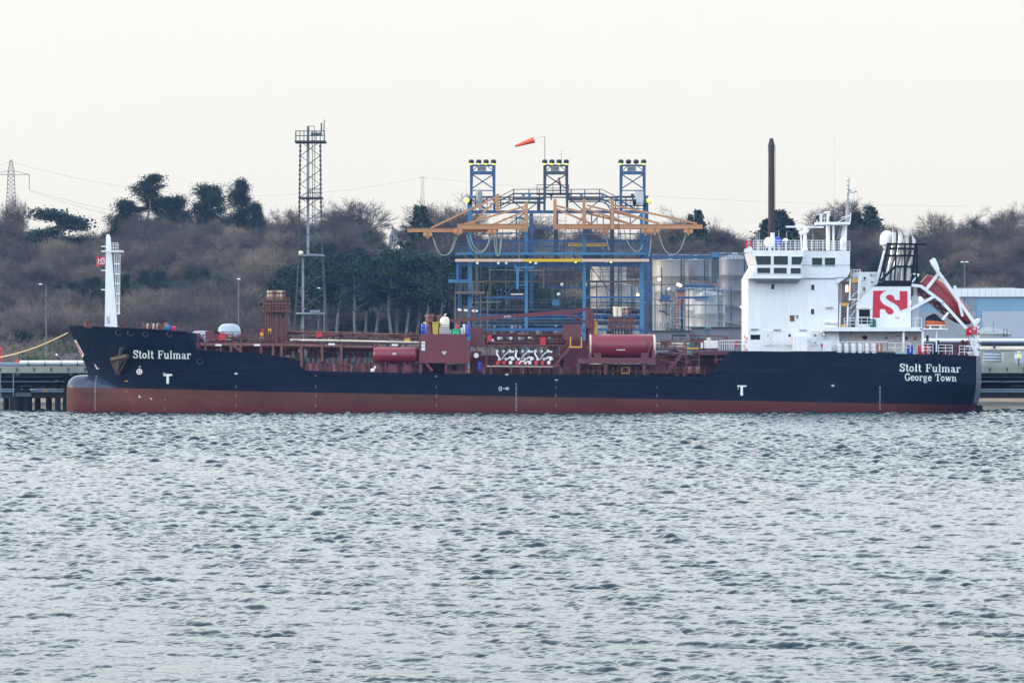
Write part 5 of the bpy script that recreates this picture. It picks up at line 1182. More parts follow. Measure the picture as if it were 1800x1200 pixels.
MB().ball(P(1367.5,424,403.5), .34, .52).tube(P(1367.5,440,403.5), P(1367.5,427,403.5), .08).build('covered_searchlight', 'blue_plastic', wh, smooth=True)
MB().lathe([(.1,0),(.3,.05),(.34,.2),(.2,.34),(.02,.4)], P(1380.5,425,403.5), 'z', 12).tube(P(1380.5,440,403.5), P(1380.5,425,403.5), .05).build('antenna_dome', 'cream_paint', wh, smooth=True)
MB().pb(1335,428,1338.5,433,402,.3).build('life_ring_box', 'yellow_paint', wh)
# main mast
YA = 407
q = MB(); q.tube(P(1455.5,440,YA), P(1455.5,395,YA), .22, n=10).tube(P(1465,440,YA), P(1465,395,YA), .12, n=8).tube(P(1482,440,YA+.4), P(1485,395,YA+.4), .36, .25, n=10); mm_ = q.build('radar_mast', 'white_paint', ship, smooth=True)
q = MB(); q.pb(1434.5,390.2,1494.5,394.2,YA-1,2.4).build('mast_platform', 'white_paint', mm_)
q = MB(); q.bar(P(1436,377,YA-.9), P(1436,391,YA-.9), .1).bar(P(1443,376,YA-.9), P(1443,391,YA-.9), .25).bar(P(1449,379,YA-.9), P(1449,391,YA-.9), .08).bar(P(1495,374,YA-.9), P(1494,391,YA-.9), .12).bar(P(1471,391,YA-.9), P(1494,379,YA-.9), .08).bar(P(1436,377,YA-.9), P(1449,376,YA-.9), .06).bar(P(1436,384,YA-.9), P(1456,384,YA-.9), .06).bar(P(1478,383,YA-.9), P(1494,378,YA-.9), .08)
q.tube(P(1456,391,YA), P(1456,373,YA), .19, .16).tube(P(1449,374,YA-.5), P(1459,373,YA-.5), .12).build('mast_rail', 'white_paint', mm_)
MB().tube(P(1461.5,391,YA-.6), P(1461.5,380,YA-.6), .22).build('mast_horn', 'dark_steel', mm_); MB().tube(P(1437,386,YA-1), P(1437,379,YA-1), .15).tube(P(1434,383,YA-1), P(1437,383,YA-1), .12).build('mast_lamp', 'dark_steel', mm_)
q = MB(); q.tube(P(1489,391,YA), P(1489.5,360,YA), .24, .14).tube(P(1489.5,360,YA), P(1493,312,YA), .09, .04, n=6).bar(P(1489,340,YA), P(1507,337,YA), .1).bar(P(1491,334,YA), P(1496,336,YA), .2).bar(P(1504,337,YA), P(1504,334,YA), .08)
q.bar(P(1508,338,YA), P(1508,371,YA), .025).bar(P(1502,338,YA), P(1499,352,YA), .025)
for y_ in (350,356,343,326,318,332): q.bar(P(1488.6,y_,YA-.05), P(1493,y_,YA-.05), .14)
q.build('signal_pole', 'grey_steel', mm_)
MB().path([P(1467,391,YA), P(1467,235,YA)], .012, 4).build('wire_antenna', 'grey_steel', mm_)
q = MB(); q.bar(P(1472,420,YA), P(1478,395,YA), .06).bar(P(1476,420,YA), P(1482,395,YA), .06)
for i in range(8): q.bar(P(1471+i*1.2,420-i*3,YA), P(1477+i*.8,420-i*3,YA), .04)
q.build('mast_ladder', 'grey_steel', mm_)
MB().ball(P(1482,425,YA-.7), .36, .5).build('compass_globe', 'white_shade', mm_, smooth=True)
# ---- stair tower aft of the bridge
q = MB(); q.pb(1472.5,497,1480,575,405,6).pb(1491,475,1493.5,480,402.5,.3); q.build('stair_casing', 'seam_grey', ship); stc = ship.children[-1]
M('stair_brown', (.16,.09,.09), .6)
for a0, a1, y0, y1 in ((1477.5,1489.5,537,573),(1495,1509,493,526)):
    q = MB()
    n_ = 8
    for i in range(n_): y_ = y0+(y1-y0)*i/(n_-1); q.pb(a0,y_,a1,y_+1.5,402.6+i*.1,.4)
    sd_ = q.build('stair_flight', 'stair_brown', stc)
    q = MB(); q.bar(P(a0-.6,y0-4,402.6), P(a0-1.8,y1+2,402.5), .16).bar(P(a1+.8,y0-4,402.6), P(a1-.2,y1+2,402.5), .16); q.build('stringer', 'white_paint', sd_)
for a, b, c, d in ((1480,532,1491,538),(1477,570,1489,575),(1497,490,1508,496)): MB().pb(a,b,c,d,402.5,.3).build('step_edge', 'yellow_paint', stc)
q = MB(); rail(q, 1496, 1512, 474, 488, 402.6, 3, 3); q.bar(P(1494,524,402.6), P(1511,508,402.6), .06).bar(P(1489,545,402.6), P(1508,530,402.6), .06).bar(P(1492,560,402.6), P(1503,545,402.6), .05).bar(P(1512,474,402.6), P(1512,515,402.6), .1).pb(1491,525,1512,527.5,402.8,3).pb(1489,491,1496,493,402.8,4); q.build('stair_rail', 'white_paint', stc)
MB().pb(1486.5,501,1491,513,403,.2).build('lit_doorway', 'warm_lamp', stc)
MB().pb(1491,545,1505,573,404.5,.3).pb(1473,497,1480,575,404.9,.08).build('stair_wall', 'seam_grey', stc)
# ---- casing and funnel
q = MB(); q.pprism([(1509,478),(1552,478),(1552,500),(1536,505),(1512,525),(1509,525)], 404.5, 7).build('engine_casing', 'white_paint', ship); cas = ship.children[-1]
for a,b,c,d,mt in ((1518.4,487,1521.6,491,'dark_steel'),(1529,481,1534.5,485.5,'seam_grey'),(1530.5,482.2,1533.5,484.3,'white_paint'),(1536,480.5,1541,484.5,'seam_grey'),(1531,494.6,1535,496.4,'dark_steel'),(1516.5,503,1521,508,'seam_grey'),(1518,506,1520.5,511,'pipe_rust'),(1515,492.5,1523,494,'seam_grey')): MB().pb(a,b,c,d,404.42,.1).build('wall_fitting', mt, cas)
YF = 402.6
q = MB(); q.pprism([(1505.5,575),(1505.5,531),(1537,503.2),(1601,503.2),(1601,575)], YF, 6.5).build('funnel', 'white_paint', ship); fun = ship.children[-1]
MB().pprism([(1536.5,503.2),(1552,494.5),(1552.5,493),(1600,493),(1601.4,503.2)], YF-.03, 6.5).build('funnel_top', 'black_paint', fun)
MB().pb(1603,520,1615,575,404,.6).pb(1606,504,1612,520,404,.4).build('funnel_trunk', 'seam_grey', fun)
def lg(x, y): return (1500+x/8.57, 420+y/8.57)
A_ = [(700,785),(815,785),(815,1036),(702,1080),(692,1040),(660,1000),(610,965),(560,940),(515,912),(492,885),(496,862),(515,845),(545,838),(580,843),(605,862),(620,890),(625,918),(700,918)]
B_ = [(300,778),(505,778),(455,795),(420,825),(402,862),(402,905),(420,945),(455,980),(510,1010),(560,1035),(595,1062),(608,1092),(600,1118),(575,1133),(545,1135),(515,1122),(492,1095),(478,1055),(400,1055),(400,1190),(290,1190)]
C_ = [(615,1196),(700,1196),(700,1180),(668,1176),(640,1180)]
em = MB()
for pl in (A_, B_, C_): em.pprism([lg(a, b) for a, b in pl], YF-.04, .04)
em.build('funnel_emblem', 'logo_red', fun)
MB().pb(1510,544,1529.3,569.5,YF-.06,.1).build('louvre', 'black_paint', fun); MB().pb(1508,541,1531,543,YF-.12,.14).bar(P(1510,557,YF-.4), P(1529,557,YF-.4), .05).bar(P(1513,540,YF-.1), P(1526,540,YF-.1), .1).build('louvre_frame', 'white_shade', fun)
# exhaust pipes
def bend(pts, r0, r1): 
    q = MB(); n_ = len(pts)-1
    for i, (a, b) in enumerate(zip(pts, pts[1:])): q.tube(P(*a), P(*b), r0+(r1-r0)*i/n_, r0+(r1-r0)*(i+1)/n_, n=14)
    return q
for pts, r0, r1 in (([(1560,495,404.2),(1561,478,404.2),(1568,450,404.2),(1571.5,424,404.2),(1571.5,408,404.2)],.25,.22),([(1572,495,403.8),(1574,470,403.8),(1580,446,403.8),(1583,424,403.8),(1583,414,403.8)],.34,.26),
                    ([(1584,495,404.4),(1585,478,404.4),(1589,455,404.4),(1593,435,404.4),(1593.5,414,404.4)],.32,.27),([(1596,495,404),(1597,470,404),(1605,448,404),(1606.5,423,404)],.26,.2),([(1580,478,405.4),(1588,452,405.4),(1590,420,405.4)],.2,.2)):
    ex = bend(pts, r0, r1).build('exhaust_pipe', 'bright_steel', fun, smooth=True)
for px, y_, r_ in ((1583,414,.26),(1593.5,414,.27),(1606.5,423,.2)):
    c = P(px, y_, 403.9); MB().add([c+Vector((-r_,-.2,0)), c+Vector((r_,-.2,0)), c+Vector((r_,.3,0)), c+Vector((-r_,.3,0)), c+Vector((-r_,-.2,.62)), c+Vector((-r_,.3,.62))], [(0,1,4),(1,2,5,4),(2,3,5),(3,0,4,5)]).build('exhaust_tip', 'bright_steel', fun)
M('tip_white', (.7,.7,.68), .4)
MB().tube(P(1569.5,430,403.4), P(1569.5,402,403.4), .06, .04).build('whip_antenna', 'white_paint', fun)
q = MB()
for a, b in ((1543,1562),(1572,1576),(1590,1591),(1601,1609),(1611,1611)): 
    for y_ in (402.9, 405.6): q.bar(P(a if y_ < 404 else a+2,503,y_), P(b,428,y_), .17)
for y_, a, b in ((428.5,1560,1616),(436.5,1559,1613),(449,1556,1612.5),(468,1574,1612)):
    for k_ in (402.9, 405.6): q.bar(P(a,y_,k_), P(b,y_+.9,k_), .2)
    q.bar(P(a,y_,402.9), P(a,y_,405.6), .16).bar(P(b,y_+.9,402.9), P(b,y_+.9,405.6), .16)
q.bar(P(1613,429.5,402.9), P(1628.5,430,402.9), .22).bar(P(1574,468,402.8), P(1547,494,402.8), .24); q.build('exhaust_cage', 'black_paint', fun)
q = MB(); q.bar(P(1602,481,402.9), P(1615.5,482,402.9), .14).bar(P(1615.5,482,402.9), P(1601,498,402.9), .16).bar(P(1602,481,402.9), P(1602,503,402.9), .12); q.build('davit_arm', 'white_paint', fun)
# satellite dome
q = MB(); q.tube(P(1545,480,405), P(1556,440,405), .18, n=8).tube(P(1549,480,406), P(1557,440,405.4), .12, n=8).lathe([(.25,0),(.5,.45)], P(1558,438,405.2), 'z', 14); dm = q.build('dome_mast', 'white_paint', ship, smooth=True)
MB().lathe([(.72,0),(.76,.02),(.77,.35),(.76,.7),(.70,1.0),(.58,1.25),(.38,1.44),(.18,1.52),(.02,1.54)], P(1559,430.5,405.2), 'z', 22).build('satellite_dome', 'white_paint', dm, smooth=True)
# ---- boat deck aft
q = MB(); q.pb(1445,575,1621,582,401.0,14).pb(1618,577,1666,579.4,401,8).build('boat_deck', 'white_paint', ship); bd = ship.children[-1]
MB().pb(1473,582,1622,618,403.6,.3).pb(1473,582,1475,618,402,2).build('deckhouse_wall', 'white_shade', ship); aw = ship.children[-1]
q = MB(); q.pb(1586.5,582,1590,618,401.2,.3).pb(1620,582,1624,618,401.2,.3).pb(1645,579,1647.5,618,401.3,.2).pb(1445,582,1449,585,401.2,1).bar(P(1448,586,401.2), P(1448,590,401.2), .2); q.build('deck_pillar', 'white_paint', bd)
for a,b,c,d,mt in ((1515.5,589.5,1524.5,596.5,'yellow_paint'),(1516.6,590.4,1523.4,595.6,'white_shade'),(1446,585.5,1450.5,591,'dark_steel'),(1446.5,592,1450.8,596.5,'seam_grey'),(1473,585.5,1476,591.5,'pipe_rust'),(1556,592,1560,595.5,'teal_plastic'),(1590.5,592,1596,597,'house_red'),(1574.5,593,1582,600.5,'letter_white'),(1576,589,1581,590,'logo_red'),(1607,590.5,1613,593,'orange_paint'),(1606,594,1612,597,'logo_red'),(1628,589,1632.6,600,'house_red'),(1443,604,1447.4,609.6,'logo_red'),(1495,584,1497,588,'grey_steel'),(1431,588,1435,590.4,'logo_red'),(1431,600.6,1435,604,'grey_steel')):
    MB().pb(a,b,c,d,403.5 if a > 1450 else YS-.12,.12).build('wall_sign' if mt not in ('dark_steel','seam_grey') else 'wall_fitting', mt, aw)
q = MB(); q.pb(1447,608.5,1461,617,401.4,1).build('deck_locker', 'white_paint', ship)
q = MB(); rail(q, 1447, 1560, 600.5, 618, 401.1, 8, 1); rail(q, 1560, 1600, 602.5, 619, 401.1, 3, 2); rail(q, 1622, 1640, 604.5, 621, 401.1, 2, 3); rail(q, 1650, 1674, 606, 622, 401.1, 2, 3); rail(q, 1686, 1714, 607.5, 624, 401.1, 3, 3); q.build('stern_rail', 'white_paint', ship)
q = MB(); rail(q, 1484, 1535, 559, 575, 401.2, 5, 3); rail(q, 1535, 1620, 559, 575, 401.2, 8, 1); q.build('boat_deck_rail', 'white_paint', bd)
for i, lab in enumerate(['first from the left','second from the left','third from the left','third from the right','second from the right','rightmost, beside the lifebuoy']):
    px = 1475.5+i*12.15; drum(px, 8, 603, 'white_paint', f'white plastic drum at the poop rail below the funnel, {lab}', 'drum', 'row of white drums at the poop rail', 401.5, zb=ztop(px)-.02, name='drum')
lb = MB(); cxx = P(1546,610.5,401.4); rr_ = .36
for i in range(20):
    a, b = R(i*18), R(i*18+18); lb.tube(cxx+Vector((math.cos(a)*rr_*.7,0,math.sin(a)*rr_*1.1)), cxx+Vector((math.cos(b)*rr_*.7,0,math.sin(b)*rr_*1.1)), .1, n=6)
M('lifebuoy_orange', (.55,.08,.03), .5)
single(lb, 'lifebuoy', 'lifebuoy_orange', 'orange-red lifebuoy hanging on the poop rail right of the white drums', 'lifebuoy', smooth=True)
drum(1599.5, 10.5, 607.5, 'blue_plastic', 'bright blue barrel standing alone at the poop rail beside the pillar', 'barrel', None, 401.6, zb=ztop(1600)-.02, name='barrel')
drum(1618.5, 9.5, 607.5, 'logo_red', 'left of the two crimson barrels at the poop rail', 'barrel', 'crimson barrels at the poop rail', 401.6, zb=ztop(1618)-.02, name='barrel')
drum(1629, 8.5, 607, 'logo_red', 'right of the two crimson barrels at the poop rail', 'barrel', 'crimson barrels at the poop rail', 401.7, zb=ztop(1629)-.02, name='barrel')
drum(1534.5, 11, 561, 'teal_plastic', 'dark teal drum on the boat deck in front of the funnel', 'drum', None, 402.0, zb=Z(575,402), name='drum')
drum(1498.5, 8, 564, 'blue_plastic' if False else 'dark_steel', 'dark drum on the boat deck at the foot of the stairs', 'drum', None, 402.2, zb=Z(575,402.2), name='drum')
q = MB()
for a, b in ((1449,561),(1456,562),(1463,562)): q.lathe([(.05,0),(.24,.04),(.26,.3),(.24,.55),(.05,.6)], P(a,b+5,401.6), 'x', 10)
q.pb(1448,571,1470,575,401.3,.6).build('raft_cradle', 'white_shade', bd, smooth=True)
# mooring gear on the poop
for px, r_, mt in ((1650,.5,'black_paint'),(1662,.62,'deck_red'),(1678,.62,'deck_red'),(1694,.5,'deck_red')):
    q = MB(); q.lathe([(.2,0),(r_,.02),(r_,.12),(r_*.55,.14),(r_*.55,.7),(r_,.72),(r_,.82),(.2,.84)], P(px-7,611,405), 'x', 14); q.pb(px-6,614,px+6,625,404.6,.9).pb(px-3,598+mm.uniform(-1,4),px+1,614,406,.6).build('mooring_winch', mt, ship, smooth=True)
q = MB(); q.lathe([(.3,0),(.34,.1),(.2,.5),(.36,.8)], P(1644,624,402.5), 'z', 10).lathe([(.3,0),(.34,.1),(.2,.5),(.36,.8)], P(1640,624,403.5), 'z', 10); q.pb(1637,606,1648,610,403.6,.8); q.build('bollard', 'black_paint', ship, smooth=True)
q = MB(); q.tube(P(1700,600,405), P(1706,620,404), .2).pb(1688,600,1712,604,406,.8).pb(1690,610,1714,616,406,.6).build('mooring_winch', 'deck_red', ship)
# ---- free-fall lifeboat launching frame
YD = 403.0
dv = MB()
for y_ in (YD, YD+3.6):
    dv.bar(P(1638,462,y_), P(1656,489,y_), .95, .3).bar(P(1654,485,y_), P(1720,578,y_), .5, .35)
    dv.bar(P(1602,501,y_), P(1619,503,y_), .4, .3).bar(P(1618,502.5,y_), P(1658,532,y_), .42, .3).bar(P(1656,531,y_), P(1712,592,y_), .42, .3)
dvo = dv.build('launching_frame', 'white_paint', ship)
q = MB()
for y_ in (YD, YD+3.6):
    q.pprism([(1637,463),(1634,458),(1641,453),(1645,455),(1652,474),(1646,478)], y_-.15, .35)
q.bar(P(1638,460,YD), P(1638,460,YD+3.6), .3); q.build('frame_head', 'white_paint', dvo)
q = MB()
for y_ in (YD-.1, YD+3.7):
    q.bar(P(1627,510,y_), P(1652,478,y_), .32).bar(P(1586,560,y_), P(1590,550,y_), .5).bar(P(1588,550,y_), P(1643,520.5,y_), .38, .3).bar(P(1678,502,y_), P(1692,556,y_), .26).bar(P(1656,562,y_), P(1667,549,y_), .25).pprism([(1588,546),(1600,545),(1592,570),(1583,574),(1586,560)], y_, .2)
q.build('frame_strut', 'white_paint', dvo)
q = MB(); q.pb(1713,566,1721,626,YD-.3,.5).pb(1713,566,1721,626,YD+3.6,.5).bar(P(1700,578,YD), P(1716,626,YD), .32).bar(P(1703,590,YD+3.6), P(1716,626,YD+3.6), .3)
for y_ in (570,586,600,612): q.pb(1718,y_,1724,y_+2,YD-.3,.2).pb(1712,y_-1,1714,y_+5,YD-.5,.3)
q.bar(P(1713,566,YD), P(1721,562,YD+3.6), .3).bar(P(1700,620,YD), P(1724,618,YD), .14).bar(P(1698,609,YD), P(1724,606,YD), .12); q.build('frame_post', 'white_paint', dvo)
for y_ in (568,577,585,601,614): MB().pb(1720,y_,1722.4,y_+2.2,YD-.35,.1).build('frame_lamp', 'dark_steel', dvo)
# the lifeboat: an enclosed hull of its own, nose down on the rails
lbx = thing('lifeboat', 'red enclosed free-fall lifeboat, nose down on its white launching frame at the stern', 'lifeboat', tuple(P(1663,534,YD+1.9)))
c0 = P(1619.5,495.5,YD+1.9); c1 = P(1706,568,YD+1.9); ax_ = (c1-c0); L_ = ax_.length; ax_.normalize(); upv = Vector((-ax_.z, 0, ax_.x)); 
if upv.z < 0: upv = -upv
def lbsec(t, a, k=1.0):
    r_ = interp(t, [(0,.9),(.04,1.12),(.15,1.24),(.6,1.26),(.82,1.0),(.93,.6),(1,.12)])*k
    up_, sd_ = math.sin(a), math.cos(a); up_ = math.copysign(abs(up_)**.75, up_); sd_ = math.copysign(abs(sd_)**.75, sd_)
    return c0 + ax_*L_*t + upv*(up_*r_*(1.12 if up_ > 0 else 1.0)) + Vector((0,1,0))*sd_*r_*1.05
def lbpart(a0, a1, name, mat, k=1.0, t0=0, t1=1, cap=True, par=lbx):
    q = MB(); nt_, na = 16, 10
    for i in range(nt_+1):
        for j in range(na+1): q.v.append(tuple(lbsec(t0+(t1-t0)*i/nt_, a0+(a1-a0)*j/na, k)))
    q.f = [(i*(na+1)+j, (i+1)*(na+1)+j, (i+1)*(na+1)+j+1, i*(na+1)+j+1) for i in range(nt_) for j in range(na)]
    if cap: q.f.append(tuple(range(na+1)))
    return q.build(name, mat, par, smooth=True, sharp=50)
M('boat_dark_red', (.10,.012,.014), .45, var=.2)
can = lbpart(R(-8), R(188), 'canopy', 'boat_red'); lbpart(R(-172), R(-8), 'hull', 'boat_dark_red')
q = MB()
for t in (.12,.26,.40,.54,.66): q.bar(lbsec(t, R(222), 1.02), lbsec(t+.05, R(222), 1.02), .1, .04)
for t in (.2,.34,.48,.62): q.bar(lbsec(t, R(250), 1.02), lbsec(t+.03, R(250), 1.02), .08, .03)
q.build('retro_tape', 'white_shade', can)
for t in (.15,.3,.45,.6): q = MB(); q.bar(lbsec(t, R(205), 1.01), lbsec(t+.07, R(205), 1.01), .09, .03); q.bar(lbsec(t+.02, R(238), 1.01), lbsec(t+.075, R(238), 1.01), .07, .03); q.build('marking', 'white_shade', can)
q = MB(); q.bar(lbsec(.18, R(100), 1.0), lbsec(.30, R(95), 1.0), .6, .4); q.build('hatch_cover', 'cream_paint', can)
q = MB(); cc = lbsec(.0, R(240), .5); q.tube(cc, cc-ax_*.3, .3, .3, n=10); q.bar(cc-ax_*.3+upv*.3, cc-ax_*.3-upv*.3, .08).bar(cc-ax_*.3+Vector((0,.3,0)), cc-ax_*.3-Vector((0,.3,0)), .08).build('propeller', 'dark_steel', lbx, smooth=True)
# rescue boat
rb = thing('rescue_boat', 'small orange rescue boat under a dark cover below the lifeboat', 'boat', tuple(P(1643,577,402.4)))
q = MB(); ns = 9
for i in range(ns+1):
    t = i/ns; px = 1629+34*t; wv = interp(t, [(0,.6),(.5,.85),(.8,.6),(1,.08)])
    for k_ in range(7): a = math.pi*k_/6; q.v.append((X(px,402.6), 402.6+.6-math.cos(a)*wv, Z(563+5*abs(t-.1)*.6,402.4)-math.sin(a)*(.8-.3*t)*(1 if wv > .2 else .4)))
q.f = [(i*7+k_, (i+1)*7+k_, (i+1)*7+k_+1, i*7+k_+1) for i in range(ns) for k_ in range(6)]; q.build('hull', 'orange_paint', rb, smooth=True)
q = MB(); q.v = []
for i in range(ns+1):
    t = i/ns; px = 1629+33*t; wv = interp(t, [(0,.55),(.5,.8),(.8,.55),(1,.08)]); hgt = interp(t, [(0,.35),(.35,.75),(.5,.8),(.75,.35),(1,.05)])
    for k_ in range(7): a = math.pi*k_/6; q.v.append((X(px,402.6), 402.6+.6-math.cos(a)*wv, Z(563+5*abs(t-.1)*.6,402.4)+.02+math.sin(a)*hgt))
q.f = [(i*7+k_, (i+1)*7+k_, (i+1)*7+k_+1, i*7+k_+1) for i in range(ns) for k_ in range(6)]; q.build('cover', 'black_paint', rb, smooth=True)
MB().pb(1634,573,1637,577,402.4,1.2).pb(1652,573,1655,577,402.4,1.2).pb(1629,571,1661,572.4,402.2,.1).build('cradle', 'white_shade', rb)
# ensign
fl = MB()
for i in range(11):
    for j in range(7): u, v = i/10, j/6; fl.v.append((X(1717.5-19.5*u,402.5), 402.4+.14*math.sin(u*7+v*1.5), Z(574.5+ (14.5-1*u)*v - 2.2*math.sin(u*3.6)+2.5*u, 402.5)))
fl.f = [(i*7+j, (i+1)*7+j, (i+1)*7+j+1, i*7+j+1) for i in range(10) for j in range(6)]
en = tag(fl.build('ensign', 'logo_red', fixn=False, smooth=True), 'red ensign flying at the white stern post below the lifeboat', 'flag')
mb = MB(); strokes(mb, [(1.2,[(1716,576.5),(1710,578.5)]),(1.0,[(1716,579.5),(1711,576.2)]),(.9,[(1713.4,575.6),(1713.2,580)]),(2.0,[(1704.5,581),(1706.5,583.2)])], lambda a, b: (X(a,402.2), 402.16, Z(b,402.2))); mb.build('ensign_canton', 'letter_white', en, fixn=False)
# mooring rope from the bow to the jetty
q = MB(); pr = [P(117.5+( -170)*t, 585.5 + (40*t + 62*t*(1.0)) - 44*t*t*.25 + 8*math.sin(math.pi*t), 407+28*t) for t in [i/24 for i in range(25)]]
a_, b_ = P(119,585,407.4), P(-60,632,438); pr = [a_.lerp(b_, t)-Vector((0,0,1.9*4*t*(1-t)*.42)) for t in [i/24 for i in range(25)]]
q.path(pr, .075, 6); single(q, 'mooring_rope', 'rope', 'thick pale mooring rope sagging from the bow to the left edge', 'rope')
# ============================================================ blue loading gantry on the jetty behind the ship
DZ = Z(643, 424)          # jetty deck level
YG, YB = 436.0, 449.0
gt = thing('loading_gantry', 'blue steel loading gantry with ochre jibs and three light masts behind the ship', 'gantry', (X(980,YG), YG, DZ))
for px, y0, w_, Y, mt in ((826,344,.5,YG,'gantry_light_blue'),(925,372,.36,YG,'gantry_light_blue'),(1027,372,.38,YG,'gantry_light_blue'),(1128,372,.42,YG,'gantry_light_blue'),
                       (838,372,.3,YB,'gantry_brown'),(934,372,.45,YB,'gantry_blue'),(977,372,.55,YB,'gantry_dark'),(1033,400,.6,YB,'gantry_dark'),(1076,372,.5,YB,'gantry_dark'),(1136,344,.5,YB,'gantry_blue'),(861,404,.25,YB,'gantry_brown')):
    q = MB(); q.bar((X(px,Y),Y,DZ), P(px,y0,Y), w_, w_*.9); q.box(X(px,Y)-w_, X(px,Y)+w_, Y-w_, Y+w_, DZ, DZ+.12); q.build('column', mt, gt)
def beam(a, ya, b, yb, w_, h_, Y, mt='gantry_blue', nm='beam', par=gt):
    return MB().bar(P(a,ya,Y), P(b,yb,Y), w_, h_).build(nm, mt, par)
for args in ((822,372.5,1140,372.5,.3,.34,YG),(826,401.5,1138,401.5,.25,.2,YG),(820,423.5,1135,423.5,.25,.28,YG),(804,465,1130,465,.3,.5,YG),(827,522.5,921,522.5,.22,.25,YG),(1030,522.5,1127,522.5,.22,.25,YG),
             (822,372.5,1140,372.5,.3,.3,YB),(826,347,1138,347,.2,.16,YB,'gantry_dark'),(826,423,1138,423,.2,.16,YB),(826,495,1136,495,.3,.2,YB,'gantry_dark')): beam(*args)
beam(800,579,1130,579,.4,.36,YG-.2,'gantry_blue'); beam(800,571,1130,571,.2,.12,YG+3,'gantry_light_blue'); beam(880,560,1060,560,.2,.15,YG+3,'gantry_light_blue'); 
for a, ya, b, yb, w_, mt in ((826,372,862,345,.14,'gantry_blue'),(862,372,826,350,.12,'gantry_dark'),(885,401,925,373,.12,'gantry_blue'),(830,423,862,403,.12,'gantry_dark'),(890,345,925,372,.12,'gantry_dark'),(925,372,955,348,.12,'gantry_blue'),(1000,348,1027,372,.12,'gantry_dark'),(1030,372,1060,347,.12,'gantry_dark'),
                       (1056,345,1076,372,.14,'gantry_blue'),(1076,345,1125,372,.16,'gantry_blue'),(1010,401,1030,374,.1,'gantry_dark'),(1032,403,1056,375,.1,'gantry_dark'),(1098,403,1130,374,.12,'gantry_dark'),(925,470,890,520,.09,'gantry_blue'),(905,485,880,522,.08,'gantry_dark'),(1035,465,1080,522,.1,'gantry_dark'),(1080,522,1055,560,.12,'gantry_blue'),(1040,560,1060,530,.1,'gantry_blue'),(1070,430,1045,455,.08,'gantry_dark'),(860,450,830,465,.08,'gantry_dark'),(862,430,905,463,.07,'gantry_blue')):
    beam(a, ya, b, yb, w_, w_, YG+.5, mt, 'brace')
# long walkway with handrail
q = MB(); q.pb(800,443.5,1135,448,YG-1.6,1.4); wk = q.build('walkway', 'gantry_light_blue', gt)
q = MB(); rail(q, 802, 1134, 428.5, 444, YG-1.6, 26, 3, .06); q.build('handrail', 'gantry_blue', wk)
q = MB()
for i in range(12): px = 812+i*28; q.bar(P(px,448,YG-1), P(px+8,463,YG-.2), .1)
q.build('bracket', 'gantry_dark', wk)
q = MB(); q.pb(816,493,1136,496.5,YB-6,1.4); w2 = q.build('walkway', 'gantry_brown', gt); q = MB(); rail(q, 820, 1134, 478, 493, YB-6, 20, 2, .05); q.build('handrail', 'gantry_dark', w2)
q = MB(); q.pb(836,526,1170,527,YB-8,1).pb(825,536.5,1180,537.5,YB-8,1); q.build('pipe_run', 'gantry_dark', gt)
for y_, z_ in ((545,'gantry_dark'),(555,'gantry_blue'),(566,'gantry_dark'),(590,'gantry_dark')):
    q = MB(); q.tube(P(835,y_,YG+5), P(1130,y_+.5,YG+5), .2, n=8).tube(P(835,y_+4,YG+5.5), P(1130,y_+4,YG+5.5), .14, n=8).build('pipe_run', z_, gt, smooth=True)
rg = random.Random(8)
for i in range(16): 
    px = 885+i*15.5; q = MB(); q.lathe([(.3,0),(.35,.1),(.35,.45),(.15,.5),(.15,.9)], P(px,rg.uniform(585,592),YG+2), 'z', 8).bar(P(px-3,578+rg.uniform(-4,4),YG+2), P(px+5,580+rg.uniform(-4,4),YG+2), .16); q.build('pump_valve', rg.choice(['gantry_dark','grey_steel','dark_steel','hatch_grey']), gt, smooth=True)
for k_ in range(2):       # thick black loading hoses drooping over the lower deck
    q = MB(); px0 = 905+k_*58; q.path([P(px0+56*t, 586-12*4*t*(1-t), YG+1.2) for t in [i/10 for i in range(11)]], .22, 8).build('loading_hose', 'black_paint', gt, smooth=True)
# scaffold tubes, pipe drops and cable trays inside the bays
rs_g = random.Random(55)
for i in range(96):
    px = rs_g.uniform(830, 1134); a = rs_g.choice([375,403,425,466,497,524]) + rs_g.uniform(-2,2); Y = YG+rs_g.uniform(3,12)
    if rs_g.random() < .55: q = MB().bar(P(px,a,Y), P(px+rs_g.uniform(-1,1),a+rs_g.uniform(25,80),Y), rs_g.choice([.06,.09,.14]))
    else: q = MB().bar(P(px,a+8,Y), P(min(1136,px+rs_g.uniform(20,90)),a+8+rs_g.uniform(-1,1),Y), rs_g.choice([.06,.09,.12]))
    q.build('pipe_drop', rs_g.choice(['gantry_brown','gantry_dark','gantry_dark','gantry_blue','galvanised']), gt)
for i, px in enumerate((846,869,893,958,1004,1055,1092,1112)):
    q = MB(); q.bar(P(px,466,YG+2), P(px+(14 if i % 2 else -14),522,YG+2), .07).bar(P(px,524,YG+2), P(px+(12 if i % 2 else -12),576,YG+2), .07); q.build('scaffold_brace', 'gantry_dark' if i % 2 else 'gantry_blue', gt)
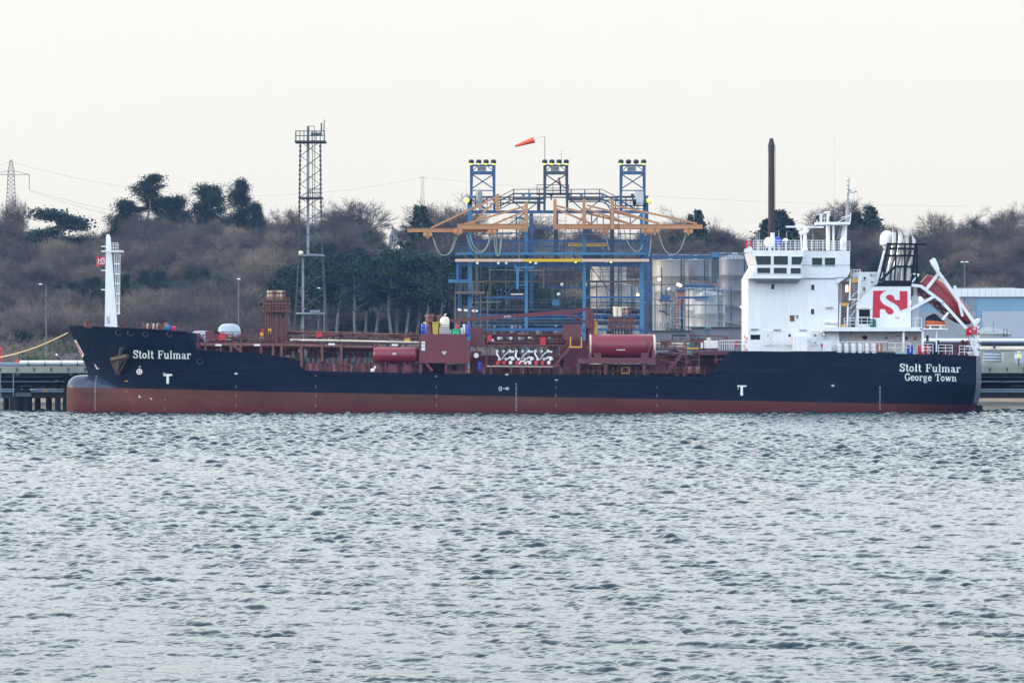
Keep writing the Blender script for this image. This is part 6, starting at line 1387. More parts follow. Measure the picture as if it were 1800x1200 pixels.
# pipe rail under the walkway, three painted lengths
for a, b, mt in ((800,920.6,'pale_pink'),(921.4,1021,'deep_yellow'),(1022,1141,'pale_pink')): MB().bar(P(a,457.5,YG-1.9), P(b,457.5,YG-1.9), .28, .32).build('guide_rail', mt, gt)
for px in (839,876,942,890): MB().ball(P(px,462.5,YG-1.9), .16, n=8).build('lamp_globe', 'letter_white', gt, smooth=True)
for px in (1012,1074,932): MB().ball(P(px,460,YG-1.9), .14, n=8).build('lamp_globe', 'sodium_lamp', gt, smooth=True)
MB().pb(999,427,1066,433,YG+3,1).build('hoist_beam', 'deep_yellow', gt)
q = MB(); q.bar(P(905,470,YG-1.4), P(938,470,YG-1.4), .22).bar(P(905,462,YG-1.4), P(905,471,YG-1.4), .2).bar(P(938,462,YG-1.4), P(938,471,YG-1.4), .2).bar(P(909.5,471,YG-1.4), P(909.5,508,YG-1.4), .3).bar(P(909,502,YG-1.4), P(925,500,YG-.5), .12); q.build('hanger_frame', 'gantry_light_blue', gt)
q = MB(); q.pb(788,491,822,496.5,YG-.5,1.4).bar(P(804,462,YG-.5), P(804,492,YG-.5), .22); q.build('side_platform', 'gantry_light_blue', gt)
q = MB(); rail(q, 789, 804, 481, 491, YG-.5, 2, 2, .05); q.build('handrail', 'gantry_blue', gt)
q = MB(); q.pb(800,511.5,852,516.5,YG-1.5,2); sp2 = q.build('side_platform', 'gantry_brown', gt); q = MB(); rail(q, 801, 850, 497, 512, YG-1.5, 6, 3, .06); q.build('handrail', 'gantry_brown', sp2)
for px in (800,807,845,857): q = MB().bar(P(px,512,YG-1.2), P(px,600,YG-1.2), .16).build('column', 'gantry_brown', gt)
for x0, y0 in ((806,500),(1140,480)):
    q = MB()
    for i in range(16): q.bar(P(x0,y0-40+i*6,YG-1.4), P(x0+4,y0-40+i*6,YG-1.4), .05)
    q.bar(P(x0,y0-44,YG-1.4), P(x0,y0+56,YG-1.4), .08).bar(P(x0+4,y0-44,YG-1.4), P(x0+4,y0+56,YG-1.4), .08); q.build('access_ladder', 'gantry_blue', gt)
beam(898,517,920,517,.2,.14,YG-.3,'cream_paint','lamp_tube'); 
MB().lathe([(.18,0),(.18,.2),(.1,.3)], P(1121,520,YG-1), 'z', 8).build('lamp', 'warm_lamp', gt)
for px, y_ in ((993,500),(987,517),(1034,500)): MB().ball(P(px-5,y_,YG+4), .2, n=8).build('lamp_globe', 'letter_white', gt, smooth=True)
MB().pb(971,526,983,537,YG+4,1).build('control_box', 'gantry_light_blue', gt)
# top walkway, roof-shaped between the light masts
tw = MB(); L1 = [(868,345),(880,345),(903,333),(955,333)]; L2 = [(1000,333),(1058,333),(1082,345),(1132,345)]
for dy, w_ in ((0,.08),(7.5,.16),(16.5,.14),(22,.1)):
    for Ln in (L1, L2):
        pts = [P(a,b+dy,YG+2) for a,b in Ln]
        for a, b in zip(pts, pts[1:]): tw.bar(a, b, w_)
for px in (880,903,930,948,1004,1028,1054,1082,1100,1120): 
    y_ = interp(px, L1 if px < 980 else L2); tw.bar(P(px,y_,YG+2), P(px,y_+22,YG+2), .12)
tw.build('top_walkway', 'gantry_dark', gt)
q = MB()
for a, b, y_ in ((868,958,357),(1000,1130,352)): q.bar(P(a,y_,YG+1.4), P(b,y_,YG+1.4), .5, .14).bar(P(a,y_-6,YG+1.4), P(b,y_-6,YG+1.4), .08)
q.build('top_walkway', 'gantry_dark', gt)
for px in (920,931,969,1000,1022,1060,1112): MB().pb(px-3,340.5,px+3,344,YG+1.8,.4).bar(P(px,344,YG+2), P(px,352,YG+2), .16).build('pulley_box', 'gantry_light_blue', gt)
q = MB(); q.pb(943,339,1001,341,YG+1,3); q.bar(P(944,325,YG+1), P(1001,325,YG+1), .07).bar(P(944,331,YG+1), P(1001,331,YG+1), .06)
for px in (944,958,972,986,1000): q.bar(P(px,325,YG+1), P(px,340,YG+1), .08)
q.pb(944,346,950,372,YG+1,.2); mp_ = q.build('middle_platform', 'gantry_dark', gt)
# three light masts with four lamps each
for (a, b, y1, mt, lit) in ((826,871,372,'gantry_blue',(1,1,1,1)),(955,999,372,'gantry_dark',(1,1,1,1)),(1089,1135,372,'gantry_blue',(1,0,0,1))):
    lt = MB()
    for px in (a+2, b-2):
        for Y in (YG+.5, YG+3.2): lt.bar(P(px if Y < YG+1 else px+(2 if px < (a+b)/2 else -2),290,Y), P(px,y1,Y), .26)
    tw_ = lt.build('light_mast', mt, gt)
    q = MB()
    for Y in (YG+.5, YG+3.2):
        q.bar(P(a+2,291,Y), P(b-2,291,Y), .2).bar(P(a+2,304,Y), P(b-2,304,Y), .38).bar(P(a+2,335,Y), P(b-2,335,Y), .12)
        q.bar(P(a+3,306,Y), P(b-3,332,Y), .13).bar(P(b-3,306,Y), P(a+3,332,Y), .13).bar(P(a+3,302,Y), P(a+14,292,Y), .09).bar(P(b-3,302,Y), P(b-14,292,Y), .09)
    q.build('mast_bracing', mt, tw_)
    MB().pb((a+b)/2-9,293,(a+b)/2+6,300,YG+1.4,.8).build('floodlight_panel', 'galvanised', tw_)
    for i in range(4):
        px = a+2.5+(b-a-6)*i/3; c = P(px, 286.5, YG-.2)
        ld = MB().lathe([(.04,-.02),(.2,.0),(.30,.12),(.32,.3),(.24,.46),(.06,.5)], c-Vector((0,0,.1)), 'z', 12).build('lamp_hood', 'dark_steel', tw_, smooth=True)
        if lit[i]: MB().ball(c+Vector((-.03,-.06,-.08)), .19, .16, n=12).build('lamp_glow', 'sodium_lamp', ld, smooth=True)
for px, y_, dx in ((821.5,352,1),(1140,352.5,-1)):
    ld = MB().lathe([(.1,0),(.3,.1),(.34,.35),(.1,.45)], P(px+dx*2,353,YG-.6), 'x', 10).bar(P(px+dx*2,356,YG-.6), P(px+dx*8,362,YG), .14).build('lamp_hood', 'dark_steel', gt, smooth=True); MB().ball(P(px-dx*.6,y_,YG-.8), .28, n=12).build('lamp_glow', 'sodium_lamp', ld, smooth=True)
for a, b, mt in ((836,848,'galvanised'),(1116,1130,'hatch_grey')): 
    c = MB(); c.lathe([(.1,0),(.38,.1),(.38,1.5),(.3,1.8),(.1,1.9)], P((a+b)/2,362,YG), 'z', 14) if a < 900 else c.pb(1117,336,1131,359,YG,.9); c.build('winch_housing', mt, gt, smooth=a < 900)
q = MB(); q.lathe([(.1,0),(.4,.08),(.4,.35),(.1,.4)], P(1112,356,YG-.4), 'x', 12); q.build('cable_drum', 'black_paint', gt)
q = MB(); rail(q, 822, 870, 345, 371, YG+.2, 7, 4, .07); rail(q, 1086, 1138, 352, 372, YG+.2, 7, 4, .07); q.build('mast_platform_rail', 'gantry_blue', gt)
MB().tube(P(987,290,YG+1), P(987,264,YG+1), .05, .03, n=5).build('lightning_rod', 'grey_steel', gt)
# ochre jibs: each an arm, a mast, two stays and trolleys
def jib(x0, x1, y, th, mx, mtop, mbot, stays, trol, Y, nm='jib_boom'):
    a = MB().bar(P(x0,y,Y), P(x1,y,Y), .36, th).bar(P(x0,y-th*7.2,Y), P(x1,y-th*7.2,Y), .5, .05).bar(P(x0,y+th*7.2,Y), P(x1,y+th*7.2,Y), .5, .05).build(nm, 'jib_ochre', gt)
    MB().bar(P(mx,mtop,Y), P(mx,mbot,Y), .36, .42).build('jib_mast', 'jib_ochre', a)
    for (p_, q_) in stays: MB().bar(P(*p_,Y-.1), P(*q_,Y-.1), .17, .22).build('jib_stay', 'jib_ochre', a)
    for t in trol:
        c = P(t, y+th*7.5+6, Y); w_ = MB(); w_.bar(c+Vector((-.4,0,.4)), c+Vector((.4,0,.4)), .3, .25).lathe([(.05,0),(.26,.04),(.26,.2),(.05,.24)], c+Vector((-.3,-.25,.1)), 'y', 10).lathe([(.05,0),(.26,.04),(.26,.2),(.05,.24)], c+Vector((.3,-.25,.1)), 'y', 10).bar(c+Vector((0,0,.3)), c+Vector((0,0,-.35)), .24).build('trolley', 'jib_ochre', a)
    return a
jib(716,876,404.7,.42,875,341,372,[((757,401),(875,345)),((826,398),(874,350))],(752,),YG-2.2)
jib(804,928,398.3,.62,925,356,407,[((810,396),(922,363)),((866,395),(926,370))],(805,865),YG-3.2)
jib(975,1115,398.3,.55,975.5,350,404,[((1040,394),(978,367)),((1110,394),(978,362))],(),YG-1.4)
jib(1000,1167,398.3,.5,1026.5,350,403,[((1108,394),(1028,366)),((1160,393),(1032,361))],(1062,),YG-2.4)
jib(1090,1235,398.3,.5,1076.5,350,403,[((1160,394),(1078,368)),((1225,393),(1080,361))],(1135,1151,1210),YG-3.4)
def hose(pts, Y, n=14):
    (a, ya), (b, yb), sag = pts; q = MB(); l_ = []
    for i in range(n+1):
        t = i/n; s_ = 4*t*(1-t); sh = (1-abs(2*t-1)**2.6); l_.append(P(a+(b-a)*t, ya+(yb-ya)*t+sag*sh, Y))
    return q.path(l_, .06, 6)
for pts, Y in ((((761,417),(803,416),32),YG-2.2),(((763,420),(800,416),31),YG-2.0),(((820,412),(864,412),32),YG-3),(((826,412),(862,414),28),YG-2.8),(((868,412),(883,408),40),YG-3),(((872,412),(880,412),38),YG-2.6),(((1157,408),(1206,410),38),YG-3.4),(((1097,405),(1130,430),22),YG-3),(((1145,410),(1140,450),10),YG-3),(((1065,410),(1072,440),6),YG-2)):
    hose(pts, Y).build('service_hose', 'hose_green', gt, smooth=True)
# windsock
wsx = thing('windsock', 'orange windsock blowing left from a thin pole on the middle light mast', 'windsock', tuple(P(957.5,290,YG+1)))
MB().tube(P(957.5,290,YG+1), P(957.5,239.5,YG+1), .06, .045, n=6).build('pole', 'grey_steel', wsx)
MB().bar(P(957.5,240,YG+1), P(948,241.5,YG+1), .04).bar(P(948,241.5,YG+1), P(940,245,YG+1), .025).build('swivel_arm', 'grey_steel', wsx)
q = MB(); a_, b_ = P(939,246,YG+1), P(905.5,257,YG+1); q.tube(a_, a_.lerp(b_,.35), .36, .28, n=16).tube(a_.lerp(b_,.35), b_, .28, .13, n=16); q.build('sock', 'windsock', wsx, smooth=True)

# ------------------------------------------------------------ people on the jetty and the gantry
def person(label, loc, top='overalls_navy', legs='overalls_navy', helmet='letter_white', lean=0, arm=(0,0), rz=0, h=1.75, grp=None):
    o = thing('person', label, 'person', (0,0,0), grp); me = bpy.data.meshes.new('body'); bm = bmesh.new()
    J = {'pel':(0,0,.95),'wai':(lean*.08,0,1.1),'che':(lean*.16,0,1.32),'nek':(lean*.2,0,1.5),'hed':(lean*.22,0,1.60),'top':(lean*.23,0,1.72),
         'hl':(.02,.1,.9),'kl':(.03,.11,.5),'al':(0,.11,.08),'tl':(.14,.12,.03),'hr':(-.02,-.1,.9),'kr':(.02,-.11,.5),'ar':(0,-.11,.08),'tr':(.14,-.12,.03),
         'sl':(lean*.18,.2,1.42),'el':(lean*.18+.02+arm[0]*.15,.26,1.15+arm[0]*.12),'wl':(lean*.18+.06+arm[0]*.38,.24,.92+arm[0]*.32),'sr':(lean*.18,-.2,1.42),'er':(lean*.18+.02+arm[1]*.15,-.26,1.15+arm[1]*.12),'wr':(lean*.18+.06+arm[1]*.38,-.24,.92+arm[1]*.32)}
    rad = {'pel':.15,'wai':.13,'che':.15,'nek':.06,'hed':.095,'top':.07,'h':.1,'k':.07,'a':.05,'t':.04,'s':.075,'e':.05,'w':.035}
    idx = {k: bm.verts.new(Vector(v)*h/1.75) for k, v in J.items()}; names = list(J)
    for a, b in (('pel','wai'),('wai','che'),('che','nek'),('nek','hed'),('hed','top'),('pel','hl'),('hl','kl'),('kl','al'),('al','tl'),('pel','hr'),('hr','kr'),('kr','ar'),('ar','tr'),('che','sl'),('sl','el'),('el','wl'),('che','sr'),('sr','er'),('er','wr')): bm.edges.new((idx[a], idx[b]))
    bm.to_mesh(me); bm.free(); b = bpy.data.objects.new('body', me); COL.objects.link(b)
    md = b.modifiers.new('skin', 'SKIN'); 
    for i, k in enumerate(names): r_ = rad.get(k, rad.get(k[0], .06)); me.skin_vertices[0].data[i].radius = (r_, r_)
    me.skin_vertices[0].data[0].use_root = True; b.modifiers.new('sub', 'SUBSURF').levels = 1; b.modifiers['sub'].render_levels = 1
    m = bpy.data.materials.get('cloth_'+top+legs)
    if not m:          # clothes and skin by height on the one body
        m = MATS[top].copy(); m.name = 'cloth_'+top+legs; t = m.node_tree; n = t.nodes; tc_ = n.new('ShaderNodeTexCoord'); s_ = n.new('ShaderNodeSeparateXYZ'); t.links.new(tc_.outputs['Object'], s_.inputs[0])
        cr_ = n.new('ShaderNodeValToRGB'); cr_.color_ramp.interpolation = 'CONSTANT'; dv_ = n.new('ShaderNodeMath'); dv_.operation = 'DIVIDE'; t.links.new(s_.outputs[2], dv_.inputs[0]); dv_.inputs[1].default_value = 2; t.links.new(dv_.outputs[0], cr_.inputs[0])
        cl = {'overalls_navy':(.02,.03,.06),'overalls_red':(.5,.04,.03),'hi_vis':(.7,.75,.05)}; e_ = cr_.color_ramp.elements; e_[0].color = (.02,.015,.012,1); e_[1].position = .05; e_[1].color = (*cl[legs],1); k_ = e_.new(.5); k_.color = (*cl[top],1); k_ = e_.new(.755); k_.color = (.45,.26,.18,1)
        t.links.new(cr_.outputs[0], n['Principled BSDF'].inputs['Base Color'])
    me.materials.append(m); b.parent = o; b['_w'] = [0,0,0]
    hx = lean*.225*h/1.75
    MB().lathe([(.115,0),(.12,.02),(.115,.09),(.08,.14),(.02,.16)], (hx,0,1.63*h/1.75), 'z', 12).box(hx+.06, hx+.17, -.06, .06, 1.635*h/1.75, 1.65*h/1.75).build('helmet', helmet, o, smooth=True)
    for s_ in (-1, 1): MB().ball((hx+.085, s_*.035, 1.615*h/1.75), .014, n=6).build('eye', 'black_paint', o)
    o.location = loc; o.rotation_euler = (0,0,rz); return o
x_, y_ = X(107,428), 428.0; person('person in dark navy overalls and white helmet bending behind the white jetty pipe', (x_, y_, DZ-.42), lean=2.2, arm=(.8,.6), rz=R(170))
x_ = X(134,428); person('person in dark jacket standing by the red buoy near the bow', (x_, 428, DZ-.30), helmet='overalls_navy', rz=R(200))
person('person in red jacket working on the middle platform of the gantry', tuple(P(985,340,YG+1.2)), top='overalls_red', legs='overalls_navy', helmet='overalls_navy', lean=.6, arm=(.9,.4), rz=R(180), h=1.8)
person('person in yellow high-visibility jacket on the jetty at the right edge', (X(1791,430), 430, DZ-.3+.2), top='hi_vis', legs='overalls_navy', rz=R(180))

# ============================================================ the jetty
YJ = 421.0
jt = thing('jetty', 'long concrete jetty on dark piles running behind the ship', 'jetty', (X(900,YJ), YJ, 0))
q = MB(); q.box(X(-70,YJ), X(2500,YJ), YJ, YJ+30, DZ-.78, DZ-.02); dk = q.build('deck', 'concrete', jt)
q = MB()
for i in range(84): q.box(X(-60+i*30,YJ)-.12, X(-60+i*30,YJ)+.12, YJ-.06, YJ, DZ-.6, DZ-.2)
q.build('deck_bracket', 'concrete_dark', dk)
for y_, h_, dp, mt in ((657,.25,1.0,'concrete_dark'),(668,.2,2.5,'pile_dark'),(672.5,.22,6,'pile_dark'),(681,.3,5,'pile_dark'),(696,.45,4.5,'concrete_dark'),(676,.3,14,'pile_dark'),(663,.5,12,'pile_dark'),(689,.6,16,'pile_dark')):
    MB().bar(P(-70,y_,YJ+dp), P(2500,y_,YJ+dp), .4, h_).build('crossbeam', mt, jt)
for y_, r_, dp, mt in ((684,.10,1.2,'pipe_bluegrey'),(687.5,.18,1.4,'pipe_bluegrey'),(662,.06,1.5,'pipe_bluegrey'),(670.5,.06,1.2,'pipe_bluegrey'),(690.5,.12,1.8,'concrete_dark'),(660,.12,3,'pile_dark')):
    MB().tube(P(-70,y_,YJ+dp), P(2500,y_+.4,YJ+dp), r_, n=10).build('under_pipe', mt, jt, smooth=True)
rj = random.Random(21)
for px in [-40, 33, 47] + [120+i*70 for i in range(23)] + [1960+i*70 for i in range(8)] :
    MB().tube((X(px,YJ+1.6), YJ+1.6, -2), (X(px,YJ+1.6), YJ+1.6, DZ-.78 if px not in (33,47) else 2.6), .62, n=14).build('pile', 'pile_dark', jt, smooth=True)
for px, dp in ((11,25),(28,22),(66,23),(86,23),(101.5,40),(-12,24),(22,41),(140,25)):
    MB().tube((X(px,YJ+dp), YJ+dp, -2), (X(px,YJ+dp), YJ+dp, DZ-1.2), .36, n=12).build('pile', 'pile_dark', jt, smooth=True)
MB().pb(27,690,54,697,YJ+.6,2.4).build('pile_cap', 'concrete_dark', jt)
for px in (31,125): MB().pb(px-3.5,654.5,px+3.5,660,YJ+.5,1).build('bearing_block', 'concrete', jt)
for px in (1,23.5): MB().bar(P(px,655,YJ-.4), P(px,696 if px > 10 else 724,YJ-.4), .08).build('ladder_pole', 'galvanised', jt)
for i in range(40):
    px = -50+i*48+rj.uniform(-8,8)
    MB().bar(P(px,656,YJ+3.8), P(px+rj.choice([-14,14]),692,YJ+3.8), .2).build('brace', 'pile_dark', jt)
for px, w_, y_ in ((58,6,684),(80,3,686),(76,2,682),(99,2,668)): MB().pb(px-w_,y_,px+w_,y_+2.2,YJ+1,.3).build('valve', 'galvanised' if px != 80 else 'yellow_paint', jt)
# kerb pipe bridge and the big white pipe on deck
wp = thing('pipe', 'long fat white pipe lying on the jetty left of the bow', 'pipe', (X(90,YJ+3), YJ+3, DZ))
MB().tube(P(37.5,636.5,YJ+3), P(144,636.5,YJ+3), .205, n=18).ball(P(37.5,636.5,YJ+3), .205, n=12).ball(P(144,636.5,YJ+3), .205, n=12).build('tube', 'pipe_white', wp, smooth=True)
for px in (49.5,79,107.5,136): MB().pb(px-.4,633,px+.4,640.4,YJ+2.7,.05).pb(px-1.6,640,px+1.6,643.4,YJ+2.8,.5).build('strap', 'dark_steel', wp)
q = MB()
for y_ in (638.5,641): q.tube(P(-60,y_,YJ+4), P(150,y_,YJ+4), .12, n=8)
single(q, 'pipe', 'pipe_bluegrey', 'thin blue-grey pipes on the jetty left of the fat white pipe', 'pipe', smooth=True)
for px, lab in ((30.3,'red rubber buoy on the jetty at the left end of the fat white pipe'),(134.5,'red rubber buoy behind the fat white pipe, close to the bow'),(-.5,'red rubber buoy on the jetty at the very left edge')):
    single(MB().lathe([(.1,0),(.24,.04),(.27,.2),(.25,.38),(.15,.5),(.05,.55)], (X(px,428), 428, DZ-.02+ (.2 if px > 0 else 1.6)), 'z', 14).lathe([(.2,-1.6 if px < 0 else -.2),(.2,0)], (X(px,428), 428, DZ-.02+(.2 if px > 0 else 1.6)), 'z', 8), 'buoy', 'overalls_red', lab, 'buoy', 'red buoys on the jetty', smooth=True)
# right-hand side: pipe bridge, concrete block, handrails
pbz = thing('pipe_bridge', 'pipe bridge of stacked pale pipes right of the stern', 'pipe rack', (X(1760,455), 455, DZ))
for y_, r_, mt in ((598,.24,'pipe_white'),(605,.2,'dark_steel'),(612.5,.3,'cream_paint'),(594,.1,'pipe_bluegrey'),(602,.1,'gantry_light_blue')): MB().tube(P(1600,y_,455), P(2500,y_,455), r_, n=12).build('pipe', mt, pbz, smooth=True)
for px in (1640,1700,1748,1810,1850): MB().bar(P(px,592,456), (X(px,456),456,DZ), .25).bar(P(px,608.5,455.6), P(px,609,454.4), .3).build('support', 'concrete_dark', pbz)
cbk = thing('concrete_block', 'grey-green concrete abutment on the jetty right of the stern', 'block', (X(1760,430), 430, DZ))
MB().pb(1764,618,1783,644,432,3).pb(1700,637,1850,644,431,3).build('wall', 'concrete', cbk); MB().pb(1730,617,1762,636,434,1).build('panel', 'pipe_bluegrey', cbk)
MB().bar(P(1728,622,433), P(1764,623,433), .07).bar(P(1728,627,433), P(1764,628,433), .07).bar(P(1728,632.5,433), P(1764,633,433), .07).build('handrail', 'letter_white', cbk)
MB().pb(1783,622,1796,630,436,1).build('cabinet', 'white_shade', cbk)

# ============================================================ masts and lamps ashore
YT = 470.0
tt = thing('floodlight_tower', 'tall dark lattice floodlight tower with railed platform on top', 'tower', (X(546,YT), YT, 2))
def legpts(side, Yd): return [(P(interp(y_, [(249,528 if side < 0 else 563),(347,526.5 if side < 0 else 564),(447,525.5 if side < 0 else 566.5),(549,519 if side < 0 else 573),(600,517.5 if side < 0 else 575)]), y_, YT+Yd)) for y_ in (249,347,447,549,600,640)]
for s_ in (-1, 1):
    for k_ in (0, 1):
        q = MB(); pts = legpts(s_, k_*2.6)
        for a, b in zip(pts, pts[1:]): q.bar(a, b, .16)
        q.build('leg', 'tower_grey', tt)
q = MB()
ys_ = [249,274,299,324,347,372,397,422,447,481,515,549,590]
for k_ in (0, 2.6):
    for i, (a, b) in enumerate(zip(ys_, ys_[1:])):
        def lx(s_, y_): return interp(y_, [(249,528 if s_ < 0 else 563),(347,526.5 if s_ < 0 else 564),(447,525.5 if s_ < 0 else 566.5),(549,519 if s_ < 0 else 573),(600,517.5 if s_ < 0 else 575)])
        q.bar(P(lx(-1,b),b,YT+k_), P(lx(1,a),a,YT+k_), .09)
        if k_: q.bar(P(lx(-1,a),a,YT+k_), P(lx(1,b),b,YT+k_), .07)
        for s_ in (-1, 1):      # zigzag bars between the doubled chords of every leg
            n_ = 3
            for j in range(n_): y0, y1 = a+(b-a)*j/n_, a+(b-a)*(j+1)/n_; q.bar(P(lx(s_,y0)-2,y0,YT+k_), P(lx(s_,y1)+2,y1,YT+k_), .07).bar(P(lx(s_,y0)+2,y0,YT+k_), P(lx(s_,y1)-2,y1,YT+k_), .07)
q.build('bracing', 'tower_grey', tt)
for y_, a, b, mt in ((248,518,572,'tower_grey'),(347,526,566,'tower_grey'),(448,524,568,'galvanised'),(550,520,571,'galvanised')): MB().pb(a,y_-1,b,y_+2,YT-.4,3.4).build('platform', mt, tt)
q = MB()
for Y in (YT-.4, YT+3): rail(q, 520, 570, 230.5, 247, Y, 7, 2, .1)
q.pb(519,230,521,248,YT-.4,.15).pb(569,230,571,248,YT-.4,.15).bar(P(542,222,YT), P(553,222,YT), .08).bar(P(542,222,YT), P(542,232,YT), .12).bar(P(553,222,YT), P(553,232,YT), .06); q.build('platform_rail', 'tower_grey', tt)
MB().bar(P(541.5,222,YT+1), P(541.5,447,YT+1), .32).bar(P(532.5,447,YT+1), P(532.5,600,YT+1), .3).build('cable_duct', 'galvanised', tt)
q = MB(); 
for px in (549,553.5): q.bar(P(px,231,YT+1.4), P(px,447,YT+1.4), .07)
for i in range(44): q.bar(P(549,232+i*4.9,YT+1.4), P(553.5,232+i*4.9,YT+1.4), .05)
q.build('ladder', 'tower_grey', tt); q = MB(); rail(q, 542, 561, 332, 346, YT, 5, 2, .07); q.build('platform_rail', 'tower_grey', tt)
MB().tube(P(565,232,YT), P(565,216,YT), .09).tube(P(569.5,232,YT), P(570,211,YT), .06).build('antenna', 'tower_grey', tt)
q = MB()
for i in range(5): q.lathe([(.1,0),(.24,.1),(.26,.3),(.1,.36)], P(549+i*3.6,238,YT+.5), 'z', 8)
q.build('floodlight', 'galvanised', tt)
MB().lathe([(.2,0),(.3,.2),(.2,.5)], P(529,448,YT-.5), 'z', 8).build('lamp', 'cream_paint', tt); MB().pb(538,446,560,448.6,YT-.5,1).pb(545,545,562,549,YT-.5,1).build('cable_tray', 'pipe_bluegrey', tt)
M('lamp_grey', (.10,.11,.11), .6)
def lamp_post(label, px, ytop, Y, arm=(-8,), grp='street lamps ashore', w_=.085, mat='lamp_grey'):
    g_ = 2.6; o = thing('street_lamp', label, 'street lamp', (X(px,Y), Y, g_), grp)
    MB().tube((X(px,Y),Y,g_), P(px,ytop,Y), w_*1.4, w_*.8, n=8).build('pole', mat, o, smooth=True)
    for a in arm:
        if a: MB().tube(P(px,ytop,Y), P(px+a,ytop,Y), w_*.6).build('arm', mat, o)
        MB().add([P(px+a-3.5,ytop,Y-.15),P(px+a+3.5,ytop,Y-.15),P(px+a+3.5,ytop,Y+.15),P(px+a-3.5,ytop,Y+.15),P(px+a-2,ytop-1.7,Y-.1),P(px+a+2,ytop-1.7,Y-.1),P(px+a+2,ytop-1.7,Y+.1),P(px+a-2,ytop-1.7,Y+.1)], [(0,3,2,1),(4,5,6,7),(0,1,5,4),(1,2,6,5),(2,3,7,6),(3,0,4,7)]).build('lamp_head', 'letter_white', o)
    return o
lamp_post('thin street lamp with one arm in front of the wood near the foremast', 81, 500, 520, (-10,))
lamp_post('thin lamp post with small white lamp between foremast and rusty vent cluster', 419.5, 491, 500, (0,))
lamp_post('white lamp head beside the lower legs of the lattice tower', 570, 507, 498, (-10,))
lamp_post('double-armed street lamp above the warehouse roof at the right', 1695.5, 461, 600, (-4,4))
def box_on(name, label, cat, q, mat, grp=None, smooth=False): return single(q, name, mat, label, cat, grp, smooth)
# ---- pylons and their wires
def pylon(label, px, ytop, ybase, Y, hw, arms, grp='lattice pylons on the hill'):
    o = thing('pylon', label, 'pylon', (X(px,Y), Y, Z(ybase,Y)), grp); q = MB(); n_ = 12; t_ = .085*hw/8
    for s_ in (-1,1):
        for k_ in (-1,1):
            q.bar(P(px+s_*hw,ybase,Y+k_*hw*.06), P(px+s_*hw*.62,ytop+(ybase-ytop)*.22,Y+k_*hw*.05), t_*1.4).bar(P(px+s_*hw*.62,ytop+(ybase-ytop)*.22,Y+k_*hw*.05), P(px+s_*hw*.18,ytop,Y), t_*1.2)
    q.build('leg', 'tower_grey', o); q = MB()
    for i in range(n_):
        def wd(t): return hw*(.18+(.62-.18)*t/.22) if t < .22 else hw*(.62+.38*(t-.22)/.78)
        t0, t1 = i/n_, (i+1)/n_; y0, y1 = ytop+(ybase-ytop)*t0, ytop+(ybase-ytop)*t1
        for k_ in (-1,1): q.bar(P(px-wd(t0),y0,Y+k_*hw*.05), P(px+wd(t1),y1,Y+k_*hw*.05), t_).bar(P(px+wd(t0),y0,Y+k_*hw*.05), P(px-wd(t1),y1,Y+k_*hw*.05), t_).bar(P(px-wd(t1),y1,Y+k_*hw*.05), P(px+wd(t1),y1,Y+k_*hw*.05), t_*.8)
    q.build('bracing', 'tower_grey', o)
    for (y_, w_) in arms:
        MB().bar(P(px-w_,y_,Y), P(px+w_,y_,Y), t_*1.3).bar(P(px-w_,y_,Y), P(px,y_-8*w_/32,Y), t_).bar(P(px+w_,y_,Y), P(px,y_-8*w_/32,Y), t_).build('crossarm', 'tower_grey', o)
        for s_ in (-1,1): MB().tube(P(px+s_*w_,y_,Y), P(px+s_*w_,y_+27*w_/32,Y), t_*.8, n=6).build('insulator', 'tower_grey', o)
    return o
pylon('large lattice pylon with drooping insulators at the left edge', 19.5, 281, 368, 900, 8.5, [(307,32)])
pylon('small distant lattice pylon above the dark conifer at the jib tip', 743, 311, 368, 1000, 3.2, [(312,6)])
def wire(a, b, sag, Y0, Y1, r_, label):
    pts = [P(a[0]+(b[0]-a[0])*t, a[1]+(b[1]-a[1])*t+sag*4*t*(1-t), Y0+(Y1-Y0)*t) for t in [i/20 for i in range(21)]]
    single(MB().path(pts, r_*.5, 4), 'power_line', 'tower_grey', label, 'power line', 'overhead power lines')
wire((20,285),(743,312), 45, 900, 1000, .035, 'upper thin wire sagging from the near pylon to the distant pylon')
wire((52,334),(330,392), 6, 900, 860, .05, 'thick lower wire running right from the near pylon insulator into the trees')
wire((52,336),(260,392), 4, 900, 860, .045, 'second lower wire running right from the near pylon, just under the thick one')
wire((743,312),(1700,362), 12, 1000, 1040, .03, 'long faint wire from the distant pylon toward the right edge')
wire((-60,300),(20,283), 4, 920, 900, .035, 'short wire leaving the near pylon toward the left edge')
wire((668,388),(724,372), 5, 860, 860, .05, 'short dark wire across the gap in the trees above the house')
# ---- house in the gap of the skyline
hs = thing('house', 'pale house with slate roof and chimney in the gap of the skyline trees', 'house', tuple(P(702,428,845)))
Yh = 845
MB().pprism([(684,430),(684,414),(691,401),(700,414),(715,414),(715,430)], Yh, 6).build('wall', 'house_render', hs)
MB().add([P(690.8,400.5,Yh-.3),P(691.8,400.5,Yh+6.3),P(718,413,Yh+6.3),P(700,416,Yh-.3)], [(0,1,2,3)]).pprism([(691,400.5),(696,408.8),(715,408.8),(715,417),(700.4,417)], Yh-.2, 6).build('roof', 'roof_slate', hs)
MB().pb(688.4,398,691.6,407,Yh+1,1).bar(P(690,396,Yh+1.4), P(690,399,Yh+1.4), .2).build('chimney', 'brick_rust', hs)
MB().pb(688,414,691,419,Yh-.05,.1).build('window', 'dark_steel', hs)

